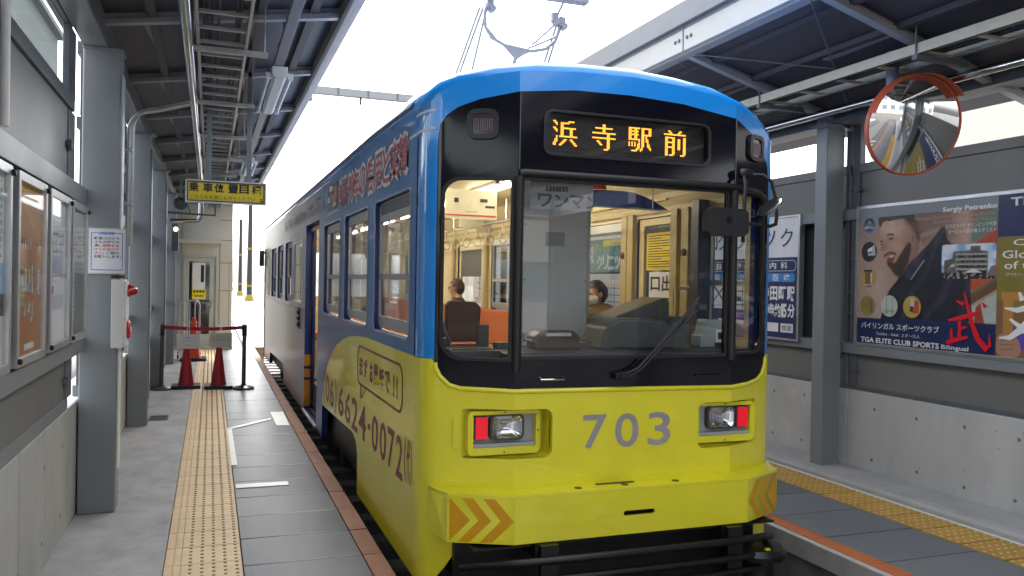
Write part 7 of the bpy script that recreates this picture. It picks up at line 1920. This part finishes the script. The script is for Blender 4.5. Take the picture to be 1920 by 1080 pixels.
mb.tube(((XC + 0.21) - 0.02, 6.7, 3.65), ((XC + 0.21) - 0.08, 7.1, 3.05), 0.018)
mb.tube(((XC + 0.21) - 0.30, 6.7, 3.86), ((XC + 0.21) - 0.17, 6.72, 3.74), 0.010); mb.tube(((XC + 0.21) + 0.36, 6.7, 3.86), ((XC + 0.21) + 0.12, 6.72, 3.74), 0.010); mb.tube(((XC + 0.21) + 0.36, 6.72, 3.98), ((XC + 0.21) + 0.08, 6.9, 3.70), 0.010)
mb.build("collector_fork", G2, panto, smooth=True)
mb = MB()
for x, z in ((-0.27, 4.04), (0.40, 3.97), (0.33, 4.0)):
    mb = MB(); mb.box((XC + 0.21) + x - 0.03, (XC + 0.21) + x + 0.03, 6.67, 6.73, z - 0.02, z + 0.06); mb.lathe([(0.03, -0.04), (0.03, 0.04)], ((XC + 0.21) + x + 0.02, 6.7, z - 0.02), 'Y', 10); mb.build("knuckle", G2, panto, bevel=0.005)
mb = MB(); mb.box((XC + 0.21) - 0.55, (XC + 0.21) + 0.55, 6.45, 6.55, 4.10, 4.14); mb.tube(((XC + 0.21) - 0.27, 6.7, 4.08), ((XC + 0.21) - 0.3, 6.5, 4.12), 0.012); mb.tube(((XC + 0.21) + 0.36, 6.7, 4.05), ((XC + 0.21) + 0.34, 6.5, 4.12), 0.012); mb.build("contact_strip", G2, panto, bevel=0.01)

# =================================================================== PASSENGERS
def person(label, x, y, face, pants, coat, hairc, hood=None, mask_=False, group=None, zseat=0.90):
    """seated figure, one continuous skinned body; face = heading angle of the body about Z (0 looks towards -X)"""
    t = thing("person", label, "person", (x, y, zseat), group)
    J = {'pelvis': (0, 0, 0.10), 'belly': (0.03, 0, 0.25), 'chest': (0.02, 0, 0.43), 'neck': (-0.03, 0, 0.56), 'jaw': (-0.055, 0, 0.63), 'skull': (-0.05, 0, 0.715), 'crown': (-0.04, 0, 0.765)}
    rad = {'pelvis': (0.17, 0.13), 'belly': (0.165, 0.12), 'chest': (0.185, 0.125), 'neck': (0.06, 0.06), 'jaw': (0.062, 0.072), 'skull': (0.078, 0.094), 'crown': (0.05, 0.06)}
    E_ = [('pelvis', 'belly'), ('belly', 'chest'), ('chest', 'neck'), ('neck', 'jaw'), ('jaw', 'skull'), ('skull', 'crown')]
    for s_, k in ((1, 'l'), (-1, 'r')):
        J['hip' + k] = (-0.03, 0.10 * s_, 0.09); J['knee' + k] = (-0.44, 0.11 * s_, 0.10); J['ank' + k] = (-0.46, 0.10 * s_, -0.38); J['toe' + k] = (-0.60, 0.11 * s_, -0.435)
        J['sho' + k] = (0.02, 0.17 * s_, 0.47); J['elb' + k] = (-0.05, 0.23 * s_, 0.22); J['wri' + k] = (-0.24, 0.10 * s_, 0.20); J['han' + k] = (-0.30, 0.06 * s_, 0.195)
        for n_, r_ in (('hip', 0.095), ('knee', 0.07), ('ank', 0.05), ('toe', 0.035), ('sho', 0.075), ('elb', 0.06), ('wri', 0.042), ('han', 0.036)): rad[n_ + k] = (r_, r_)
        E_ += [('pelvis', 'hip' + k), ('hip' + k, 'knee' + k), ('knee' + k, 'ank' + k), ('ank' + k, 'toe' + k), ('chest', 'sho' + k), ('sho' + k, 'elb' + k), ('elb' + k, 'wri' + k), ('wri' + k, 'han' + k)]
    nm = list(J)
    me = bpy.data.meshes.new("t"); me.from_pydata([J[n_] for n_ in nm], [(nm.index(a), nm.index(b)) for a, b in E_], [])
    o = bpy.data.objects.new("t", me); C.objects.link(o)
    sk = o.modifiers.new('s', 'SKIN'); sk.use_smooth_shade = True
    for i, n_ in enumerate(nm):
        v = me.skin_vertices[0].data[i]; v.radius = rad[n_]; v.use_root = (n_ == 'pelvis')
    ss_ = o.modifiers.new('b', 'SUBSURF'); ss_.levels = 2; ss_.render_levels = 2
    bpy.context.view_layer.update()
    bmesh_me = bpy.data.meshes.new_from_object(o.evaluated_get(bpy.context.evaluated_depsgraph_get()))
    bpy.data.objects.remove(o)
    sknm = mat("skin", (0.48, 0.28, 0.20), 0.55, var=0.06)
    for m_ in (coat, sknm, pants, CHAS): bmesh_me.materials.append(m_)
    for p_ in bmesh_me.polygons:
        c_ = p_.center
        p_.material_index = 1 if c_.z > 0.565 or (c_.x < -0.225 and 0.12 < c_.z < 0.3 and abs(c_.y) < 0.13 and c_.z > 0.17) else 0 if c_.z > 0.17 else 3 if c_.z < -0.36 else 2
    bmesh_me.polygons.foreach_set('use_smooth', [True] * len(bmesh_me.polygons))
    bmesh_me.name = "body"
    b_ = bpy.data.objects.new("body", bmesh_me); C.objects.link(b_); b_.parent = t
    def head_part(name, build, m_):
        q_ = MB(); build(q_); o_ = q_.build(name, m_, None, smooth=True); o_.parent = t; return o_
    def ell(q_, c_, r_, cond=lambda v: True, nu=22, nv=14):
        vs_ = []; fs_ = []
        for i in range(nv + 1):
            th = math.pi * i / nv
            for k_ in range(nu):
                ph = 2 * math.pi * k_ / nu
                jit = 1 + 0.03 * math.sin(5 * ph + 3 * th)
                vs_.append((c_[0] + r_[0] * jit * math.sin(th) * math.cos(ph), c_[1] + r_[1] * jit * math.sin(th) * math.sin(ph), c_[2] + r_[2] * math.cos(th)))
        for i in range(nv):
            for k_ in range(nu):
                f_ = (i * nu + k_, i * nu + (k_ + 1) % nu, (i + 1) * nu + (k_ + 1) % nu, (i + 1) * nu + k_)
                if all(cond(vs_[j]) for j in f_): fs_.append(f_)
        q_.add(vs_, fs_)
    hm = mat(hairc[0], hairc[1], 0.5, var=0.3, scale=60)
    head_part("hair", lambda q_: ell(q_, (-0.03, 0, 0.70), (0.108, 0.092, 0.118), lambda v: v[2] > 0.69 and v[0] > -0.155 + 0.06 * (v[2] < 0.745) or v[0] > -0.02 and v[2] > 0.60), hm)
    head_part("eyes", lambda q_: [ell(q_, (-0.133, s_ * 0.034, 0.695), (0.012, 0.014, 0.008), nu=10, nv=6) for s_ in (1, -1)], INK)
    def nose(q_): q_.add([(-0.135, 0.012, 0.66), (-0.135, -0.012, 0.66), (-0.137, 0, 0.70), (-0.165, 0, 0.662)], [(0, 1, 3), (1, 2, 3), (2, 0, 3)])
    head_part("nose", nose, sknm)
    head_part("ears", lambda q_: [ell(q_, (-0.045, s_ * 0.084, 0.69), (0.022, 0.010, 0.032), nu=10, nv=6) for s_ in (1, -1)], sknm)
    if mask_: head_part("face_mask", lambda q_: ell(q_, (-0.075, 0, 0.643), (0.088, 0.073, 0.052), lambda v: v[0] < -0.06), PAPER)
    else: head_part("mouth", lambda q_: ell(q_, (-0.130, 0, 0.632), (0.010, 0.022, 0.006), nu=10, nv=6), mat("lips", (0.30, 0.10, 0.09), 0.5))
    if hood: head_part("hood", lambda q_: [ell(q_, (0.02, 0, 0.53), (0.13, 0.17, 0.085)), ell(q_, (-0.06, 0, 0.52), (0.10, 0.12, 0.06))], hood)
    t.rotation_euler = (0, 0, face)
    return t
navy_c = mat("coat_navy", (0.02, 0.026, 0.045), 0.8, var=0.2); dark_c = mat("coat_dark", (0.03, 0.026, 0.024), 0.8, var=0.2); pants_ = mat("trousers_dark", (0.03, 0.03, 0.035), 0.8)
hood_c = mat("hood_brown", (0.16, 0.095, 0.04), 0.9, var=0.25, scale=30)
person("masked seated passenger in a navy coat with brown fur hood, behind the white partition", 3.25, 6.60, R(12), pants_, navy_c, ("hair_dark", (0.025, 0.017, 0.014)), hood_c, True)
person("seated passenger in dark clothes seen through the left windscreen pane", 3.12, 10.55, R(-28), pants_, dark_c, ("hair_brown", (0.05, 0.03, 0.02)))
person("passenger in dark coat just visible inside the open tram door", 3.10, 16.4, R(0), pants_, dark_c, ("hair_dark", (0.025, 0.017, 0.014)))
# =================================================================== behind the camera: unseen building added to darken reflections in the tram's glass
th = thing("added_backdrop", "plain unseen building added behind the camera to darken the tram reflections", "building", (2.3, -22, GZ))
mb = MB(); mb.box(-14, 20, -30, -22, GZ, 11.0); mb.build("wall", mat("added_backdrop_wall", (0.30, 0.29, 0.28), 0.8, var=0.1, scale=0.4), th)
wm_ = mat("house_window", (0.10, 0.13, 0.16), 0.15, var=0)
for f_ in range(3):
    for i in range(11):
        mb = MB(); mb.box(-12.5 + i * 3, -10.7 + i * 3, -22.0, -21.93, 1.0 + f_ * 3.3, 2.6 + f_ * 3.3); fr = mb.build("window", ALU, th)
        mb = MB(); mb.box(-12.42 + i * 3, -10.78 + i * 3, -21.928, -21.92, 1.08 + f_ * 3.3, 2.52 + f_ * 3.3); mb.build("pane", wm_, fr)
